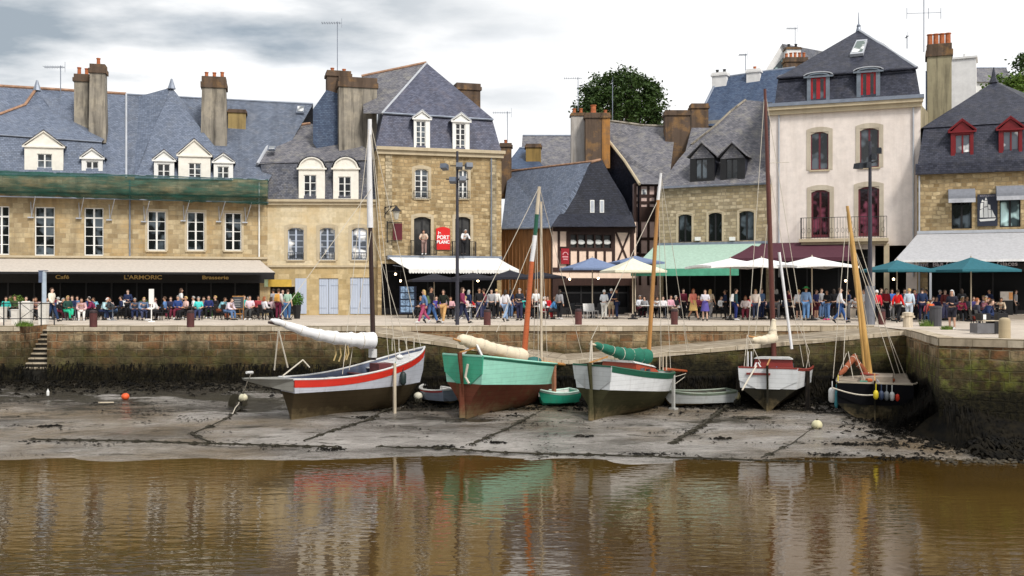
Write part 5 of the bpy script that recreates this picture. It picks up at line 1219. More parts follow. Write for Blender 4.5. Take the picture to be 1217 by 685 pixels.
def thw(h, t, zoff, w, mat, wd_=.22):
    z = h.zS(t)-zoff; y = h.sec(t, z)-.05; MB().box(h.L*t-wd_/2, h.L*t+wd_/2, -y, y, z-.04, z).build('thwart', mat, h.bt)
def rudder(h, mat, blade=.42, top=.5):
    zk = h.zK(0); zt_ = h.zS(0)+.12; m = MB(); x0 = h.X(0, zk)-.02; x1 = h.X(0, zt_)-.07
    zw_ = h.zW(0)
    m.hexa([(x0-blade, -.03, zk+.06), (x0, -.03, zk+.04), (x0, .03, zk+.04), (x0-blade, .03, zk+.06), (h.X(0, zw_)-blade*.75, -.03, zw_), (h.X(0, zw_)-.05, -.03, zw_), (h.X(0, zw_)-.05, .03, zw_), (h.X(0, zw_)-blade*.75, .03, zw_)])
    m.hexa([(h.X(0, zw_)-blade*.5, -.035, zw_+.002), (h.X(0, zw_)-.05, -.035, zw_+.002), (h.X(0, zw_)-.05, .035, zw_+.002), (h.X(0, zw_)-blade*.5, .035, zw_+.002), (x1-.2, -.035, zt_), (x1, -.035, zt_), (x1, .035, zt_), (x1-.2, .035, zt_)])
    r = m.build('rudder', mat, h.bt); MB().bar((x1-.1, 0, zt_), (x1+1.1, .05, zt_+.18), .05).build('tiller', VARN, r); return r
def spar(h, pts, r, mat, name='mast', n=10): r = [q*.86 for q in r] if isinstance(r, (list, tuple)) else r*.86; return MB().tube(pts, r, n).build(name, mat, h.bt, smooth=True)
def stays(h, lst, r=.011, name='stay', mat=None):
    for a, b_ in lst:
        a = Vector(a); b_ = Vector(b_); MB().tube([a, a.lerp(b_, .5)-Vector((0, 0, .0)), b_], r, 5).build(name, mat or ROPE, h.bt)
def bundle(h, a, b_, ra, rb, mat, name='furled_sail', sag=.12, seed=1, spar_mat=None, n=22):
    """sail rolled along its spar: lumpy tube with ties"""
    r_ = random.Random(seed); a = Vector(a); b_ = Vector(b_); pts = []; rs = []
    for k in range(n+1):
        u = k/n; p = a.lerp(b_, u); p.z -= sag*math.sin(math.pi*u); p += Vector((r_.uniform(-.02, .02), r_.uniform(-.02, .02), r_.uniform(-.015, .015))); pts.append(p)
        rs.append((ra+(rb-ra)*u**.8)*r_.uniform(.88, 1.12)*(.45 if k in (0,) else 1))
    s = MB().tube(pts, rs, 12).build(name, mat, h.bt, smooth=True)
    for k in range(3, n, 4): d = (pts[k+1]-pts[k]).normalized()*.013; MB().tube([pts[k]-d, pts[k]+d], rs[k]*1.03, 12).build('sail_tie', ROPE, s)
    return pts
def fender(h, p, mat=None, r=.09, l=.45):
    f = MB().lathe([(.02, l+.25), (.02, l), (r*.6, l-.02), (r, l-.1), (r, .1), (r*.6, .02), (.02, 0)], (0, 0, 0), 10).build('fender', mat or plain('white_fender', (.7, .7, .68), .4), h.bt, smooth=True); f.location = p; return f
def leg(h, t, side, mat, zoff=.0, w=.1):
    y = side*(h.sec(t, h.zW(t)+.3)+.10); x = h.L*t; p = h.M @ Vector((x, y, 0)); foot = mudz(p.x, p.y)-h.z0; m = MB()
    m.bar((x, y, foot), (x, y, h.zS(t)-.05), w); m.box(x-.14, x+.14, y-.14, y+.14, foot-.02, foot+.05); m.build('beaching_leg', mat, h.bt)
def D(x0, d): return (XatD(x0, d), d)

# ---- 1 white and grey open boat with red stripe
GREYHULL = hullpaint('pale_grey_hull', (.56, .58, .66), .4); REDSTR = hullpaint('red_stripe_paint', (.72, .035, .02), .35, amt=.15); BOT1 = hullpaint('brown_weedy_bottom', (.075, .054, .03), .9, (.05, .04, .02), .6, 1.2)
DECKW = hullpaint('white_deck_paint', (.62, .62, .62), .6, amt=.4); BLUEIN = hullpaint('dark_blue_inside', (.06, .08, .14), .6); MAROONIN = hullpaint('maroon_inside', (.13, .025, .03), .6)
bt, h = boat('large pale grey boat with a bright red stripe, white furled sail hanging over its stern', D(346, 39.9), D(505, 43.6), beam=2.5, sheer=(-1.72, -1.55, -.72), keel=(-3.42, -3.12), wl=(-2.25, -2.15), tw=.55, rake=.2, e0=1.6,
    mats=dict(bottom=BOT1, side=GREYHULL, stripe=REDSTR, deck=DECKW, rail=DECKW), stripe=.30, deck=.72, floor=.45, railm=DECKW, inner=BLUEIN)
ct = MB()   # overhanging counter behind the sternpost
zt1 = h.zS(0); w0 = h.sec(0, zt1)
cpts = [(0.05, w0), (-1.0, w0*.72), (-1.75, .16)]
top = [(x-.2, y, zt1+.02+.05*abs(x)) for x, y in cpts]; bot = [(.02, w0*.8, h.zW(0)), (-.95, w0*.4, h.zW(0)+.25), (-1.9, .1, zt1+.02)]
for s in (1, -1):
    for k in range(2): a, b_, c, d = top[k], top[k+1], bot[k+1], bot[k]; ct.poly([(p[0], s*p[1], p[2]) for p in (a, b_, c, d)])
for k in range(2):
    ct.poly([(bot[k][0], bot[k][1], bot[k][2]), (bot[k+1][0], bot[k+1][1], bot[k+1][2]), (bot[k+1][0], -bot[k+1][1], bot[k+1][2]), (bot[k][0], -bot[k][1], bot[k][2])])
    ct.poly([(top[k][0], top[k][1], top[k][2]-.03), (top[k][0], -top[k][1], top[k][2]-.03), (top[k+1][0], -top[k+1][1], top[k+1][2]-.03), (top[k+1][0], top[k+1][1], top[k+1][2]-.03)])
ct.poly([(p[0], p[1], p[2]) for p in (top[2], bot[2])]+[(p[0], -p[1], p[2]) for p in (bot[2], top[2])])
ct.build('counter_stern', hullpaint('counter_grey_paint', (.26, .26, .24), .5), bt, recalc=False)
for t in (.18, .36, .52, .66): thw(h, t, .18, 0, DECKW if t != .52 else MAROONIN, .26)
m = MB(); m.box(h.L*.6, h.L*.72, -.4, .4, h.zS(.66)-.4, h.zS(.66)+.05); m.build('engine_box', MAROONIN, bt)
mb, mt = h.at(444, 428, 42.1), h.at(440, 268, 42.1); mtt = h.at(439.5, 142, 42.1)
spar(h, [mb, mt], [.125, .105], TARM); spar(h, [mt-Vector((0, 0, .1)), h.at(439, 205, 42.1), mtt], [.15, .13, .095], SAILW, 'topmast')
a, b_ = h.at(443, 405, 41.6), h.at(322, 380, 38.6)
bundle(h, b_, a, .09, .33, SAILW, 'furled_sail', .22, 3, n=26); spar(h, [b_+Vector((-.1, 0, -.1)), a+Vector((.1, 0, -.22))], .06, TARM, 'boom')
stays(h, [(mtt, h.at(471, 430, 42.3)), (mtt, h.at(407, 445, 40.4)), (mt, h.at(487, 424, 43)), (mtt, h.at(500, 412, 43.4)), (h.at(441, 275, 42), h.at(415, 440, 41)), (h.at(441, 225, 42), h.at(333, 375, 39)), (h.at(441, 160, 42), h.at(462, 428, 42))], .013)
stays(h, [(h.at(331, 392, 38.8), h.at(326, 440, 39.3)), (h.at(331, 392, 38.8), h.at(342, 437, 39.3))], .03, 'sheet_rope')
for px, py in ((398, 411), (404, 412), (410, 412), (413, 410)): m = MB(); p = h.at(px, py, 40.7); m.tube([p, p+Vector((.05, 0, -.35)), p+Vector((-.05, 0, -.6))], .03, 6); m.build('rope_coil', plain('tan_rope', (.45, .33, .15), .9), bt)
MB().bar(h.at(443, 415, 41.9), h.at(443, 425, 41.9), .25).build('mast_step', DECKW, bt)
fender(h, h.at(479, 458, 41.6), plain('dark_teal_fender', (.02, .035, .035), .5), .13, .55); fender(h, h.at(475, 428, 41.9), None, .16, .22); fender(h, h.at(470, 452, 41.6), plain('green_fender', (.15, .3, .25), .5), .06, .5)
p0 = h.at(469, 432, 41.2); w_ = h.M @ p0; MB().bar(p0, (p0.x, p0.y, mudz(w_.x, w_.y)-h.z0), .1).build('beaching_leg', PALESPAR, bt)
m = MB(); [m.bar(h.at(px, 417, 42.4), h.at(px, 402, 42.4), .03) for px in (466, 474, 483, 492)]; m.tube([h.at(466, 402, 42.4), h.at(492, 401, 42.4)], .02, 6); m.build('guard_rail', ROPE, bt)
spar(h, [h.at(300, 443, 38.9), h.at(293, 443, 38.6)], [.07, .06], DECKW, 'boomkin'); stays(h, [(h.at(336, 447, 39), h.at(360, 428, 40)), (h.at(360, 428, 40), h.at(368, 437, 40))], .03, 'tiller_frame')

# ---- 2 mint green boat
MINT = hullpaint('mint_green_hull', (.33, .70, .56), .35, amt=.15); MINTD = hullpaint('deep_green_transom', (.06, .42, .26), .35, amt=.2); DGREEN = hullpaint('dark_green_strake', (.012, .10, .06), .4, amt=.1); BOT2 = hullpaint('faded_red_bottom', (.15, .05, .03), .9, (.12, .09, .04), .8, 1.5)
OCHRE = hullpaint('ochre_deck', (.36, .17, .07), .6)
bt, h = boat('mint green boat with darker green transom and orange-painted mast', D(553, 40.4), D(659, 44.6), beam=2.65, sheer=(-.85, -1.22, -1.50), keel=(-3.36, -3.08), wl=(-1.95, -2.32), tw=.80, rake=.15, e0=1.5,
    mats=dict(bottom=BOT2, side=MINT, stripe=DGREEN, transom=MINTD, deck=OCHRE, rail=MINT), stripe=.10, deck=.60, floor=.4, stem=.35, full=.45)
rudder(h, BOT2, .30); thw(h, .2, .15, 0, DECKW); thw(h, .42, .15, 0, OCHRE)
mb = h.at(622, 436, 42.6); m1 = h.at(632, 311, 42.6); m2 = h.at(636, 280, 42.6); m3 = h.at(638, 255, 42.6); m4 = h.at(641, 222, 42.6)
spar(h, [mb, m1], [.145, .115], ORANGEM); spar(h, [m1, m2], .11, SAILW, 'mast_band'); spar(h, [m2, m3], .1, DGREEN, 'mast_band'); spar(h, [m3, m4], [.1, .075], PALESPAR, 'mast_head'); spar(h, [h.at(643.5, 425, 42.9), h.at(643, 240, 42.9)], .06, PALESPAR, 'hoisted_spar')
MB().bar(h.at(622, 440, 42.5), h.at(622, 420, 42.5), .3).build('mast_step', ORANGEM, bt)
a, b_ = h.at(623, 424, 42.4), h.at(545, 402, 40.6); bundle(h, b_, a, .22, .30, SAILC, 'furled_sail', .05, 5)
spar(h, [b_+Vector((-.3, 0, -.02)), a+Vector((0, 0, -.2))], .05, VARN, 'boom')
stays(h, [(m4, h.at(553, 400, 40.8)), (m2, h.at(590, 395, 41.5)), (m4, h.at(651, 436, 43.4)), (m3, h.at(634, 430, 43.6)), (m3, h.at(640, 432, 42.4)), (m4, h.at(696, 438, 45))], .013)
m = MB(); q = [h.at(548, 424, 40.6), h.at(560, 409, 40.9), h.at(566, 409, 40.9), h.at(575, 428, 40.2)]; [m.bar(a_, b2_, .08) for a_, b2_ in zip(q, q[1:])]; m.build('boom_gallows', DECKW, bt)
MB().ball(h.at(634, 429, 42.6), .32, sq=(1.3, .9, .55)).build('rope_heap', plain('teal_tarp', (.02, .12, .11), .7), bt, smooth=True)
spar(h, [h.at(640, 430, 43.5), h.at(696, 436, 45.2)], [.09, .06], VARN, 'bowsprit'); fender(h, h.at(645, 462, 43.6), None, .1, .55)
leg(h, .78, -1, hullpaint('rusty_leg_paint', (.34, .15, .09), .7, amt=.5), w=.14)
m = MB(); p = h.at(556, 433, 39.9); m.tube([p, p+Vector((-.03, .1, -.5)), p+Vector((-.03, -.1, -.75))], .05, 6); m.build('mooring_rope', ROPE, bt)
for px, py in ((576, 424), (584, 425), (606, 427), (611, 427)): p = h.at(px, py, 41.6); MB().bar(p-Vector((0, 0, .35)), p, .07).build('timberhead', SAILC, bt)

# ---- 3 white boat with dark green strake and red cabin
WHULL = hullpaint('white_hull', (.76, .78, .80), .35, amt=.2); OLIVEB = hullpaint('mossy_olive_bottom', (.06, .056, .028), .9, (.04, .04, .02), .7, 1.3); CABR = hullpaint('red_brown_cabin', (.33, .05, .02), .4, amt=.15); TRW = hullpaint('grey_white_transom', (.52, .54, .55), .45, amt=.35)
bt, h = boat('white boat with dark green strake, red-brown cabin and green sail cover', D(706, 39.9), D(797, 43.6), beam=2.5, sheer=(-1.22, -1.62, -1.74), keel=(-3.40, -3.14), wl=(-2.12, -2.55), tw=.74, rake=.12, e0=1.5,
    mats=dict(bottom=OLIVEB, side=WHULL, stripe=DGREEN, transom=TRW, deck=DECKW, rail=DGREEN), stripe=.20, deck=.30, floor=.35, stem=.3, full=.45)
rudder(h, OLIVEB, .30)
def cabin(h, t0, t1, hh, w, mat, roofm, trunk=.0, front=.5):
    x0, x1 = h.L*t0, h.L*t1; z0, z1 = h.zS(t0)-.15, h.zS(t1)-.15; m = MB()
    m.hexa([(x0, -w, z0), (x1, -w*.7, z1), (x1, w*.7, z1), (x0, w, z0), (x0+.05, -w*.9, z0+hh), (x1-front, -w*.62, z1+hh*.85), (x1-front, w*.62, z1+hh*.85), (x0+.05, w*.9, z0+hh)])
    c = m.build('cabin', mat, h.bt); r = MB(); r.hexa([(x0-.05, -w*.96, z0+hh+.003), (x1-front+.06, -w*.68, z1+hh*.85+.003), (x1-front+.06, w*.68, z1+hh*.85+.003), (x0-.05, w*.96, z0+hh+.003), (x0-.05, -w*.8, z0+hh+.09), (x1-front+.05, -w*.5, z1+hh*.85+.08), (x1-front+.05, w*.5, z1+hh*.85+.08), (x0-.05, w*.8, z0+hh+.09)])
    r.build('cabin_roof', roofm, c); g_ = MB()
    for s in (1, -1):
        for u in (.3, .6): xx = x0+(x1-front-x0)*u; yy = s*(w*.965-(w*.3)*u+.005); zz = z0+(z1-z0)*u+hh*.5; g_.box(xx-.14, xx+.14, yy-.02, yy+.02, zz-.07, zz+.07)
    g_.build('porthole', GLASS, c)
cabin(h, .30, .72, .48, .92, CABR, DECKW)
mb, m2, m4 = h.at(770, 436, 42.2), h.at(782, 238, 42.2), h.at(785.5, 206, 42.2)
spar(h, [mb, m2], [.11, .085], VARN); spar(h, [m2, m4], [.08, .06], SAILW, 'mast_head')
GCOV = plain('green_sail_cover', (.012, .13, .085), .8, .2, 3, bmp=.3); a, b_ = h.at(770, 424, 42.), h.at(706, 409, 40.2); bundle(h, b_, a, .10, .34, GCOV, 'sail_cover', .12, 8)
spar(h, [b_+Vector((-.25, 0, .02)), a], .05, PALESPAR, 'boom'); spar(h, [h.at(790, 439, 43.2), h.at(823, 442, 44.8)], [.09, .06], hullpaint('red_brown_spar', (.35, .08, .03), .4), 'bowsprit'); spar(h, [h.at(716, 437, 40.2), h.at(745, 438, 41.5)], .05, VARN, 'boathook')
stays(h, [(m2, h.at(703, 403, 40)), (m4, h.at(797, 438, 42.8)), (m4, h.at(822, 441, 44.7)), (h.at(783, 230, 42.2), h.at(786, 436, 43)), (h.at(812, 385, 44.5), h.at(819, 440, 44.8)), (h.at(822, 442, 44.8), h.at(795, 462, 43.4)), (h.at(822, 442, 44.8), h.at(796, 450, 43.3))], .013)
m = MB(); [m.tube([h.at(703, 405, 40), h.at(px, 438, 39.9)], .035, 6) for px in (700, 704)]; m.build('mainsheet', ROPE, bt)
m = MB(); [m.bar(h.at(px, 440, 42.9), h.at(px, 422, 42.9), .035) for px in (784, 788, 792)]; m.build('stanchion', PALESPAR, bt)
leg(h, .78, -1, hullpaint('grey_leg_paint', (.42, .42, .40), .6), w=.11)

# ---- 4 white boat seen from astern
BOTK = hullpaint('black_weedy_bottom', (.022, .02, .014), .8, (.06, .05, .025), .5, 1.4); REDDK = hullpaint('dark_red_rail', (.26, .04, .03), .45, amt=.1)
bt, h = boat('white boat seen from astern with dark red cabin, standing on two black legs', D(913, 41.6), D(934, 47.2), beam=2.85, sheer=(-1.45, -1.62, -1.35), keel=(-3.30, -2.95), wl=(-2.28, -2.2), tw=.80, rake=.12, upf=.95, vee=1.3,
    mats=dict(bottom=BOTK, side=WHULL, stripe=REDDK, transom=WHULL, deck=DECKW, rail=REDDK), stripe=.06, deck=.25, floor=.3, full=.5)
rudder(h, BOTK, .3); cabin(h, .26, .66, .55, .85, hullpaint('dark_red_cabin', (.24, .025, .02), .4, amt=.1), DECKW)
mb, mt = h.at(920, 430, 44.2), h.at(909, 106, 44.2); REDM = hullpaint('red_brown_mast', (.11, .03, .022), .4, amt=.1)
spar(h, [mb, h.at(914, 250, 44.2), mt], [.13, .12, .07], REDM)
bundle(h, h.at(894, 404, 42.6), h.at(920, 402, 43.8), .13, .22, SAILC, 'furled_sail', .05, 11, n=12); spar(h, [h.at(889, 400, 42.4), h.at(922, 404, 44)], .05, VARN, 'boom'); bundle(h, h.at(918, 400, 43.9), h.at(920, 380, 44), .2, .1, SAILC, 'sail_head', 0, 12, n=8)
spar(h, [h.at(941, 415, 44), h.at(926, 300, 44)], .07, SAILW, 'hoisted_spar')
stays(h, [(mt, h.at(886, 450, 43.8)), (mt, h.at(962, 436, 44.3)), (h.at(914, 250, 44.2), h.at(893, 440, 44)), (h.at(913, 195, 44.2), h.at(955, 436, 44.4)), (h.at(888, 398, 42.4), h.at(884, 440, 42)), (h.at(888, 398, 42.4), h.at(904, 432, 42)), (h.at(948, 384, 44), h.at(962, 418, 44)), (h.at(962, 418, 44), h.at(958, 438, 44)), (h.at(910, 194, 44.2), h.at(938, 193, 44.2))], .014)
LGB = hullpaint('black_leg', (.012, .010, .009), .7); leg(h, .22, 1, LGB, w=.17); leg(h, .22, -1, LGB, w=.17)
m = MB(); [m.bar(h.at(px, 437, 42), h.at(px, 418, 42), .04) for px in (889, 893)]; [m.bar(h.at(a_, 438, 42), h.at(b2_, 431, 42), .05) for a_, b2_ in ((896, 899), (905, 901))]; m.build('stern_frame', SAILW, bt)
m = MB(); m.tube([h.at(899, 435, 41.5), h.at(890, 450, 41), h.at(882, 464, 40.6)], .035, 6); m.build('mooring_rope', ROPE, bt)
MB().box(h.X(0, 1)-.12, h.X(0, 1)-.07, -.1, .85, h.zS(0)-.28, h.zS(0)-.2).build('name_board', REDDK, bt)

# ---- 5 black boat
BLK = hullpaint('black_hull', (.004, .004, .006), .7, (.02, .018, .014), .2); TANM = wood('golden_spar', (.50, .30, .10), .35, (6, 6, .5)); ORS = plain('tan_orange_sail', (.24, .065, .025), .85, .25, 3, bmp=.3)
bt, h = boat('black-hulled boat with golden mast, orange sail heap and coloured fenders beside the mossy wall', D(1040, 40.0), D(1046, 46.0), beam=3.15, sheer=(-1.92, -2.0, -1.55), keel=(-3.40, -3.05), wl=(-2.75, -2.6), tw=.86, rake=.15, upf=1.0, vee=.42,
    mats=dict(bottom=BOTK, side=BLK, stripe=BLK, transom=BLK, deck=plain('grey_tan_deck', (.36, .30, .24), .7), rail=plain('pale_rope_rail', (.42, .36, .28), .8)), stripe=.1, deck=.15, floor=.25, full=.45)
rudder(h, BOTK, .3)
mb, mt = h.at(1033, 446, 43.4), h.at(1007, 245, 43.4); spar(h, [mb, h.at(1014, 300, 43.4), mt], [.17, .14, .07], TANM); spar(h, [h.at(1027, 440, 43.1), h.at(1013, 290, 43.3)], .06, TANM, 'hoisted_spar')
bundle(h, h.at(998, 446, 41.5), h.at(1016, 424, 42.6), .09, .13, ORS, 'sail_heap', 0, 21, n=8); bundle(h, h.at(1014, 425, 42.6), h.at(1032, 448, 42.5), .11, .12, ORS, 'sail_heap', 0, 22, n=8)
spar(h, [h.at(1030, 452, 41.8), h.at(1062, 452, 42.5)], .09, ORANGEM, 'boom'); spar(h, [h.at(1024, 444, 42), h.at(1052, 448, 43)], .06, REDDK, 'boathook')
MB().box(h.L*.3, h.L*.62, -.6, .6, h.zS(.4)-.2, h.zS(.4)+.2).build('hatch', plain('grey_tan_deck', (.36, .30, .24), .7), bt)
stays(h, [(mt, h.at(1070, 446, 43.4)), (mt, h.at(990, 450, 43)), (h.at(1013, 290, 43.4), h.at(1064, 448, 43)), (h.at(1013, 290, 43.4), h.at(1076, 448, 43.3)), (h.at(1010, 270, 43.4), h.at(1002, 440, 42)), (h.at(1006, 420, 42.2), h.at(994, 452, 42)), (h.at(1008, 418, 42.2), h.at(1014, 450, 41.8)), (h.at(1016, 420, 42.2), h.at(1028, 452, 41.8)), (mt, h.at(1040, 440, 46))], .015)
cols = [('yellow_fender', (.70, .55, .03)), ('navy_fender', (.04, .06, .12)), ('grey_fender', (.2, .22, .24)), ('white_fender', (.7, .7, .68)), ('red_fender', (.75, .05, .02)), ('red_fender', (.75, .05, .02))]
for k, (nm, c) in enumerate(cols):
    px = 1041+6.4*k; fender(h, h.at(px, 475+k*.6, 39.4+.06*k), plain(nm, c, .45), .10, .36)
fender(h, h.at(989, 479, 41.1), None, .15, .62); fender(h, h.at(994, 485, 41), plain('teal_fender', (.05, .25, .3), .5), .08, .7); fender(h, h.at(996, 462, 41.2), plain('yellow_fender', (.70, .55, .03)), .07, .3)
m = MB(); m.tube([h.at(1038, 459, 40.6), h.at(1048, 468, 40.2), h.at(1064, 473, 40.4), h.at(1080, 475, 41.5)], .03, 6); m.build('mooring_rope', ROPE, bt)
m = MB(); m.tube([h.at(1005, 484, 40.6), h.at(1012, 489, 40.4)], .09, 8); m.build('exhaust_pipe', plain('red_lead', (.3, .04, .03), .6), bt)

m = MB(); ps_ = []
for k in range(13): u = k/12; ps_.append(h.at(989+84*u, 461+9*math.sin(math.pi*u), 39.75))
m.tube(ps_, .03, 6); m.build('rope_swag', ROPE, bt)
# ---- dinghies
def dinghy(label, S, Bw, beam, zs, zk, side, bottom, rail, inner, stripem=None, thw_=(.3, .6)):
    b = empty('dinghy', (0, 0, 0), 0, label, 'dinghy'); h = hull(b, S, Bw, beam, (zs, zs-.06, zs+.06), (zk, zk), (zk+.14, zk+.14), tw=.8, rake=.05, e0=.6, e1=.5, stem=.3, stripe=.07, floor=.28, mats=dict(bottom=bottom, side=side, stripe=stripem or rail, deck=inner, rail=rail, transom=side))
    for t in thw_: thw(h, t, .06, 0, rail, .2)
    return b, h
WH2 = hullpaint('white_grp', (.66, .66, .64), .4, amt=.3); RED2 = hullpaint('red_band', (.5, .03, .03), .4); BL2 = hullpaint('grey_blue_grp', (.26, .30, .38), .5)
dinghy('small white dinghy with a thin red band behind the bow of the red-striped boat', D(537, 43.0), D(503, 44.4), 1.25, mudz(0, 43.5)+.62, mudz(0, 43.5)+.02, BL2, BOTK, WH2, WH2, RED2)
GD = hullpaint('bright_green_dinghy', (.03, .42, .27), .4)
dinghy('small green dinghy with white thwarts moored behind the mint green boat', D(682, 43.2), D(640, 42.6), 1.35, mudz(0, 43)+.62, mudz(0, 43)+.02, GD, GD, hullpaint('pale_green_rail', (.50, .68, .60), .5), WH2)
dinghy('long low grey rowing boat with black bottom between the white boats', D(868, 43.3), D(788, 42.6), 1.3, mudz(0, 43)+.60, mudz(0, 43)+.0, hullpaint('pale_grey_rowboat', (.44, .46, .46), .5), BOTK, hullpaint('grey_green_rail', (.16, .2, .15), .5), hullpaint('dark_inside', (.06, .06, .05), .7), thw_=(.25, .5, .75))

# ---- buoys, chains, weed clumps
def buoy(px, py, r, c, label, seed=0, sq=(1, 1, .9), weed=True, up=0):
    d = 41.0
    for _ in range(20): z = mudz(0, d)+r*.8+up; d = (EYE-z)*F/(py-CY)
    X = XatD(px, d); o = empty('mooring_buoy', (X, d, mudz(X, d)), 0, label, 'buoy'); MB().ball((0, 0, r*.8+up), r, 14, 10, sq).build('float', plain('buoy_%d' % seed, c, .5, .2, 5), o, smooth=True)
    MB().tube([(0, 0, r*1.5+up), (0, 0, r*1.9+up)], .04, 6).build('eye', ROPED, o)
    if weed:
        m = MB(); r_ = random.Random(seed)
        for k in range(26): a = r_.uniform(0, 6.3); rr = r_.uniform(.0, r*.9); x, y = rr*math.cos(a), rr*math.sin(a); m.poly([(x-.04, y, r*.5+up), (x+.04, y, r*.5+up), (x+r_.uniform(-.1, .1), y-.1, r_.uniform(-.05, .1))])
        m.build('hanging_weed', ROPED, o, recalc=False)
    return X, d
BW_ = (.62, .58, .42)
B1x = buoy(289, 473, .19, BW_, 'pale mooring buoy off the stern of the red-striped boat', 1, up=.25)
buoy(149, 471.5, .17, (.75, .11, .03), 'orange mooring buoy on the weed below the left quay wall', 2, weed=False)
buoy(497, 463, .19, (.66, .63, .52), 'off-white buoy under the bow of the red-striped boat', 3, up=.15); buoy(673, 470, .19, (.62, .58, .44), 'cream buoy in front of the green dinghy', 4, up=.1)
B2x = buoy(874, 471, .22, (.62, .55, .28), 'yellowish buoy left of the white boat seen from astern', 5, up=.2); buoy(971, 505, .20, (.60, .56, .36), 'yellowish-white buoy on the mud left of the black boat', 6, weed=True)
def md(px, py):
    d = 40
    for _ in range(25): d = (EYE-mudz(0, d))*F/(py-CY)
    x = XatD(px, d); return Vector((x, d, mudz(x, d)+.05))
def chain(name, pts, label, r=.022, mat=None, clumps=14, seed=1, cs=.09):
    r_ = random.Random(seed); P = [md(*p) if len(p) == 2 else Vector(p) for p in pts]; o = empty(name, P[0], 0, label, 'mooring line'); m = MB(); Q = []
    for a, b_ in zip(P, P[1:]):
        k = max(2, int((b_-a).length/.5))
        for i in range(k): q = a.lerp(b_, i/k); q += Vector((r_.uniform(-.03, .03), r_.uniform(-.06, .06), .0)); Q.append(q)
    Q.append(P[-1]); m.tube([q-P[0] for q in Q], r, 6); m.build('rope', mat or ROPED, o)
    c = MB()
    for k in range(clumps):
        q = r_.choice(Q)-P[0]
        for j in range(9): a = r_.uniform(0, 6.28); s = cs*r_.uniform(.6, 2); v = Vector((math.cos(a)*s, math.sin(a)*s*.7, 0)); c.poly([q+Vector((0, 0, .06)), q+v+Vector((.03, 0, -.0)), q+v*1.3+Vector((0, 0, -.06)), q+v+Vector((-.03, .02, .0))])
    if clumps: c.build('clinging_weed', ROPED, o, recalc=False)['kind'] = 'stuff'
chain('ground_chain', [(40, 524), (130, 525), (230, 528), (330, 531), (400, 533)], 'long weedy chain lying across the mud near the water, left part', .028, clumps=60, seed=1)
chain('ground_chain', [(452, 533), (520, 534), (600, 540), (700, 542), (812, 546), (930, 550), (1045, 553)], 'weedy chain along the water edge from the middle to the right wall', .028, clumps=70, seed=2)
chain('mooring_chain', [(228, 517), (250, 508), (270, 499), (285, 487)], 'short weedy chain running down from the left pale buoy', .024, clumps=10, seed=3); chain('mooring_chain', [(228, 517), (250, 527)], 'branching end of the left weedy chain', .03, clumps=3, seed=31)
chain('mooring_chain', [(362, 525), (400, 512), (440, 500), (452, 492), (470, 484)], 'weedy chain under the red-striped boat', .026, clumps=16, seed=4)
chain('mooring_chain', [(560, 530), (600, 512), (640, 492), (655, 482)], 'weedy chain running down from the mint green boat', .028, clumps=22, seed=5)
chain('mooring_chain', [(800, 528), (830, 510), (856, 490), (872, 476)], 'thick weedy chain running down from the yellowish buoy', .045, clumps=40, seed=6)
chain('mooring_chain', [(905, 545), (940, 530), (968, 509)], 'thin line running down from the buoy left of the black boat', .018, clumps=3, seed=7)
chain('mooring_rope', [(276, 495), (300, 455)][:1]+[tuple(md(289, 478)+Vector((0, 0, .3))), tuple(W(298, 445, 38.8))], 'pale rope from the left buoy up to the red-striped boat', .02, ROPE, 0, 8)
q = B1x; o = empty('weed_clump', (q[0]-.35, q[1]-.5, mudz(0, q[1])), 0, 'black shaggy weed clump hanging on the line below the left pale buoy', 'seaweed'); m = MB(); r_ = random.Random(9)
for k in range(160): a = r_.uniform(0, 6.28); rr = r_.uniform(0, .16); x, y = rr*math.cos(a), rr*math.sin(a); z1 = r_.uniform(.35, .62); m.poly([(x-.025+.25*z1, y, z1), (x+.025+.25*z1, y, z1), (x+r_.uniform(-.08, .08), y, max(0, z1-r_.uniform(.2, .5)))])
m.build('fronds', ROPED, o, recalc=False)
# weed hanging and lying: nobody could count it
r_ = random.Random(5); m = MB()
def tuft(x, y, z, s, k=7, drop=1):
    for j in range(k):
        a = r_.uniform(0, 6.28); dx, dy = math.cos(a)*s*r_.uniform(.2, 1), math.sin(a)*s*r_.uniform(.2, 1); w = s*.16
        m.poly([(x-w, y, z+s*.25), (x+w, y, z+s*.25), (x+dx+w*.5, y+dy, z-s*.3*drop*r_.random()), (x+dx-w*.5, y+dy, z-s*.3*drop*r_.random())])
def hang(x, y, z, nx, ny, l):
    t = (-ny, nx); w = r_.uniform(.012, .04); o = r_.uniform(.01, .10); m.poly([(x-t[0]*w, y-t[1]*w, z), (x+t[0]*w, y+t[1]*w, z), (x+nx*o+t[0]*w*.6, y+ny*o+t[1]*w*.6, z-l*.6), (x+nx*o*1.4, y+ny*o*1.4, z-l)])
for k in range(9000):   # back walls
    if r_.random() < .42: x = r_.uniform(-30, RX0); y = QY
    else: x = r_.uniform(RX0, 17); y = RD
    z = r_.uniform(-3.1, -1.75)-(.25*NZ_.noise(Vector((x*.6, 0, 0)))); 
    if y == RD: z = min(z, -2.0)
    hang(x, y-.01, z, 0, -1, r_.uniform(.10, .30))
for k in range(2600):
    x = r_.uniform(-26, 17); y0 = QY if x < RX0 else RD; y = y0-abs(r_.gauss(0, 1.1))-.05; tuft(x, y, mudz(x, y)+.05, r_.uniform(.10, .26), 6)
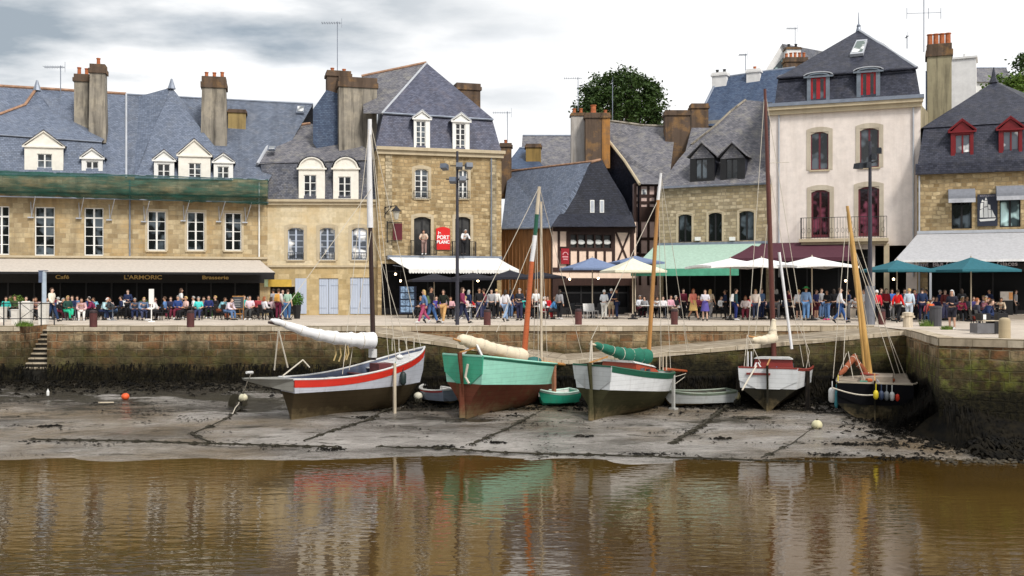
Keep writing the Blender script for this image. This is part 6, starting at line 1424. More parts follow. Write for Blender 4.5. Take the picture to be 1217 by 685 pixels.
for k in range(16000):   # corner walls and the slope of weed below them
    if r_.random() < .3: u = r_.random(); x, y = C1[0]+(C2[0]-C1[0])*u, C1[1]+(C2[1]-C1[1])*u; nx, ny = -.97, .22
    else: u = r_.random()**.8; x, y = C2[0]+(34-C2[0])*u, C2[1]+(34.2-C2[1])*u; nx, ny = -.08, -1
    v = r_.random(); zt_ = -1.55+.45*NZ_.noise(Vector((x*.7, y*.5, 5))); z = zt_-.25-v*2.1; out = max(0, (-1.9-z)/1.9)**1.4*3.2*r_.uniform(.7, 1.05)
    hang(x+nx*out+nx*.02, y+ny*out+ny*.02, z, nx, ny, r_.uniform(.25, .8))
for k in range(2600):
    u = r_.random(); x = 15.2+u*20; y = 36.2-.13*(x-15)-(.55+.5*r_.random())*3.1; t_ = (36.2-.13*(x-15)-y)/3.1; tuft(x, y, max(-3.85, -1.95-2.0*min(1, t_)**.72), r_.uniform(.15, .4), 7)
for k in range(900):
    x = r_.gauss(15.2, 1.2); y = r_.gauss(37.5, 2.4)
    if y > 34 and x < C2[0]+.4+(y-C2[1])*.23: tuft(x, y, mudz(x, y)+.03, r_.uniform(.1, .25), 6)
from mathutils import noise as NZq
for k in range(9000):
    x = r_.uniform(-24, 17); y = r_.uniform(33.5, 44); q = NZq.noise(Vector((x*.45, y*1.1, 7)))+.5*NZq.noise(Vector((x*1.6, y*3, 2)))+(y-39)*.035
    if q > .22: tuft(x, y, mudz(x, y)+.01, r_.uniform(.03, .11), 4)
for px, py, sp in ((780, 541, 1.0), (757, 540, .8), (30, 526, .7), (62, 507, .5), (392, 535, .6), (525, 532, .7), (590, 527, .4), (693, 519, .4), (858, 522, .5), (985, 541, .7), (1005, 529, .7), (942, 487, .8), (1045, 528, 1.2), (1070, 545, 1.4), (1062, 556, 1.2), (430, 497, .5), (455, 488, .5), (276, 494, .35), (286, 489, .3), (880, 487, .5), (895, 499, .4), (965, 488, .8), (700, 483, .7), (720, 478, .8), (610, 495, .5)):
    for k in range(int(60*sp)):
        q = md(px, py); tuft(q.x+r_.gauss(0, .42*sp), q.y+r_.gauss(0, .25*sp), q.z-.02, r_.uniform(.07, .16), 6)
mm_, n, l, b = nt('black_brown_seaweed', .75, spec=.12); ob = N(n, 'ShaderNodeTexCoord').outputs['Object']
l.new(mixc(n, l, ramp(n, l, noise(n, l, 2.2, 5, ob, .7), [(.4, 0), (.68, 1)]), (.003, .0028, .0025), (.014, .011, .006)), b.inputs['Base Color'])
tag(m.build('seaweed', mm_, recalc=False), kind='stuff')
# weed-covered bank under the corner wall (solid body)
bk = MB(); NXB = 60
for i in range(NXB+1):
    x = 14.2+22*i/NXB; yb = (C2[1]+(x-C2[0])*(34.2-C2[1])/(30-C2[0])) if x > C2[0] else C2[1]+.3
    for j in range(9):
        t = j/8; y = yb+.15-t*3.4; z = -1.95-2.0*t**.72+.10*NZ_.noise(Vector((x*1.3, y*1.3, 2)))
        if x < C2[0]+1: z -= (C2[0]+1-x)**1.3*.7
        bk.v.append((x, y, z))
for i in range(NXB):
    for j in range(8): a = i*9+j; bk.f.append((a, a+1, a+10, a+9))
bk.smooth = True; tag(bk.build('weed_bank', mm_, recalc=False), kind='structure')
# little stones along the water line at the right
sm = MB()
for k in range(420):
    x = r_.uniform(13.5, 26); y = 33.2-(x-14)*.14+r_.gauss(0, .35); s = r_.uniform(.03, .10); sm.ball((x, y, max(-3.8, mudz(x, y))+.02), s, 6, 4, (1, .8, .6), .15)
tag(sm.build('shore_pebbles', plain('wet_pebbles', (.065, .055, .04), .8, .6, 4, spec=.15), recalc=False), kind='stuff')
# small white scraps near the left wall foot
for px, py, lb in ((57, 472, 'white plastic bottle among the weed by the left stairs'), (126, 481, 'pale plank scrap lying left of the orange buoy')):
    q = md(px, py); o = empty('plastic_bottle' if px == 57 else 'driftwood_plank', q, .4, lb, 'litter'); 
    if px == 57: MB().lathe([(.05, 0), (.06, .05), (.06, .18), (.02, .26), (.02, .3)], (0, 0, 0), 8).build('bottle_body', WHITE, o)
    else: MB().bar((-.3, 0, .05), (.3, .1, .02), .1, .04).build('plank', PALESPAR, o)

# loose gear lying in the boats
GEARC = [(.45, .33, .15), (.05, .10, .2), (.5, .05, .04), (.6, .58, .5), (.04, .2, .14), (.3, .3, .32), (.55, .35, .05)]
for bo_ in [o for o in bpy.data.objects if o.name.startswith('sailing_boat')]:
    inn = next(c for c in bo_.children if c.name.startswith('inner_planking')); xs2 = [v.co for v in inn.data.vertices]; zmid = sorted(v.z for v in xs2)[len(xs2)//3]; Lb = max(v.x for v in xs2)
    for k in range(9):
        x = Lb*r_.uniform(.08, .6); y = r_.uniform(-.55, .55); zf = min(v.z for v in xs2 if abs(v.x-x) < Lb*.06); c = plain('gear_%d' % (k % 7), GEARC[k % 7], .7, .3, 6)
        if k % 3 == 0: MB().lathe([(.28, 0), (.32, .05), (.24, .13), (.16, .1)], (x, y, zf+.02), 12).build('rope_coil', c, bo_, smooth=True)
        elif k % 3 == 1: MB().box(x-.2, x+.2, y-.14, y+.14, zf, zf+.26+.1*r_.random()).build('storage_crate', c, bo_)
        else: MB().tube([(x-.5, y, zf+.2), (x+.6, y+.2, zf+.34)], .035, 6).build('oar', c, bo_)
# ================================================================== parasols, street furniture
def parasol(px, d, hw, ztop, zedge, mat, label, sides=4, rz=.2, edge=.12, wave=0, squash=1, polemat=None):
    o = empty('parasol', (XatD(px, d), d, 0), rz, label, 'parasol', 'cafe parasols'); n = sides; K = 8; m = MB(); m.smooth = False
    ring = []
    per = []
    for s in range(n):
        a0, a1 = 2*math.pi*(s+.5)/n, 2*math.pi*(s+1.5)/n
        for k in range(K): u = k/K; per.append(((math.cos(a0)*(1-u)+math.cos(a1)*u)*hw*1.2, (math.sin(a0)*(1-u)+math.sin(a1)*u)*hw*1.2*squash, u))
    T = 5; V = []
    for j in range(T+1):
        t = j/T
        for (x, y, u) in per: V.append((x*t, y*t, ztop-(ztop-zedge)*(t**.85)-wave*math.sin(math.pi*u)*t*(1-t)*1.2+(wave*.6*math.sin(math.pi*u) if j == T else 0)))
    P_ = len(per)
    for lay in (0, -.015):
        i0 = len(m.v); m.v += [(x, y, z+lay) for x, y, z in V]
        for j in range(T):
            for i in range(P_): a, b_ = i0+j*P_+i, i0+j*P_+(i+1) % P_; m.f.append((a, b_, b_+P_, a+P_))
    c = m.build('canopy', mat, o, recalc=False); v = MB()
    for i in range(P_):
        a, b_ = V[T*P_+i], V[T*P_+(i+1) % P_]; v.poly([a, b_, (b_[0], b_[1], b_[2]-edge), (a[0], a[1], a[2]-edge)])
    v.build('valance', mat, c, recalc=False)
    MB().tube([(0, 0, 0), (0, 0, ztop+.08)], .035, 8).build('pole', polemat or PALESPAR, o); MB().lathe([(.3, 0), (.3, .06), (.08, .1), (.05, .3)], (0, 0, 0), 12).build('base', BLACKP, o)
    rb = MB(); 
    for s in range(n): a = 2*math.pi*(s+.5)/n; rb.bar((0, 0, ztop-.12), (math.cos(a)*hw*1.18, math.sin(a)*hw*1.18*squash, zedge-.02), .03)
    rb.build('ribs', PALESPAR, o); return o
def zat(py, d): return EYE-(py-CY)/F*d
UGREY = cloth((.022, .022, .03)); UBLUE = cloth((.16, .21, .34)); UCREAM = cloth((.68, .66, .52)); UWHITE = cloth((.80, .80, .80)); UTEAL = cloth((.03, .13, .165))
parasol(516, 62, 1.75, zat(325, 62), zat(333, 62), UGREY, 'first charcoal parasol from the left under the white scalloped awning'); parasol(562, 62.5, 1.75, zat(324, 62), zat(331, 62), UGREY, 'charcoal parasol just right of the tall lamp post'); parasol(606, 63, 1.6, zat(321, 63), zat(330, 63), UGREY, 'charcoal parasol beyond the right corner of the white awning'); parasol(642, 65, 1.6, zat(323, 65), zat(329, 65), UGREY, 'charcoal parasol in front of the brown board wall')
parasol(704, 62, 1.95, zat(306, 62), zat(319, 62), UBLUE, 'blue-grey parasol beneath the half-timbered front'); parasol(755, 65, 1.7, zat(304, 65), zat(312, 65), UBLUE, 'blue-grey parasol partly hidden behind the cream one'); parasol(752, 59, 1.8, zat(307, 59), zat(322, 59), UCREAM, 'cream parasol at the left end of the green awning')
parasol(868, 57.5, 2.3, zat(307, 57.5), zat(317, 57.5), UWHITE, 'white scalloped parasol in front of the maroon awning corner', wave=.12); parasol(905, 59.5, 2.0, zat(306, 59), zat(316, 59), UWHITE, 'middle white parasol behind the red-brown mast', wave=.12); parasol(965, 57, 2.15, zat(305, 57), zat(317, 57), UWHITE, 'white wavy-edged parasol under the iron balcony', wave=.16)
parasol(1066, 55.5, 1.65, zat(309, 55.5), zat(321, 55.5), UTEAL, 'teal parasol by the porch of the pale house'); parasol(1154, 55, 2.05, zat(306, 55), zat(321, 55), UTEAL, 'large teal parasol in front of the grey restaurant awning')
# street lamps
d = 50.0
o = empty('street_lamp', (XatD(543.5, d), d, 0), 0, 'tall dark lamp post with three floodlights in front of the stone bar house', 'street lamp')
zt_ = zat(180, d); MB().tube([(0, 0, 0), (0, 0, 3), (0, 0, zt_)], [.10, .085, .06], 10).build('pole', plain('dark_grey_pole', (.035, .035, .05), .5), o); MB().box(-.55, .55, -.03, .03, zat(214, d), zat(214, d)+.06).box(-.35, .35, -.03, .03, zat(198, d), zat(198, d)+.05).build('cross_arm', IRON, o)
for x, py in ((-.6, 198), (.1, 197), (.55, 197), (-.2, 214), (.25, 213)):
    l_ = MB().hexa([(-.16, -.25, -.1), (.16, -.25, -.1), (.16, .1, -.2), (-.16, .1, -.2), (-.16, -.2, .12), (.16, -.2, .12), (.16, .12, .05), (-.16, .12, .05)]).build('floodlight', plain('floodlight_housing', (.12, .14, .18), .4), o); l_.location = (x, -.1, zat(py, d)); l_.rotation_euler = (0, 0, x*.6)
d = 50.5
o = empty('street_lamp', (XatD(1034, d), d, 0), 0, 'dark lamp post with two big floodlights in front of the tall pale house', 'street lamp')
MB().tube([(0, 0, 0), (0, 0, zat(168, d))], [.12, .07], 10).build('pole', plain('dark_grey_pole', (.035, .035, .05), .5), o); MB().tube([(0, 0, 0), (0, 0, 1.9)], .24, 12).build('pole_sleeve', plain('grey_sleeve', (.16, .17, .2), .5), o); MB().bar((-.6, 0, zat(196, d)), (.4, 0, zat(192, d)), .07).build('cross_arm', IRON, o)
for x, py, s in ((-.65, 197, .75), (-.2, 196, .6), (.42, 179, .55), (.1, 186, .5)):
    l_ = MB().hexa([(-.2*s, -.25, -.12), (.2*s, -.25, -.12), (.2*s, .1, -.2), (-.2*s, .1, -.2), (-.2*s, -.2, .16), (.2*s, -.2, .16), (.2*s, .12, .05), (-.2*s, .12, .05)]).build('floodlight', plain('dark_floodlight', (.03, .035, .045), .4), o); l_.location = (x, -.1, zat(py, d)); l_.rotation_euler = (R(15), 0, -x)
# bollards
RUST = plain('rusty_brown_iron', (.095, .030, .028), .7, .3, 5, bmp=.4)
bo = None
for px, pb, lab in ((111, 389, 'leftmost rust-brown bollard, in front of the left cafe tables'), (226.5, 389, 'rust-brown bollard with a dark cap left of the chalkboard'), (579, 387, 'rust-brown bollard right of the tall lamp post'), (687.5, 386, 'rust-brown bollard alone right of the orange mast'), (801.5, 386, 'rust-brown bollard right of the golden mast of the green-striped boat'), (1048, 386, 'tilted-looking slim rust-brown bollard behind the black boat mast')):
    d = DY(pb); 
    if bo is None:
        bo = empty('bollard', (XatD(px, d), d, 0), 0, lab, 'bollard', 'iron bollards along the quay edge'); MB().lathe([(.17, 0), (.17, .62), (.155, .64)], (0, 0, 0), 14).build('post', RUST, bo); MB().lathe([(.165, .642), (.175, .67), (.165, .75), (.06, .78)], (0, 0, 0), 14).build('cap', plain('dark_iron_cap', (.04, .022, .024), .6, .2), bo)
    else: copy_tree(bo, (XatD(px, d), d, 0), 0, lab)
ST = masonry('bollard_granite', (.42, .34, .22), (.46, .38, .25), (.4, .33, .2), 5, 5, .001, stain=.5, bmp=.3)
d = 36.2+.5; o = empty('stone_bollard', (XatD(1194, d), d, 0), 0, 'squat pale granite bollard on the corner quay at the right', 'bollard'); MB().lathe([(.20, 0), (.195, .62), (.17, .70), (.08, .74)], (0, 0, 0), 16).build('post', ST, o, smooth=True)
d = 47; o = empty('mooring_bitt', (XatD(1079, d), d, 0), .3, 'yellowish wooden mooring bitt at the inner quay corner', 'mooring post'); MB().lathe([(.22, 0), (.2, .5), (.25, .52), (.25, .66), (.12, .7)], (0, 0, 0), 10).build('post', PALESPAR, o); MB().bar((-.35, 0, .48), (.35, 0, .48), .1).build('cross_bar', PALESPAR, o)
for px, py, s, lb in ((1105, 388, .5, 'larger grass tuft growing on the quay edge by the child'), (1126, 392, .28, 'small grass tuft on the quay edge left of the woman in black shorts'), (29, 389, .42, 'yellow-green weed bush sprouting above the left stairs')):
    d = DY(py) if px > 100 else 48.15; x = XatD(px, d); o = empty('grass_tuft', (x, d, .0), 0, lb, 'plant'); m = MB()
    for k in range(260): a = r_.uniform(0, 6.28); rr = s*r_.random(); q = Vector((rr*math.cos(a), rr*math.sin(a)*.5, 0)); h_ = s*r_.uniform(.3, .75); t_ = q+Vector((r_.uniform(-.15, .15), r_.uniform(-.1, .1), h_)); m.poly([q+Vector((-.015, 0, 0)), q+Vector((.015, 0, 0)), t_])
    m.build('leaves', LL, o, recalc=False)
# railing over the left stairs
o = empty('stair_railing', (XatD(0, 48.4), 48.4, 0), 0, 'black iron railing with crossed bars above the left stairs', 'railing'); m = MB()
xs_ = [XatD(p, 48.4)-XatD(0, 48.4) for p in (-60, -28, 4.5, 24, 49, 64.5)]
for a, b_ in zip(xs_, xs_[1:]):
    m.tube([(a, 0, .02), (a, 0, 1.15)], .028, 6)
    for zz in (.35, 1.08): m.tube([(a, 0, zz), (b_, 0, zz)], .022, 6)
    if (b_-a) > .8: m.tube([(a, 0, .35), (b_, 0, 1.08)], .014, 5); m.tube([(a, 0, 1.08), (b_, 0, .35)], .014, 5)
m.tube([(xs_[-1], 0, -.05), (xs_[-1], 0, .55)], .028, 6); m.tube([(xs_[-2], 0, .02), (xs_[-2], 0, 1.15)], .028, 6); m.tube([(xs_[0], 0, 0), (xs_[0], 0, 1.1)], .028, 6); m.build('rail_bars', IRON, o)
# pale plinth blocks behind it
PLN = plain('pale_planter_paint', (.62, .60, .56), .7)
for k, (px0, px1, pt, pb) in enumerate(((0, 6, 366, 383), (15.5, 22, 369, 385.5), (25, 37, 360, 385), (47.5, 56, 361, 385.5))):
    d = DY(pb); o = empty('planter_box', (XatD((px0+px1)/2, d), d, 0), .1, ['cut-off pale box at the left picture edge', 'small low pale box behind the railing', 'widest pale box behind the crossed railing bars', 'narrow pale box left of the walking man in dark trousers'][k], 'planter', 'pale boxes behind the railing')
    hw = (px1-px0)/F*d/2; hh = (pb-pt)/F*d; MB().hexa([(-hw, -.2, 0), (hw, -.2, 0), (hw, .2, 0), (-hw, .2, 0), (-hw*1.1, -.24, hh), (hw*1.1, -.24, hh), (hw*1.1, .24, hh), (-hw*1.1, .24, hh)]).build('box', PLN, o); MB().box(-hw*1.15, hw*1.15, -.26, .26, hh+.001, hh+.05).build('rim', PLN, o)
# bus stop pole, white sign, chalkboard
d = 52; o = empty('information_post', (XatD(52.5, d), d, 0), 0, 'pale blue-grey post with a dark ribbed panel left of the walking man', 'sign'); MB().tube([(0, 0, 0), (0, 0, zat(323, d))], .11, 10).build('post', plain('pale_blue_metal', (.38, .46, .55), .4), o); MB().box(-.24, -.05, -.1, .02, zat(336, d), zat(322, d)).box(-.25, .16, -.12, .1, zat(322.5, d), zat(321.5, d)).build('panel', plain('slate_blue_panel', (.10, .13, .2), .5), o)
d = 54.5; o = empty('notice_stand', (XatD(180, d), d, 0), 0, 'white notice board on a thin white pole in front of the seated customers', 'sign'); MB().tube([(0, 0, 0), (0, 0, 1.0)], .03, 8).lathe([(.2, 0), (.18, .04), (.04, .06)], (0, 0, 0), 10).build('pole', WHITE, o); MB().box(-.13, .13, -.03, .02, .95, 1.75).build('board', WHITE, o)
def easel(px, pb, hh, hw, label, frame, board, marks=True):
    d = DY(pb); o = empty('chalkboard_easel', (XatD(px, d), d, 0), 0, label, 'chalkboard'); m = MB(); [m.bar((s*hw*1.05, -.25, 0), (s*hw*.8, 0, hh), .06, .04) for s in (-1, 1)]; m.bar((0, .45, 0), (0, 0, hh), .05, .04).box(-hw, hw, -.13, -.07, hh*.48-.06, hh*.48).box(-hw, hw, -.06, .0, hh-.06, hh).box(-hw*.9, hw*.9, -.24, -.2, .3, .36); m.build('frame', frame, o)
    MB().hexa([(-hw*.88, -.15, hh*.48), (hw*.88, -.15, hh*.48), (hw*.88, -.12, hh*.48), (-hw*.88, -.12, hh*.48), (-hw*.88, -.07, hh-.05), (hw*.88, -.07, hh-.05), (hw*.88, -.04, hh-.05), (-hw*.88, -.04, hh-.05)]).build('board', board, o)
    if marks:
        c = MB(); [c.box(-hw*.6, hw*(.1+.5*r_.random()), -.17+.012*k, -.163+.012*k, hh*(.55+.07*k), hh*(.55+.07*k)+.02) for k in range(5)]; c.build('chalk_lines', plain('chalk', (.5, .5, .5), .9), o)
easel(283.5, 380, 1.35, .34, 'wooden easel with a dark chalkboard between the seated customers of the brown awning', VARN, plain('chalkboard_slate', (.05, .055, .065), .7))
easel(697, 373, 2.0, .3, 'dark easel with a pale menu sheet in front of the half-timbered house', BLACKP, plain('pale_menu_sheet', (.42, .42, .38), .7), False)
d = 59; o = empty('menu_board', (XatD(1196, d), d, 0), 0, 'lit menu board with pale and orange sheets at the right end of the restaurant terrace', 'sign'); hw = 8*d/F; z0, z1 = zat(354, d), zat(346, d)
MB().box(-hw, hw, 0, .1, 0, z1).build('stand', BLACKP, o); MB().box(-hw*.92, hw*.92, -.03, -.003, z1-.55, z1-.04).build('panel', plain('menu_paper', (.6, .55, .5), .5), o); MB().box(hw*.35, hw*.9, -.045, -.031, z1-.5, z1-.08).build('sheet', plain('orange_menu_sheet', (.75, .35, .12), .5), o)
# plants and pots
def bush(px, pb, hp, r, label, col=LL, pot=BLACKP, potw=.25, d=None, potr=True):
    d = d or DY(pb); o = empty('potted_shrub', (XatD(px, d), d, 0), 0, label, 'plant', 'potted shrubs on the terraces'); MB().lathe([(potw*.7, 0), (potw, hp), (potw*.95, hp), (potw*.85, hp-.05)], (0, 0, 0), 12).build('pot', pot, o); m = MB()
    for k in range(420):
        v = Vector((r_.gauss(0, 1), r_.gauss(0, 1), r_.gauss(0, 1))).normalized()*r*r_.uniform(.6, 1.05); a = Vector((r_.uniform(-1, 1),)*1+(r_.uniform(-1, 1), r_.uniform(-1, 1))).normalized()*.07; b_ = a.cross(v).normalized()*.04; c = v+Vector((0, 0, hp+r*.8)); m.poly([c-a, c+b_, c+a, c-b_])
    m.build('foliage', col, o, recalc=False)
bush(353, 379, .8, .42, 'round clipped green bush in a dark pot beside the first blue shutter', leafmat('box_foliage', (.03, .09, .01), (.07, .19, .02)))
OL = leafmat('olive_foliage', (.07, .08, .012), (.20, .21, .03))
for px, pb, hp, rr, lb in ((748, 371, .95, .75, 'broad olive-green shrub in a dark box behind the couple in white'), (772, 370, .9, .5, 'olive shrub seen left of the golden mast'), (808, 371, 1.5, .45, 'yellow-green shrub right of the folded tablecloths'), (849, 370, 1.6, .7, 'left yellow-green bushy shrub under the white parasol'), (866, 369, 2.1, .7, 'tall yellow-green shrub by the white parasol pole'), (877, 368, 2.2, .5, 'upper right yellow-green shrub against the green awning')): bush(px, pb, hp, rr, lb, OL, BLACKP, .38)
bush(642, 369, 1.2, .6, 'dark green shrub by the wall behind the thin masts', LD); bush(248, 378, .5, .35, 'low green shrub among the chairs left of the chalkboard', LL); bush(19, 379, .6, .45, 'green shrub among the leftmost cafe tables', LL); bush(172, 377.5, .5, .35, 'green shrub by the white notice stand', LD); bush(305, 372, 2.2, .45, 'dark green shrub under the right end of the brown awning', LD)
# dark planters below the olive shrubs
d = 61; 
# terrace kerb steps
def kerb(px0, px1, d, h, dep, label):
    o = empty('terrace_step', (XatD(px0, d), d, 0), 0, label, 'step'); L_ = XatD(px1, d)-XatD(px0, d); MB().box(0, L_, 0, dep, 0, h).build('slab', PAVE, o)
kerb(748, 875, 66, .12, 3.0, 'low pale terrace step under the green awning'); kerb(1000, 1030, 62.2, .55, 1.2, 'short pale step left of the porch'); kerb(1108, 1300, 58.5, .25, 3.0, 'long pale step along the right-hand restaurant')
# tables
TM = plain('dark_table_top', (.05, .045, .045), .4); WT = plain('white_table_cloth', (.72, .72, .72), .7)
tb = {}
def table(px, d, label, mat=None, z=.72, w=.33, leg=None):
    mat = mat or TM; key = (mat.name, w)
    if key not in tb:
        o = empty('cafe_table', (XatD(px, d), d, 0), 0, label, 'table', 'small tables on the terraces'); MB().box(-w, w, -w, w, z, z+.035).build('table_top', mat, o); MB().tube([(0, 0, .03), (0, 0, z)], .03, 8).build('pedestal', leg or ZINC, o); MB().box(-.22, .22, -.03, .03, 0, .03).box(-.03, .03, -.22, .22, .0, .029).build('foot', leg or ZINC, o); tb[key] = o; return o
    return copy_tree(tb[key], (XatD(px, d), d, 0), 0, label)
chs = {}
def chair(x, y, rz, label, mat, kind='a'):
    k = mat.name
    if k not in chs:
        o = empty('cafe_chair', (x, y, 0), rz, label, 'chair', 'cafe chairs on the terraces')
        MB().box(-.21, .21, -.21, .21, .42, .455).build('seat', mat, o); MB().hexa([(-.2, .2, .46), (.2, .2, .46), (.2, .225, .46), (-.2, .225, .46), (-.19, .27, .88), (.19, .27, .88), (.19, .295, .88), (-.19, .295, .88)]).build('backrest', mat, o)
        for sx in (-1, 1):
            for sy in (-1, 1): MB().bar((sx*.2, sy*.2, 0), (sx*.18, sy*.18, .42), .03).build('leg', mat, o)
        chs[k] = o; return o
    return copy_tree(chs[k], (x, y, 0), rz, label)
# bicycle and black cases
def bicycle(px, pb, label, rz=0, c=BLACKP, s=1):
    d = DY(pb); o = empty('bicycle', (XatD(px, d), d, 0), rz, label, 'bicycle', 'bicycles by the planter'); 
    for x in (-.52, .52):
        m = MB(); pts = [(x+.33*math.cos(a), 0, .34+.33*math.sin(a)) for a in [i*math.pi/9 for i in range(19)]]; m.tube(pts, .02, 6); w = m.build('wheel', BLACKP, o); sp_ = MB(); [sp_.bar((x, 0, .34), (x+.32*math.cos(a), 0, .34+.32*math.sin(a)), .006) for a in [i*math.pi/6 for i in range(12)]]; sp_.build('spokes', ZINC, w)
    m = MB(); [m.tube([a, b_], .018, 6) for a, b_ in (((-.52, 0, .34), (-.1, 0, .3)), ((-.1, 0, .3), (.38, 0, .78)), ((-.18, 0, .82), (-.1, 0, .3)), ((-.18, 0, .78), (.38, 0, .80)), ((-.18, 0, .8), (-.52, 0, .34)), ((.36, 0, .95), (.52, 0, .34)))]; m.build('frame', c, o)
    MB().box(-.3, -.06, -.06, .06, .88, .92).build('saddle', BLACKP, o); MB().tube([(.3, -.25, .98), (.38, 0, 1.0), (.3, .25, .98)], .015, 6).build('handlebar', BLACKP, o)
bicycle(318, 378.5, 'bicycle leaning among people left of the round bush, front wheel leftmost', .5); bicycle(333, 379.5, 'second bicycle nearest the round clipped bush', -.3, plain('dark_red_frame', (.2, .02, .03), .4))
d = DY(397); o = empty('equipment_trolley', (XatD(1178, d), d, 0), .15, 'stack of black and grey flight cases at the seated people on the right quay', 'case'); MB().box(-.75, .35, -.25, .25, .04, .42).build('lower_case', plain('grey_case', (.13, .13, .14), .5), o); MB().box(-.02, .5, -.27, .27, .03, .50).build('black_case', BLACKP, o)
MB().box(-.5, .5, -.22, .22, .505, .54).build('board', PALESPAR, o); 
o = empty('black_bag', (XatD(1171, d), d, .545), .1, 'black bag with white side pocket lying on the flight cases', 'bag'); MB().box(-.3, .12, -.18, .18, 0, .26).build('bag_body', BLACKP, o); MB().box(-.2, -.08, -.2, -.181, .02, .22).build('pocket', WHITE, o)
o = empty('black_bag', (XatD(1185, d), d, .545), -.1, 'second black bag at the right end of the flight cases', 'bag'); MB().box(-.05, .35, -.18, .18, 0, .26).build('bag_body', BLACKP, o); MB().tube([(0, 0, .26), (.15, 0, .36), (.3, 0, .26)], .02, 6).build('strap', BLACKP, o)
d = DY(388); o = empty('litter_bin', (XatD(1112, d), d, 0), 0, 'dark grey bin behind the child with the orange backpack', 'bin'); MB().lathe([(.26, 0), (.28, .85), (.3, .86), (.3, .95), (.24, .96)], (0, 0, 0), 12).build('bin_body', plain('dark_grey_bin', (.06, .06, .07), .5), o)
d = 61.5; o = empty('postcard_rack', (XatD(485, d), d, 0), 0, 'blue postcard stand with pale cards beside the bar entrance', 'display rack'); MB().tube([(0, 0, 0), (0, 0, 1.9)], .04, 8).build('pole', BLACKP, o); m = MB(); [m.box(-.42+.28*i, -.18+.28*i, -.2, -.12, .35+.4*j, .68+.4*j) for i in range(3) for j in range(4)]; m.build('cards', plain('mixed_cards', (.20, .30, .45), .5, .8, 9), o); MB().box(-.5, .5, -.1, .1, .25, 1.9).build('rack_back', plain('navy_rack', (.02, .03, .07), .5), o)
for k, (px, py) in enumerate(((476, 340), (470, 332), (568, 340), (1005, 340), (30, 333), (1062, 338), (677, 340), (711, 339))): 
    d = 64 if px < 1000 else 60; z = zat(py-(8 if 600 < px < 760 else 6), d)
    o = empty('hanging_bulb', (XatD(px, d), d, z), 0, ['right of two small bulbs glowing at the bar entrance', 'left of two small bulbs glowing at the bar entrance', 'small bulb glowing under the white awning right of the lamp post', 'small bulb glowing under the maroon awning', 'small bulb glowing under the brown awning by the stairs', 'small bulb glowing at the porch of the pale house', 'left bulb glowing under the blue-grey parasol', 'right bulb glowing under the blue-grey parasol'][k], 'lamp', 'bulbs on the terraces')
    MB().ball((0, 0, 0), .07, 10, 6).build('bulb', LAMPG, o, smooth=True); MB().tube([(0, 0, .06), (0, 0, .8)], .008, 4).build('cord', BLACKP, o)
for k, (px, py, s) in enumerate(((394, 375, 1), (406, 376, 1))):
    pass
o = empty('yellow_shop_board', (XatD(333, 64.9), 64.9, zat(341, 64.9)), 0, 'yellow board sign over the heads at the corner of the cream house', 'sign'); MB().box(-.75, .72, -.03, .03, .0, .46).build('panel', plain('yellow_board', (.55, .36, .06), .6), o); MB().box(-1.0, -.76, -.03, .03, 0, .46).build('side_panel', plain('pale_green_board', (.45, .55, .35), .6), o); MB().box(-.03, .03, .03, .3, .1, .4).build('bracket', IRON, o)
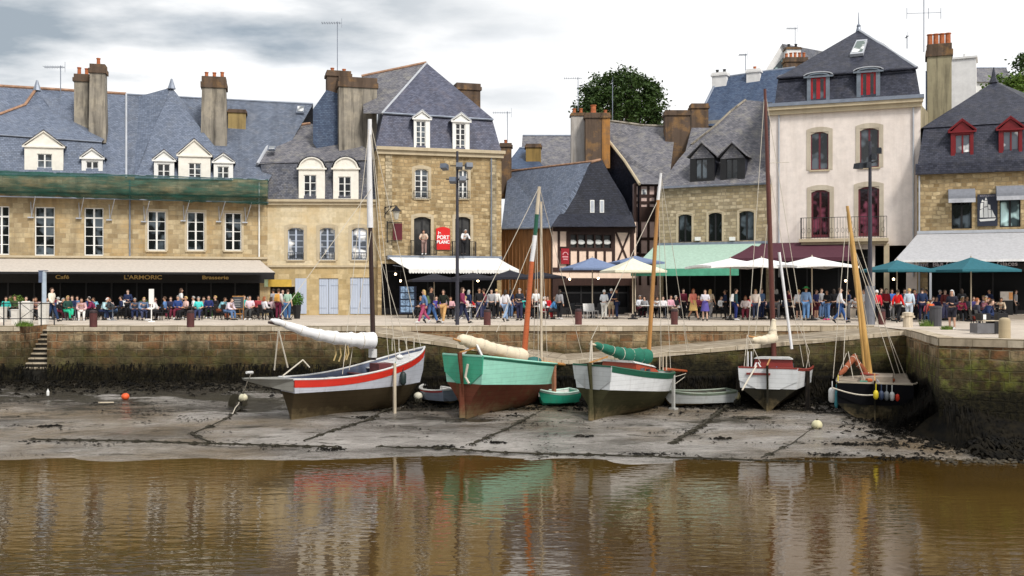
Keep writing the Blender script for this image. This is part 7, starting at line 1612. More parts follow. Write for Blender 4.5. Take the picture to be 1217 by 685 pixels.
# ================================================================== people
HAIRC = dict(black=(.012, .009, .008), brown=(.06, .03, .015), dark=(.025, .015, .01), blond=(.50, .34, .14), grey=(.34, .33, .32), white=(.66, .66, .66), red=(.25, .07, .02))
SKIN = [plain('skin_light', (.58, .34, .24), .6, .06, 4, bmp=0), plain('skin_tan', (.45, .24, .15), .6, .06, 4, bmp=0), plain('skin_fair', (.64, .42, .32), .6, .06, 4, bmp=0)]
POSES = {}
def pose(name):
    J = dict(pel=(0, 0, .96), sp=(0, 0, 1.12), ch=(0, 0, 1.30), nb=(0, 0, 1.45), nk=(0, -.01, 1.51), h1=(0, -.035, 1.57), h2=(0, -.015, 1.645), h3=(0, -.005, 1.70))
    lean = 0
    arms = {s: [(s*.175, 0, 1.405), (s*.225, .03, 1.13), (s*.235, -.05, .89), (s*.235, -.08, .82)] for s in (1, -1)}
    legs = {s: [(s*.095, 0, .90), (s*.10, -.01, .50), (s*.105, .02, .09), (s*.12, -.13, .035)] for s in (1, -1)}
    if name == 'hold':
        arms = {s: [(s*.175, 0, 1.405), (s*.235, .02, 1.14), (s*.13, -.22, 1.13), (s*.07, -.28, 1.15)] for s in (1, -1)}
    if name == 'walk':
        legs = {1: [(.09, 0, .90), (.10, -.16, .50), (.10, -.30, .10), (.11, -.44, .07)], -1: [(-.09, 0, .90), (-.10, .05, .50), (-.10, .32, .19), (-.10, .24, .06)]}
        arms = {1: [(.175, 0, 1.405), (.23, .10, 1.15), (.23, .10, .90), (.23, .07, .83)], -1: [(-.175, 0, 1.405), (-.23, -.05, 1.15), (-.22, -.22, .95), (-.21, -.27, .89)]}
    if name in ('sit', 'sitlean', 'sitcross'):
        dz = -.40
        J = {k: (v[0], v[1], v[2]+dz) for k, v in J.items()}
        if name == 'sitlean':
            for k, f_ in (('sp', .05), ('ch', .16), ('nb', .26), ('nk', .29), ('h1', .34), ('h2', .33), ('h3', .31)): J[k] = (0, J[k][1]-f_, J[k][2]-f_*.25)
        sh = J['nb']; arms = {s: [(s*.175, sh[1], sh[2]-.045), (s*.24, sh[1]-.02, sh[2]-.30), (s*.13, sh[1]-.26, sh[2]-.36+.0), (s*.09, sh[1]-.34, sh[2]-.34)] for s in (1, -1)}
        legs = {s: [(s*.10, -.02, .52), (s*.13, -.44, .50), (s*.12, -.46, .09), (s*.13, -.60, .035)] for s in (1, -1)}
        if name == 'sitcross': legs[1] = [(.10, -.02, .52), (.02, -.44, .60), (-.12, -.62, .27), (-.16, -.76, .26)]
    if name == 'rail':
        for k, f_ in (('sp', .04), ('ch', .14), ('nb', .26), ('nk', .30), ('h1', .36), ('h2', .36), ('h3', .35)): J[k] = (0, J[k][1]-f_, J[k][2]-f_*.3)
        sh = J['nb']; arms = {s: [(s*.175, sh[1], sh[2]-.045), (s*.27, sh[1]-.10, sh[2]-.28), (s*.22, sh[1]-.28, sh[2]-.36), (s*.16, sh[1]-.35, sh[2]-.36)] for s in (1, -1)}
    return J, arms, legs
def skin_build(nm, pts, edges, radii, root=0, sub=1, extra=None):
    me = bpy.data.meshes.new(nm); me.from_pydata(pts, edges, []); o = bpy.data.objects.new(nm, me); COL.objects.link(o)
    md_ = o.modifiers.new('s', 'SKIN'); md_.use_smooth_shade = True
    sv = me.skin_vertices[0].data
    for i, r in enumerate(radii): sv[i].radius = r if isinstance(r, tuple) else (r, r)
    sv[root].use_root = True
    ss = o.modifiers.new('u', 'SUBSURF'); ss.levels = sub; ss.render_levels = sub
    dg = bpy.context.evaluated_depsgraph_get(); dg.update(); r = bpy.data.meshes.new_from_object(o.evaluated_get(dg)); bpy.data.objects.remove(o); bpy.data.meshes.remove(me)
    r.name = nm
    if extra:
        bm = bmesh.new(); bm.from_mesh(r); e = bpy.data.meshes.new('x'); e.from_pydata(extra.v, [], extra.f); bm.from_mesh(e); bm.to_mesh(r); bm.free(); bpy.data.meshes.remove(e)
    for p in r.polygons: p.use_smooth = True
    r.materials.append(SKIN[0]); return r
def kit(name):
    if name in POSES: return POSES[name]
    J, A, G = pose(name); K = {}
    P = []; E = []; Rr = []
    def add(p, r, par=None):
        P.append(tuple(p)); Rr.append(r); i = len(P)-1
        if par is not None: E.append((par, i))
        return i
    def grow(full=True, sleeves=3, torso=True, head=True, legs_=3, inflate=0, feet=True, arms_=True):
        P.clear(); E.clear(); Rr.clear(); f_ = inflate
        a = add(J['pel'], (.145+f_, .105+f_)); b_ = c = None
        if torso: b_ = add(J['sp'], (.125+f_, .095+f_), a); c = add(J['ch'], (.15+f_, .10+f_), b_)
        if head:
            e = add(J['nb'], (.075, .065), c); g_ = add(J['nk'], (.055, .055), e); hh = add(J['h1'], (.068, .078), g_); h2 = add(J['h2'], (.078, .095), hh); add(J['h3'], (.05, .06), h2)
        elif torso: add(J['nb'], (.085+f_*.5, .07+f_*.5), c)
        if torso and arms_:
            for s in (1, -1):
                q = A[s]; rr = [.062, .045, .030, .026]; k = c
                for i in range(sleeves): k = add(q[i], rr[i]+f_, k)
                if head: add(q[3], (.034, .018), k)
        if legs_:
            for s in (1, -1):
                q = G[s]; rr = [.092, .060, .040, .036]; k = a
                for i in range(legs_): k = add(q[i], rr[i]+f_, k)
                if feet and legs_ == 3: add(q[3], (.038, .03), k)
        return list(P), list(E), list(Rr)
    # fingers, nose and ears joined into the body mesh
    x = MB()
    for s in (1, -1):
        w, p = Vector(A[s][2]), Vector(A[s][3]); d = (p-w).normalized(); side = Vector((0, -1, 0)) if abs(d.y) < .8 else Vector((-s, 0, 0)); side = (side-d*side.dot(d)).normalized(); nrm = d.cross(side)
        for k in range(4):
            o_ = side*(.028-.018*k); ln = (.075, .085, .08, .062)[k]; b0 = p+o_-d*.02; x.tube([b0, b0+d*ln*.5+nrm*.004*s, b0+d*ln*.95+nrm*.02*s], [.009, .0085, .006], 5)
        b0 = w.lerp(p, .5)+side*.025; x.tube([b0, b0+side*.035+d*.03, b0+side*.04+d*.062], [.011, .0095, .007], 5)
    h1, h2 = Vector(J['h1']), Vector(J['h2']); x.ball(h1+Vector((0, -.088, .035)), .016, 6, 4, (.8, 1.1, 1.3)); [x.ball(h2+Vector((s*.083, .01, -.03)), .022, 6, 4, (.4, .8, 1.3)) for s in (1, -1)]
    K['body'] = skin_build('body', *grow(), extra=x)
    ey = MB(); [ey.ball(h2+Vector((s*.033, -.093, -.012)), .010, 6, 4) for s in (1, -1)]; ey.ball(h1+Vector((0, -.084, -.005)), .016, 6, 4, (1.4, .5, .4)); K['eyes'] = ey
    K['long'] = skin_build('sweater', *grow(head=False, legs_=0, inflate=.024, sleeves=3)); K['short'] = skin_build('shirt', *grow(head=False, legs_=0, inflate=.024, sleeves=2))
    K['trousers'] = skin_build('trousers', *grow(head=False, torso=False, legs_=3, inflate=.022, feet=False)); K['shorts'] = skin_build('shorts', *grow(head=False, torso=False, legs_=2, inflate=.03, feet=False))
    for s in (1, -1): sh = MB(); a, b_ = Vector(G[s][2]), Vector(G[s][3]); d = (b_-a).normalized(); sh.tube([a+Vector((0, .05, -.035)), a+Vector((0, 0, -.03)), a.lerp(b_, .6)+Vector((0, 0, .005)), b_+d*.06], [.035, .055, .045, .025], 8); sh.smooth = True; K['shoe%d' % s] = sh
    c = h2; hs = MB(); hs.smooth = True
    def cap(m, low, rr=.105, back=.0, n=12):
        V = []; 
        for j in range(7):
            t = j/6
            for i in range(n):
                a = 2*math.pi*i/n; front = math.sin(a) < -.3; th = (math.pi*.5*t*1.15) if not front else math.pi*.5*t*.62
                V.append((c.x+rr*.92*math.sin(th)*math.cos(a), c.y+.005+rr*1.08*math.sin(th)*math.sin(a), c.z+.0+rr*1.0*math.cos(th)-(low*(t**3)*(1 if not front else 0))))
        i0 = len(m.v); m.v += V
        for j in range(6):
            for i in range(n): a, b_ = i0+j*n+i, i0+j*n+(i+1) % n; m.f.append((a, b_, b_+n, a+n))
    cap(hs, .02); K['hair_short'] = hs; hl = MB(); hl.smooth = True; cap(hl, .17); K['hair_long'] = hl
    hb_ = MB(); hb_.smooth = True; cap(hb_, .01); hb_.ball((c.x, c.y+.11, c.z+.03), .045, 8, 5); K['hair_bun'] = hb_
    ht = MB(); ht.lathe([(.01, .12), (.09, .10), (.105, .04), (.19, .02), (.19, .01), (.10, .01)], (c.x, c.y, c.z), 12); K['hat'] = ht
    pl_ = Vector(J['pel']); sk = MB(); sk.smooth = True
    if not name.startswith('sit'):
        sk.lathe([(.14, .16), (.165, .05), (.21, -.2), (.25, -.42), (.24, -.43)], tuple(pl_), 14)
    else:
        n = 10; top = (0, .06, pl_.z+.12); 
        for side in (0,): sk.tube([(0, .08, pl_.z-.02), (0, -.12, pl_.z-.0), (0, -.32, pl_.z-.02), (0, -.5, pl_.z-.04)], [.17, .20, .20, .17], 12)
    K['skirt'] = sk
    POSES[name] = K; return K
BUILT = {}
def getmesh(pose_, key):
    K = kit(pose_); v = K[key]
    if isinstance(v, MB):
        if (pose_, key) not in BUILT:
            t = v.build(key, SKIN[0], None); BUILT[(pose_, key)] = t.data; bpy.data.objects.remove(t)
        return BUILT[(pose_, key)]
    return v
def piece(name, me, mat, par):
    o = bpy.data.objects.new(name, me); COL.objects.link(o); o.parent = par; o.material_slots[0].link = 'OBJECT'; o.material_slots[0].material = mat; return o
np_ = [0]
def person(px, d, pose_, rz, top, bottom, hair, label, z=0, scale=1, long=True, hairkind='short', low='trousers', skin=None, chair_=None, bag=None, hat=None, group=None, shoes=None):
    k = np_[0]; np_[0] += 1; s = scale*(.97+.06*((k*37) % 10)/10); sk = SKIN[(k if skin is None else skin) % 3]
    o = empty('person', (XatD(px, d), d, z), rz, label, 'person', group, scale=s)
    piece('body', getmesh(pose_, 'body'), sk, o); piece('face_features', getmesh(pose_, 'eyes'), MC.get('feature_dark') or plain('feature_dark', (.06, .02, .02), .5, .1, 3, bmp=0), o)
    piece('sweater' if long else 'shirt', getmesh(pose_, 'long' if long else 'short'), cloth(top), o)
    if low == 'skirt': piece('skirt', getmesh(pose_, 'skirt'), cloth(bottom), o)
    else: piece(low, getmesh(pose_, low), cloth(bottom), o)
    for q in (1, -1): piece('shoe', getmesh(pose_, 'shoe%d' % q), cloth(shoes or ((.03, .03, .03) if k % 3 else (.6, .6, .6))), o)
    piece('hair', getmesh(pose_, 'hair_'+hairkind), plain('hair_'+hair, HAIRC[hair], .7, .15, 8), o)
    if hat: piece('hat', getmesh(pose_, 'hat'), cloth(hat), o)
    if bag:
        b = empty('backpack', o.location.copy(), rz, bag[1], 'bag', scale=s); b.location.z = z; zc_ = kit(pose_) and (1.25 if not pose_.startswith('sit') else .85)
        m = MB(); m.smooth = True; m.hexa([(-.15, .13, zc_-.22), (.15, .13, zc_-.22), (.13, .30, zc_-.2), (-.13, .30, zc_-.2), (-.13, .12, zc_+.2), (.13, .12, zc_+.2), (.10, .24, zc_+.18), (-.10, .24, zc_+.18)]); m.build('pack_body', cloth(bag[0]), b); MB().box(-.1, .1, .29, .33, zc_-.17, zc_).build('pack_pocket', cloth(sc(bag[0], .7)), b)
    if chair_: 
        chair(o.location.x, o.location.y+0, rz, chair_[1], chair_[0])
    return o
def sitter(px, d, pose_, rz, top, bottom, hair, label, cm=None, **k):
    """seated person on a chair; every hidden dark chair reads alike"""
    cm = cm or BLACKP; d += .45*math.sin(px*12.9898+d*3.1); rz += .35*math.sin(px*4.7)
    return person(px, d, pose_, rz, top, bottom, hair, label, chair_=(cm, CH_L[cm.name]), **k)
CH_L = {BLACKP.name: 'black cafe chair hidden beneath a seated terrace customer'}
GCH = plain('green_wicker', (.05, .16, .03), .7, .3, 9); WCH = plain('white_plastic_chair', (.72, .72, .72), .5)
CH_L[GCH.name] = 'green wicker chair at the cafe tables under the brown awning'; CH_L[WCH.name] = 'white chair on the middle terrace with someone seated on it'
NV = (.02, .03, .08); WHc = (.72, .72, .72); BK = (.015, .015, .018); DN = (.10, .17, .32); PK = (.62, .38, .38); GY = (.3, .3, .32); BG = (.55, .45, .34); TL = (.04, .38, .34); GR = (.03, .45, .26); RD_ = (.62, .02, .03); LB = (.22, .48, .62); DG = (.08, .09, .10); MR = (.14, .02, .04)
h90 = R(90)
# left terrace (front row ~58 m, back rows ~60-61 m)
sitter(7, 59.5, 'sit', .4, TL, DG, 'dark', 'seated person in teal top at the far left picture edge')
sitter(18, 59.8, 'sit', -.4, (.05, .08, .03), BK, 'brown', 'seated person in dark olive behind the small low pale box', cm=GCH)
sitter(31, 57.5, 'sit', .3, WHc, BK, 'dark', 'seated person in white directly behind the widest pale box')
sitter(37, 59.8, 'sitlean', 1.2, (.10, .03, .05), NV, 'dark', 'dark-haired seated person in burgundy just above the widest pale box')
sitter(46, 57.2, 'sitlean', -.2, (.55, .36, .36), BK, 'brown', 'woman in dusty pink top sitting left of the narrow pale box', hairkind='long')
person(61.5, 54.3, 'walk', 1.35, (.72, .68, .58), (.02, .04, .10), 'brown', 'man in cream sweater and navy trousers walking past the pale blue post', scale=1.04)
sitter(70, 57.5, 'sitlean', .9, BK, MR, 'grey', 'grey-haired person in black sitting just right of the walking man')
sitter(80.5, 57.2, 'sitcross', .6, (.02, .06, .05), GR, 'blond', 'blond woman with bright green trousers and crossed legs', hairkind='long')
sitter(86, 59.6, 'sit', -.5, NV, DG, 'brown', 'brown-haired person in navy sitting right behind the woman in bright green trousers')
sitter(97, 57.2, 'sitlean', .5, (.64, .42, .44), (.74, .72, .70), 'brown', 'woman in pale pink with white trousers left of the leftmost bollard', hairkind='long')
sitter(106, 59.6, 'sit', -.3, (.03, .05, .15), BK, 'grey', 'grey-haired person in dark blue behind the leftmost bollard')
sitter(113, 58.0, 'sitlean', -1.0, (.22, .03, .09), BK, 'dark', 'person in magenta-red sitting right above the leftmost bollard')
sitter(122, 57.2, 'sitlean', .9, (.45, .66, .72), NV, 'white', 'white-haired person in pale cyan shirt right of the leftmost bollard')
sitter(128.5, 58.8, 'sitlean', .4, (.72, .55, .56), DG, 'brown', 'person in pink-white top leaning over the first round table', long=False)
sitter(136, 57.3, 'sitlean', -1.0, (.05, .06, .07), DN, 'red', 'red-haired woman in charcoal and jeans at the first table', hairkind='long')
sitter(144, 59.5, 'sit', -.7, NV, BK, 'dark', 'dark figure in navy between the red-haired woman and the denim-clad pair')
sitter(160, 58.2, 'sitlean', .7, (.10, .13, .20), NV, 'grey', 'grey-haired person in blue-grey jacket left of the denim-jacketed blond')
sitter(169.5, 57.4, 'sitlean', .9, (.16, .24, .40), (.05, .06, .12), 'blond', 'blond woman in denim jacket left of the white notice stand', hairkind='long')
sitter(187, 57.2, 'sitlean', -.6, (.72, .72, .72), BK, 'white', 'white-haired woman in white blouse just right of the white notice stand', hairkind='long')
sitter(196, 57.6, 'sit', -1.2, (.10, .20, .42), BK, 'brown', 'person in bright denim blue turned away right of the white-haired woman')
sitter(203, 59.5, 'sit', .3, (.03, .03, .07), MR, 'brown', 'brown-haired person in near-black behind the row left of the dark-capped bollard')
sitter(211.5, 58.8, 'sit', -.2, (.03, .06, .20), MR, 'grey', 'grey-haired man in royal blue left of the pink-shirted woman')
sitter(221, 57.3, 'sit', -1.1, (.68, .46, .42), BK, 'blond', 'fair-haired person in salmon pink left of the dark-capped bollard', long=False)
sitter(236, 57.2, 'sit', .2, (.08, .58, .55), (.03, .04, .10), 'grey', 'man in bright turquoise polo right of the dark-capped bollard', long=False)
sitter(248, 60, 'sit', .3, (.02, .03, .12), BK, 'black', 'shadowed person in dark blue behind the low green shrub', cm=GCH)
sitter(261, 58.8, 'sitlean', 1.0, (.26, .52, .62), (.2, .06, .03), 'brown', 'person in sky-blue shirt left of the chalkboard easel')
sitter(270, 57.4, 'sitlean', 1.2, (.70, .60, .68), DN, 'brown', 'person in lilac-white top and jeans touching the chalkboard on its left')
sitter(297, 58.2, 'sit', -.3, (.70, .54, .60), (.05, .05, .05), 'black', 'dark-haired person in pale pink shirt right of the chalkboard', long=False)
sitter(307, 59.6, 'sit', .8, (.3, .04, .05), BK, 'dark', 'dark red-topped person deep under the right end of the brown awning')
sitter(314, 57.6, 'sit', 2.6, (.70, .68, .72), BK, 'red', 'auburn-haired woman in white seen from behind by the bicycles', hairkind='long')
sitter(322, 58.6, 'sit', 2.9, (.66, .5, .54), BK, 'brown', 'brown-haired person in pale pink seen from behind above the bicycles', hairkind='long')
person(331, 58, 'stand', 2.9, (.64, .60, .58), (.15, .02, .05), 'brown', 'person with an orange backpack left of the one in sage green', bag=((.62, .33, .08), 'orange backpack worn above the two bicycles'))
person(342, 57.5, 'stand', 2.8, (.34, .50, .40), (.05, .12, .26), 'brown', 'person in sage green top and jeans left of the round bush', long=False)
for px, d, lb in ((24, 58, 'table between the two leftmost pairs of customers'), (63, 58.5, 'table behind the walking man'), (90, 57.4, 'table left of the woman in white trousers'), (134, 57.0, 'pale table with drinks at the red-haired woman'), (178, 57.5, 'table behind the white notice stand'), (228, 57.6, 'table behind the dark-capped bollard'), (288, 59.5, 'table behind the chalkboard easel'), (154, 59.8, 'table in the second row left of the denim pair')): table(px, d, 'small '+lb if not lb.startswith('pale') else lb)
# bar house terrace
person(504, 67.2+.0, 'rail', 0, (.66, .52, .42), (.30, .20, .18), 'brown', 'person in beige leaning on the left balcony rail above the white awning', z=b3.z(303, 504)-.02, long=False)
person(551, 67.9, 'rail', .4, (.74, .74, .76), BK, 'white', 'person in white bending over the right balcony rail above the white awning', z=b3.z(303.5, 551)-.02, long=True)
person(493, 63, 'stand', 0, BK, BK, 'brown', 'shadowed person in black behind the postcard stand')
person(504, 51.8, 'walk', -1.35, (.12, .20, .38), (.40, .08, .17), 'blond', 'blond woman in denim jacket and raspberry trousers walking by the quay edge', hairkind='long', bag=((.10, .14, .07), 'olive bag on the back of the woman in raspberry trousers'))
person(512, 52.2, 'walk', 1.2, BK, (.08, .18, .42), 'dark', 'man in black top and blue jeans right of the woman in raspberry trousers', scale=1.04)
sitter(518.5, 59, 'sit', .5, (.06, .04, .22), BK, 'dark', 'seated person in indigo right of the man in blue jeans')
person(527, 52, 'walk', -.3, (.015, .02, .015), (.60, .36, .15), 'dark', 'dark-topped person in tan trousers walking between the couple and the lamp post', hairkind='long')
sitter(535.5, 59.2, 'sit', .2, (.60, .35, .38), BK, 'brown', 'seated person in rose top just left of the tall lamp post')
person(549.5, 51.6, 'walk', 1.4, (.20, .03, .08), (.02, .025, .06), 'brown', 'person in maroon top and navy trousers walking right behind the tall lamp post', scale=1.04, hairkind='long')
sitter(553, 60, 'sit', -.3, (.62, .50, .50), DG, 'blond', 'seated blond person in pale top right of the tall lamp post', cm=WCH)
person(569.5, 58, 'stand', .2, BK, (.05, .05, .10), 'dark', 'tall person in black standing left of the bollard right of the lamp post', scale=1.06)
sitter(579, 60.5, 'sit', .4, (.42, .44, .44), BK, 'grey', 'seated grey-topped person behind the bollard right of the lamp post', cm=WCH)
person(590, 60, 'stand', 2.7, (.78, .77, .74), BK, 'blond', 'person in white shirt and black trousers standing with back turned')
person(600.5, 54.6, 'walk', 2.5, (.74, .72, .76), (.24, .34, .52), 'dark', 'dark-haired person in white jacket and pale jeans left of the orange mast', hairkind='long')
person(617.5, 56.6, 'hold', -.5, (.03, .035, .05), (.03, .03, .07), 'grey', 'grey-haired person in dark clothes against the orange mast')
sitter(622, 60, 'sit', .5, TL, BK, 'dark', 'seated person in teal just behind the orange mast')
sitter(635, 60.5, 'sit', -.5, (.12, .02, .04), BK, 'dark', 'seated person in dark burgundy between the orange mast and the thin pale spar')
sitter(647, 59.5, 'sit', 1.3, (.72, .74, .78), (.35, .02, .03), 'white', 'white-haired person in white sitting right of the thin pale spar', cm=WCH)
sitter(654.5, 58.8, 'sitlean', 1.5, (.10, .30, .62), (.05, .05, .06), 'dark', 'person in bright blue leaning forward right of the orange mast')
sitter(660, 60, 'sit', -1.2, NV, BK, 'brown', 'person in navy closest to the open paving right of the orange mast')
person(718, 59.2, 'hold', 2.6, (.66, .70, .76), (.60, .60, .58), 'white', 'white-haired woman in white standing by the olive shrub')
person(726.5, 60, 'stand', 2.9, NV, (.58, .48, .34), 'white', 'man in navy top and beige shorts beside the white-haired woman', low='shorts')
for px, d, lb in ((541, 59.5, 'table just left of the tall lamp post'), (560, 60, 'pale table right of the tall lamp post'), (641, 60, 'table beside the thin pale spar'), (690, 62, 'empty table left below the half-timbered front')): table(px, d, lb, WT if 'pale' in lb else None)
CH_L2 = 'empty white chair in front of the half-timbered house'
for px, d, lb in ((699, 60.2, 'left empty white chair in front of the half-timbered house'), (705.5, 61, 'right empty white chair in front of the half-timbered house')): chair(XatD(px, d), d, .5, lb, WCH)
for px, d, lb in ((678, 62.5, 'first dark empty chair in the shade left of the menu easel'), (686, 63, 'second dark empty chair in the shade left of the menu easel'), (712, 62, 'dark empty chair beside the white-haired woman')): chair(XatD(px, d), d, -.4, lb, BLACKP)
# middle right
sitter(760.5, 63, 'sit', .5, (.66, .68, .74), (.16, .03, .05), 'grey', 'seated grey-haired person in white left of the golden mast')
sitter(788, 62, 'sit', -.4, (.72, .70, .72), BK, 'dark', 'seated person in white at the cloth-covered tables under the green awning')
sitter(797, 61.5, 'sit', .3, (.66, .36, .44), BG, 'dark', 'seated person in pink at the cloth-covered tables under the green awning', hairkind='long')
for px, d, lb, mt_ in ((783, 62, 'left cloth-covered table under the green awning', WT), (791, 61, 'right cloth-covered table under the green awning', WT), (770, 62, 'white table between shrubs left of the golden mast', WT)): table(px, d, lb, mt_, w=.45)
person(824, 57.4, 'walk', .5, (.70, .22, .16), (.62, .42, .16), 'red', 'red-haired woman in coral top and yellow skirt with a straw bag', low='skirt', hairkind='long', bag=((.60, .50, .26), 'straw-coloured bag behind the woman in coral'))
person(838, 56.2, 'hold', -.3, (.62, .60, .68), (.10, .08, .30), 'brown', 'woman in white and violet summer clothes right of the one in coral', low='skirt', hairkind='long', long=False)
person(874.5, 56.8, 'stand', 1.5, (.02, .05, .06), (.02, .03, .14), 'dark', 'dark-haired man in black and navy under the white parasols, white bag behind him', scale=1.05, bag=((.70, .70, .70), 'white bag on the back of the man in black and navy'))
sitter(886, 58.6, 'sit', .1, (.68, .60, .60), (.18, .03, .05), 'red', 'seated red-haired person in pale top left of the woman in cream', hairkind='long')
person(898, 57.3, 'stand', -.5, (.72, .64, .58), (.04, .05, .09), 'blond', 'long-haired woman in cream top and dark trousers left of the red-brown mast', hairkind='long')
sitter(911, 59.5, 'sitlean', .8, (.04, .06, .10), BK, 'grey', 'seated person in dark blue-grey against the left side of the red-brown mast')
sitter(919, 60.2, 'sit', -.6, DG, BK, 'brown', 'seated person in grey between the red-brown mast and the pale hoisted spar')
sitter(933, 59.8, 'sit', .8, (.06, .07, .12), BK, 'dark', 'seated person in slate blue left of the one in white hoodie and black shorts')
person(949.5, 57.2, 'stand', 2.8, (.76, .77, .80), BK, 'blond', 'fair-haired person in white hoodie and black shorts', low='shorts')
person(958, 56.6, 'stand', 2.6, (.16, .26, .44), (.12, .24, .46), 'red', 'man in denim shirt and jeans with a green cap under the white wavy parasol', scale=1.05, hat=(.05, .30, .10))
sitter(964, 60.5, 'sit', .0, (.03, .03, .05), MR, 'dark', 'shadowed seated person right of the man with green cap')
person(970, 58.2, 'stand', .7, (.04, .05, .16), (.10, .02, .03), 'brown', 'person in navy top and dark red shorts right of the man with green cap', low='shorts', long=False)
person(983, 57.2, 'hold', -1.0, BK, (.10, .20, .42), 'dark', 'dark-haired woman in black top, blue jeans and pink shoes', hairkind='long', shoes=(.55, .08, .2))
person(998.5, 52.4, 'walk', 1.3, (.76, .75, .78), (.04, .10, .28), 'brown', 'man in white sweater and blue jeans striding left of the golden mast', scale=1.03)
person(1027, 57.5, 'stand', -1.3, (.76, .76, .76), (.3, .3, .32), 'dark', 'person in white just right of the golden mast')
person(1042, 54.5, 'stand', 2.7, (.66, .03, .05), BK, 'white', 'white-haired person in red top and black trousers left of the slim bollard')
person(1053, 57, 'stand', .2, (.30, .02, .03), BK, 'dark', 'person in dark red standing behind the one in bright red jacket', hairkind='long')
person(1060, 60, 'stand', .0, (.06, .16, .50), (.6, .6, .62), 'dark', 'person in blue deep under the left teal parasol')
person(1067, 53.3, 'walk', 2.2, (.72, .02, .02), BK, 'dark', 'person in bright red jacket and black trousers walking left of the one in pale blue')
person(1080.5, 54.2, 'stand', 2.7, (.52, .62, .72), (.52, .58, .66), 'blond', 'blond person dressed all in pale blue right of the bright red jacket')
person(1075, 59.5, 'stand', .1, (.03, .03, .05), BK, 'black', 'black-clad person in the shade under the left teal parasol')
person(1087, 58.2, 'hold', -.4, (.10, .03, .06), BK, 'black', 'dark burgundy-clad person between the two teal parasols')
person(1096, 54.8, 'stand', 3.0, (.02, .035, .09), (.02, .02, .05), 'dark', 'broad dark-haired man in navy with back turned left of the child', scale=1.07)
sitter(1103, 54, 'sit', 2.8, (.55, .10, .13), DN, 'blond', 'blond child in red-white top sitting just above the orange backpack', scale=.8)
person(1106, 48.6, 'stand', 3.0, (.50, .10, .10), (.05, .12, .28), 'brown', 'small child seen from behind at the quay edge by the dark bin', scale=.72, bag=((.80, .16, .03), 'red-orange backpack on the small child'))
person(1123, 57.3, 'stand', .3, (.14, .03, .03), (.16, .16, .30), 'brown', 'slim person in dark maroon top and violet-grey trousers behind the woman in black shorts')
person(1131.5, 44.3, 'hold', -.8, (.025, .025, .04), (.03, .03, .045), 'white', 'fair-haired woman in black top and black shorts standing near the corner quay', low='shorts', hairkind='long', scale=.97)
sitter(1140, 56, 'sitlean', .4, (.45, .05, .12), BK, 'blond', 'seated person in crimson right of the woman in black shorts')
sitter(1168, 43.0, 'sitlean', 1.2, (.02, .035, .10), (.02, .02, .03), 'brown', 'person in navy sweater sitting by the flight cases with legs stretched', scale=1.08)
sitter(1161, 44.0, 'sitcross', 1.3, (.05, .05, .07), (.50, .08, .05), 'red', 'person with red-striped trousers sitting left of the navy sweater')
for px, d, p_, rz, tp, hr, lb in ((1149, 57.5, 'sit', .3, (.04, .04, .05), 'dark', 'seated person in black left below the large teal parasol pole'), (1157, 58, 'sit', -.3, (.07, .06, .20), 'brown', 'seated person in indigo right below the large teal parasol pole'), (1165, 57, 'sitlean', .5, (.30, .12, .16), 'blond', 'seated person in dusty rose behind the navy sweater'), (1172, 57.6, 'sit', -.4, (.40, .30, .34), 'grey', 'seated grey-haired person in mauve behind the flight cases'), (1180, 57.2, 'sitlean', -.8, (.10, .05, .04), 'red', 'seated red-haired person in brown left of the menu board'), (1113, 58.2, 'sit', .3, (.03, .03, .08), 'black', 'seated person in midnight blue left of the slim person in maroon'), (1128, 59, 'sit', -.3, (.02, .05, .03), 'black', 'seated person in dark green behind the woman in black shorts')):
    sitter(px, d, p_, rz, tp, BK, hr, lb)
for px, d, lb in ((1145, 56.6, 'dark table left of the large teal parasol pole'), (1161, 56.4, 'dark table right of the large teal parasol pole'), (1176, 56.6, 'dark table left of the lit menu board'), (1118, 58.4, 'dark table left of the woman in black shorts')): table(px, d, lb)
table(1163, 43.3, 'low dark camping table between the two people by the flight cases', None, .62, .3)
# further guests in the second rows
PAL = {'white': WHc, 'navy': NV, 'black': BK, 'pink': PK, 'sky-blue': LB, 'teal': TL, 'grey': GY, 'beige': BG, 'red': RD_, 'maroon': MR, 'denim-blue': DN}
HK = list(HAIRC)
def extra(lst, place, d0):
    for i, (px, c, hr) in enumerate(lst):
        sitter(px, d0+(i % 3)*.55, ('sit', 'sitlean')[i % 2], (-.6, .5, 1.1, -1.2, .1)[i % 5], PAL[c], BK, hr, '%s-haired guest in %s top, second row %s' % (hr, c, place[i] if isinstance(place, (list, tuple)) else place))
extra([(13, 'grey', 'brown'), (54, 'white', 'dark'), (64, 'maroon', 'grey'), (76, 'white', 'grey'), (92, 'denim-blue', 'dark'), (117, 'sky-blue', 'brown'), (150, 'white', 'brown'), (178, 'pink', 'dark'), (230, 'white', 'grey'), (241, 'pink', 'brown'), (256, 'black', 'blond'), (277, 'navy', 'grey'), (290, 'teal', 'brown'), (302, 'white', 'grey')],
      ['at the far left by the railing', 'behind the pale blue post', 'right behind the walking man', 'beside the bright green trousers', 'behind the woman in white trousers', 'above the leftmost bollard', 'left of the denim pair', 'left of the white notice stand', 'right of the dark-capped bollard', 'right of the turquoise polo', 'left of the sky-blue shirt', 'directly behind the chalkboard', 'just right of the chalkboard', 'near the right end of the brown awning'], 60.6)
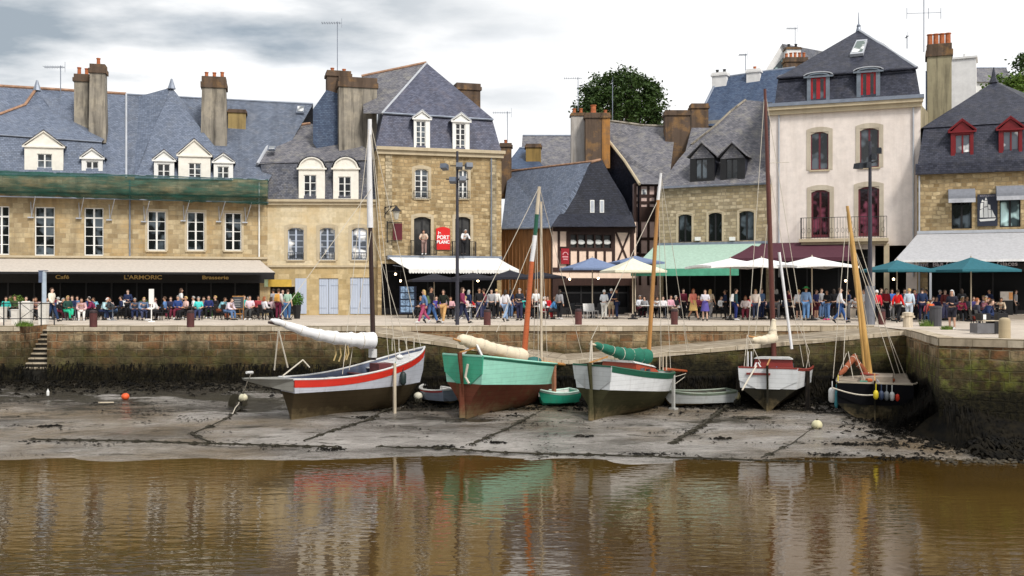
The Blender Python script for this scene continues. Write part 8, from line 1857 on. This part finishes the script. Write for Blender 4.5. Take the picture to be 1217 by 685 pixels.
extra([(500, 'black', 'grey'), (525, 'beige', 'dark'), (531, 'white', 'brown'), (565, 'red', 'dark'), (573, 'white', 'dark'), (585, 'navy', 'brown'), (596, 'grey', 'black'), (609, 'navy', 'blond'), (629, 'white', 'red'), (641, 'sky-blue', 'dark'), (651, 'red', 'brown')],
      ['beside the postcard stand', 'behind the tan trousers', 'left of the rose top', 'just right of the lamp post', 'behind the tall person in black', 'left of the white shirt', 'right of the white shirt', 'left of the orange mast', 'right of the orange mast', 'behind the thin pale spar', 'near the bright blue shirt'], 61.3)
extra([(766, 'grey', 'dark'), (779, 'white', 'brown'), (803, 'black', 'grey'), (815, 'white', 'dark'), (830, 'maroon', 'brown'), (846, 'grey', 'grey'), (857, 'white', 'black'), (867, 'navy', 'brown'), (892, 'red', 'dark'), (905, 'pink', 'brown'), (926, 'white', 'grey'), (941, 'beige', 'red'), (976, 'sky-blue', 'grey'), (990, 'maroon', 'black'), (1010, 'grey', 'brown'), (1018, 'white', 'dark')],
      ['right of the olive shrub', 'behind the golden mast', 'under the green awning behind the pink one', 'left of the coral top', 'between the coral and the violet clothes', 'under the left white parasol', 'by the white parasol pole', 'left of the man with the white bag', 'left of the cream top', 'right of the cream top', 'right of the red-brown mast', 'left of the white hoodie', 'right of the green cap', 'left of the striding man', 'right of the striding man', 'near the golden mast of the black boat'], 62.3)
extra([(1036, 'maroon', 'brown'), (1048, 'navy', 'grey'), (1070, 'white', 'dark'), (1091, 'red', 'brown'), (1109, 'white', 'brown'), (1136, 'navy', 'dark'), (1144, 'pink', 'grey'), (1153, 'white', 'black'), (1169, 'navy', 'blond'), (1187, 'beige', 'dark')],
      ['behind the second lamp post', 'behind the slim bollard', 'behind the bright red jacket', 'between the teal parasols', 'behind the dark bin', 'behind the crimson one', 'left of the large teal parasol pole', 'by the large teal parasol pole', 'above the flight cases', 'just left of the lit menu board'], 58.2)

def standing(lst, d0):
    for i, (px, c, b_, hr, p_, pl) in enumerate(lst): person(px, d0+(i*7 % 5)*.5, p_, (i*2.1) % 6.2, PAL[c], PAL[b_], hr, '%s-haired person in %s top and %s trousers %s' % (hr, c, b_, pl), hairkind=('short', 'long', 'bun')[i % 3], long=i % 2 == 0)
standing([(152, 'navy', 'black', 'dark', 'hold', 'standing deep under the brown awning lettering'), (215, 'white', 'black', 'brown', 'hold', 'waiting tables behind the dark-capped bollard'), (325, 'grey', 'navy', 'dark', 'stand', 'under the yellow board sign'), (336, 'black', 'denim-blue', 'black', 'stand', 'below the yellow board sign, right'),
 (557, 'navy', 'black', 'grey', 'stand', 'just right of the tall lamp post'), (575, 'maroon', 'navy', 'brown', 'hold', 'left of the white shirt, in the shade'), (584, 'grey', 'black', 'dark', 'stand', 'beside the white shirt'), (607, 'navy', 'denim-blue', 'black', 'stand', 'between white jacket and orange mast'), (627, 'black', 'navy', 'brown', 'hold', 'right beside the orange mast'), (637, 'white', 'black', 'blond', 'stand', 'behind the thin pale masts'), (665, 'grey', 'black', 'dark', 'stand', 'by the brown board wall'),
 (733, 'black', 'navy', 'dark', 'hold', 'in the shade right of the beige shorts'), (812, 'maroon', 'black', 'dark', 'stand', 'left of the coral top in the shade'), (844, 'beige', 'grey', 'blond', 'walk', 'right of the violet skirt'), (862, 'navy', 'black', 'brown', 'hold', 'in the shade left of the white bag'), (905, 'denim-blue', 'navy', 'brown', 'stand', 'just right of the cream top'), (923, 'black', 'grey', 'grey', 'stand', 'right of the red-brown mast'), (938, 'maroon', 'black', 'dark', 'hold', 'left of the white hoodie'), (976, 'grey', 'denim-blue', 'brown', 'stand', 'right of the dark red shorts'), (991, 'black', 'black', 'dark', 'stand', 'behind the striding man'), (1008, 'navy', 'grey', 'brown', 'hold', 'right of the striding man'),
 (1047, 'black', 'navy', 'brown', 'stand', 'left behind the slim bollard'), (1085, 'red', 'navy', 'brown', 'stand', 'right of the pale blue outfit'), (1101, 'black', 'black', 'black', 'hold', 'right of the broad man in navy'), (1117, 'navy', 'black', 'grey', 'stand', 'left of the slim person in maroon'), (1143, 'black', 'grey', 'dark', 'hold', 'right of the woman in black shorts'), (1176, 'navy', 'black', 'black', 'stand', 'behind the flight cases'), (1207, 'grey', 'black', 'brown', 'stand', 'right of the lit menu board')], 58.6)
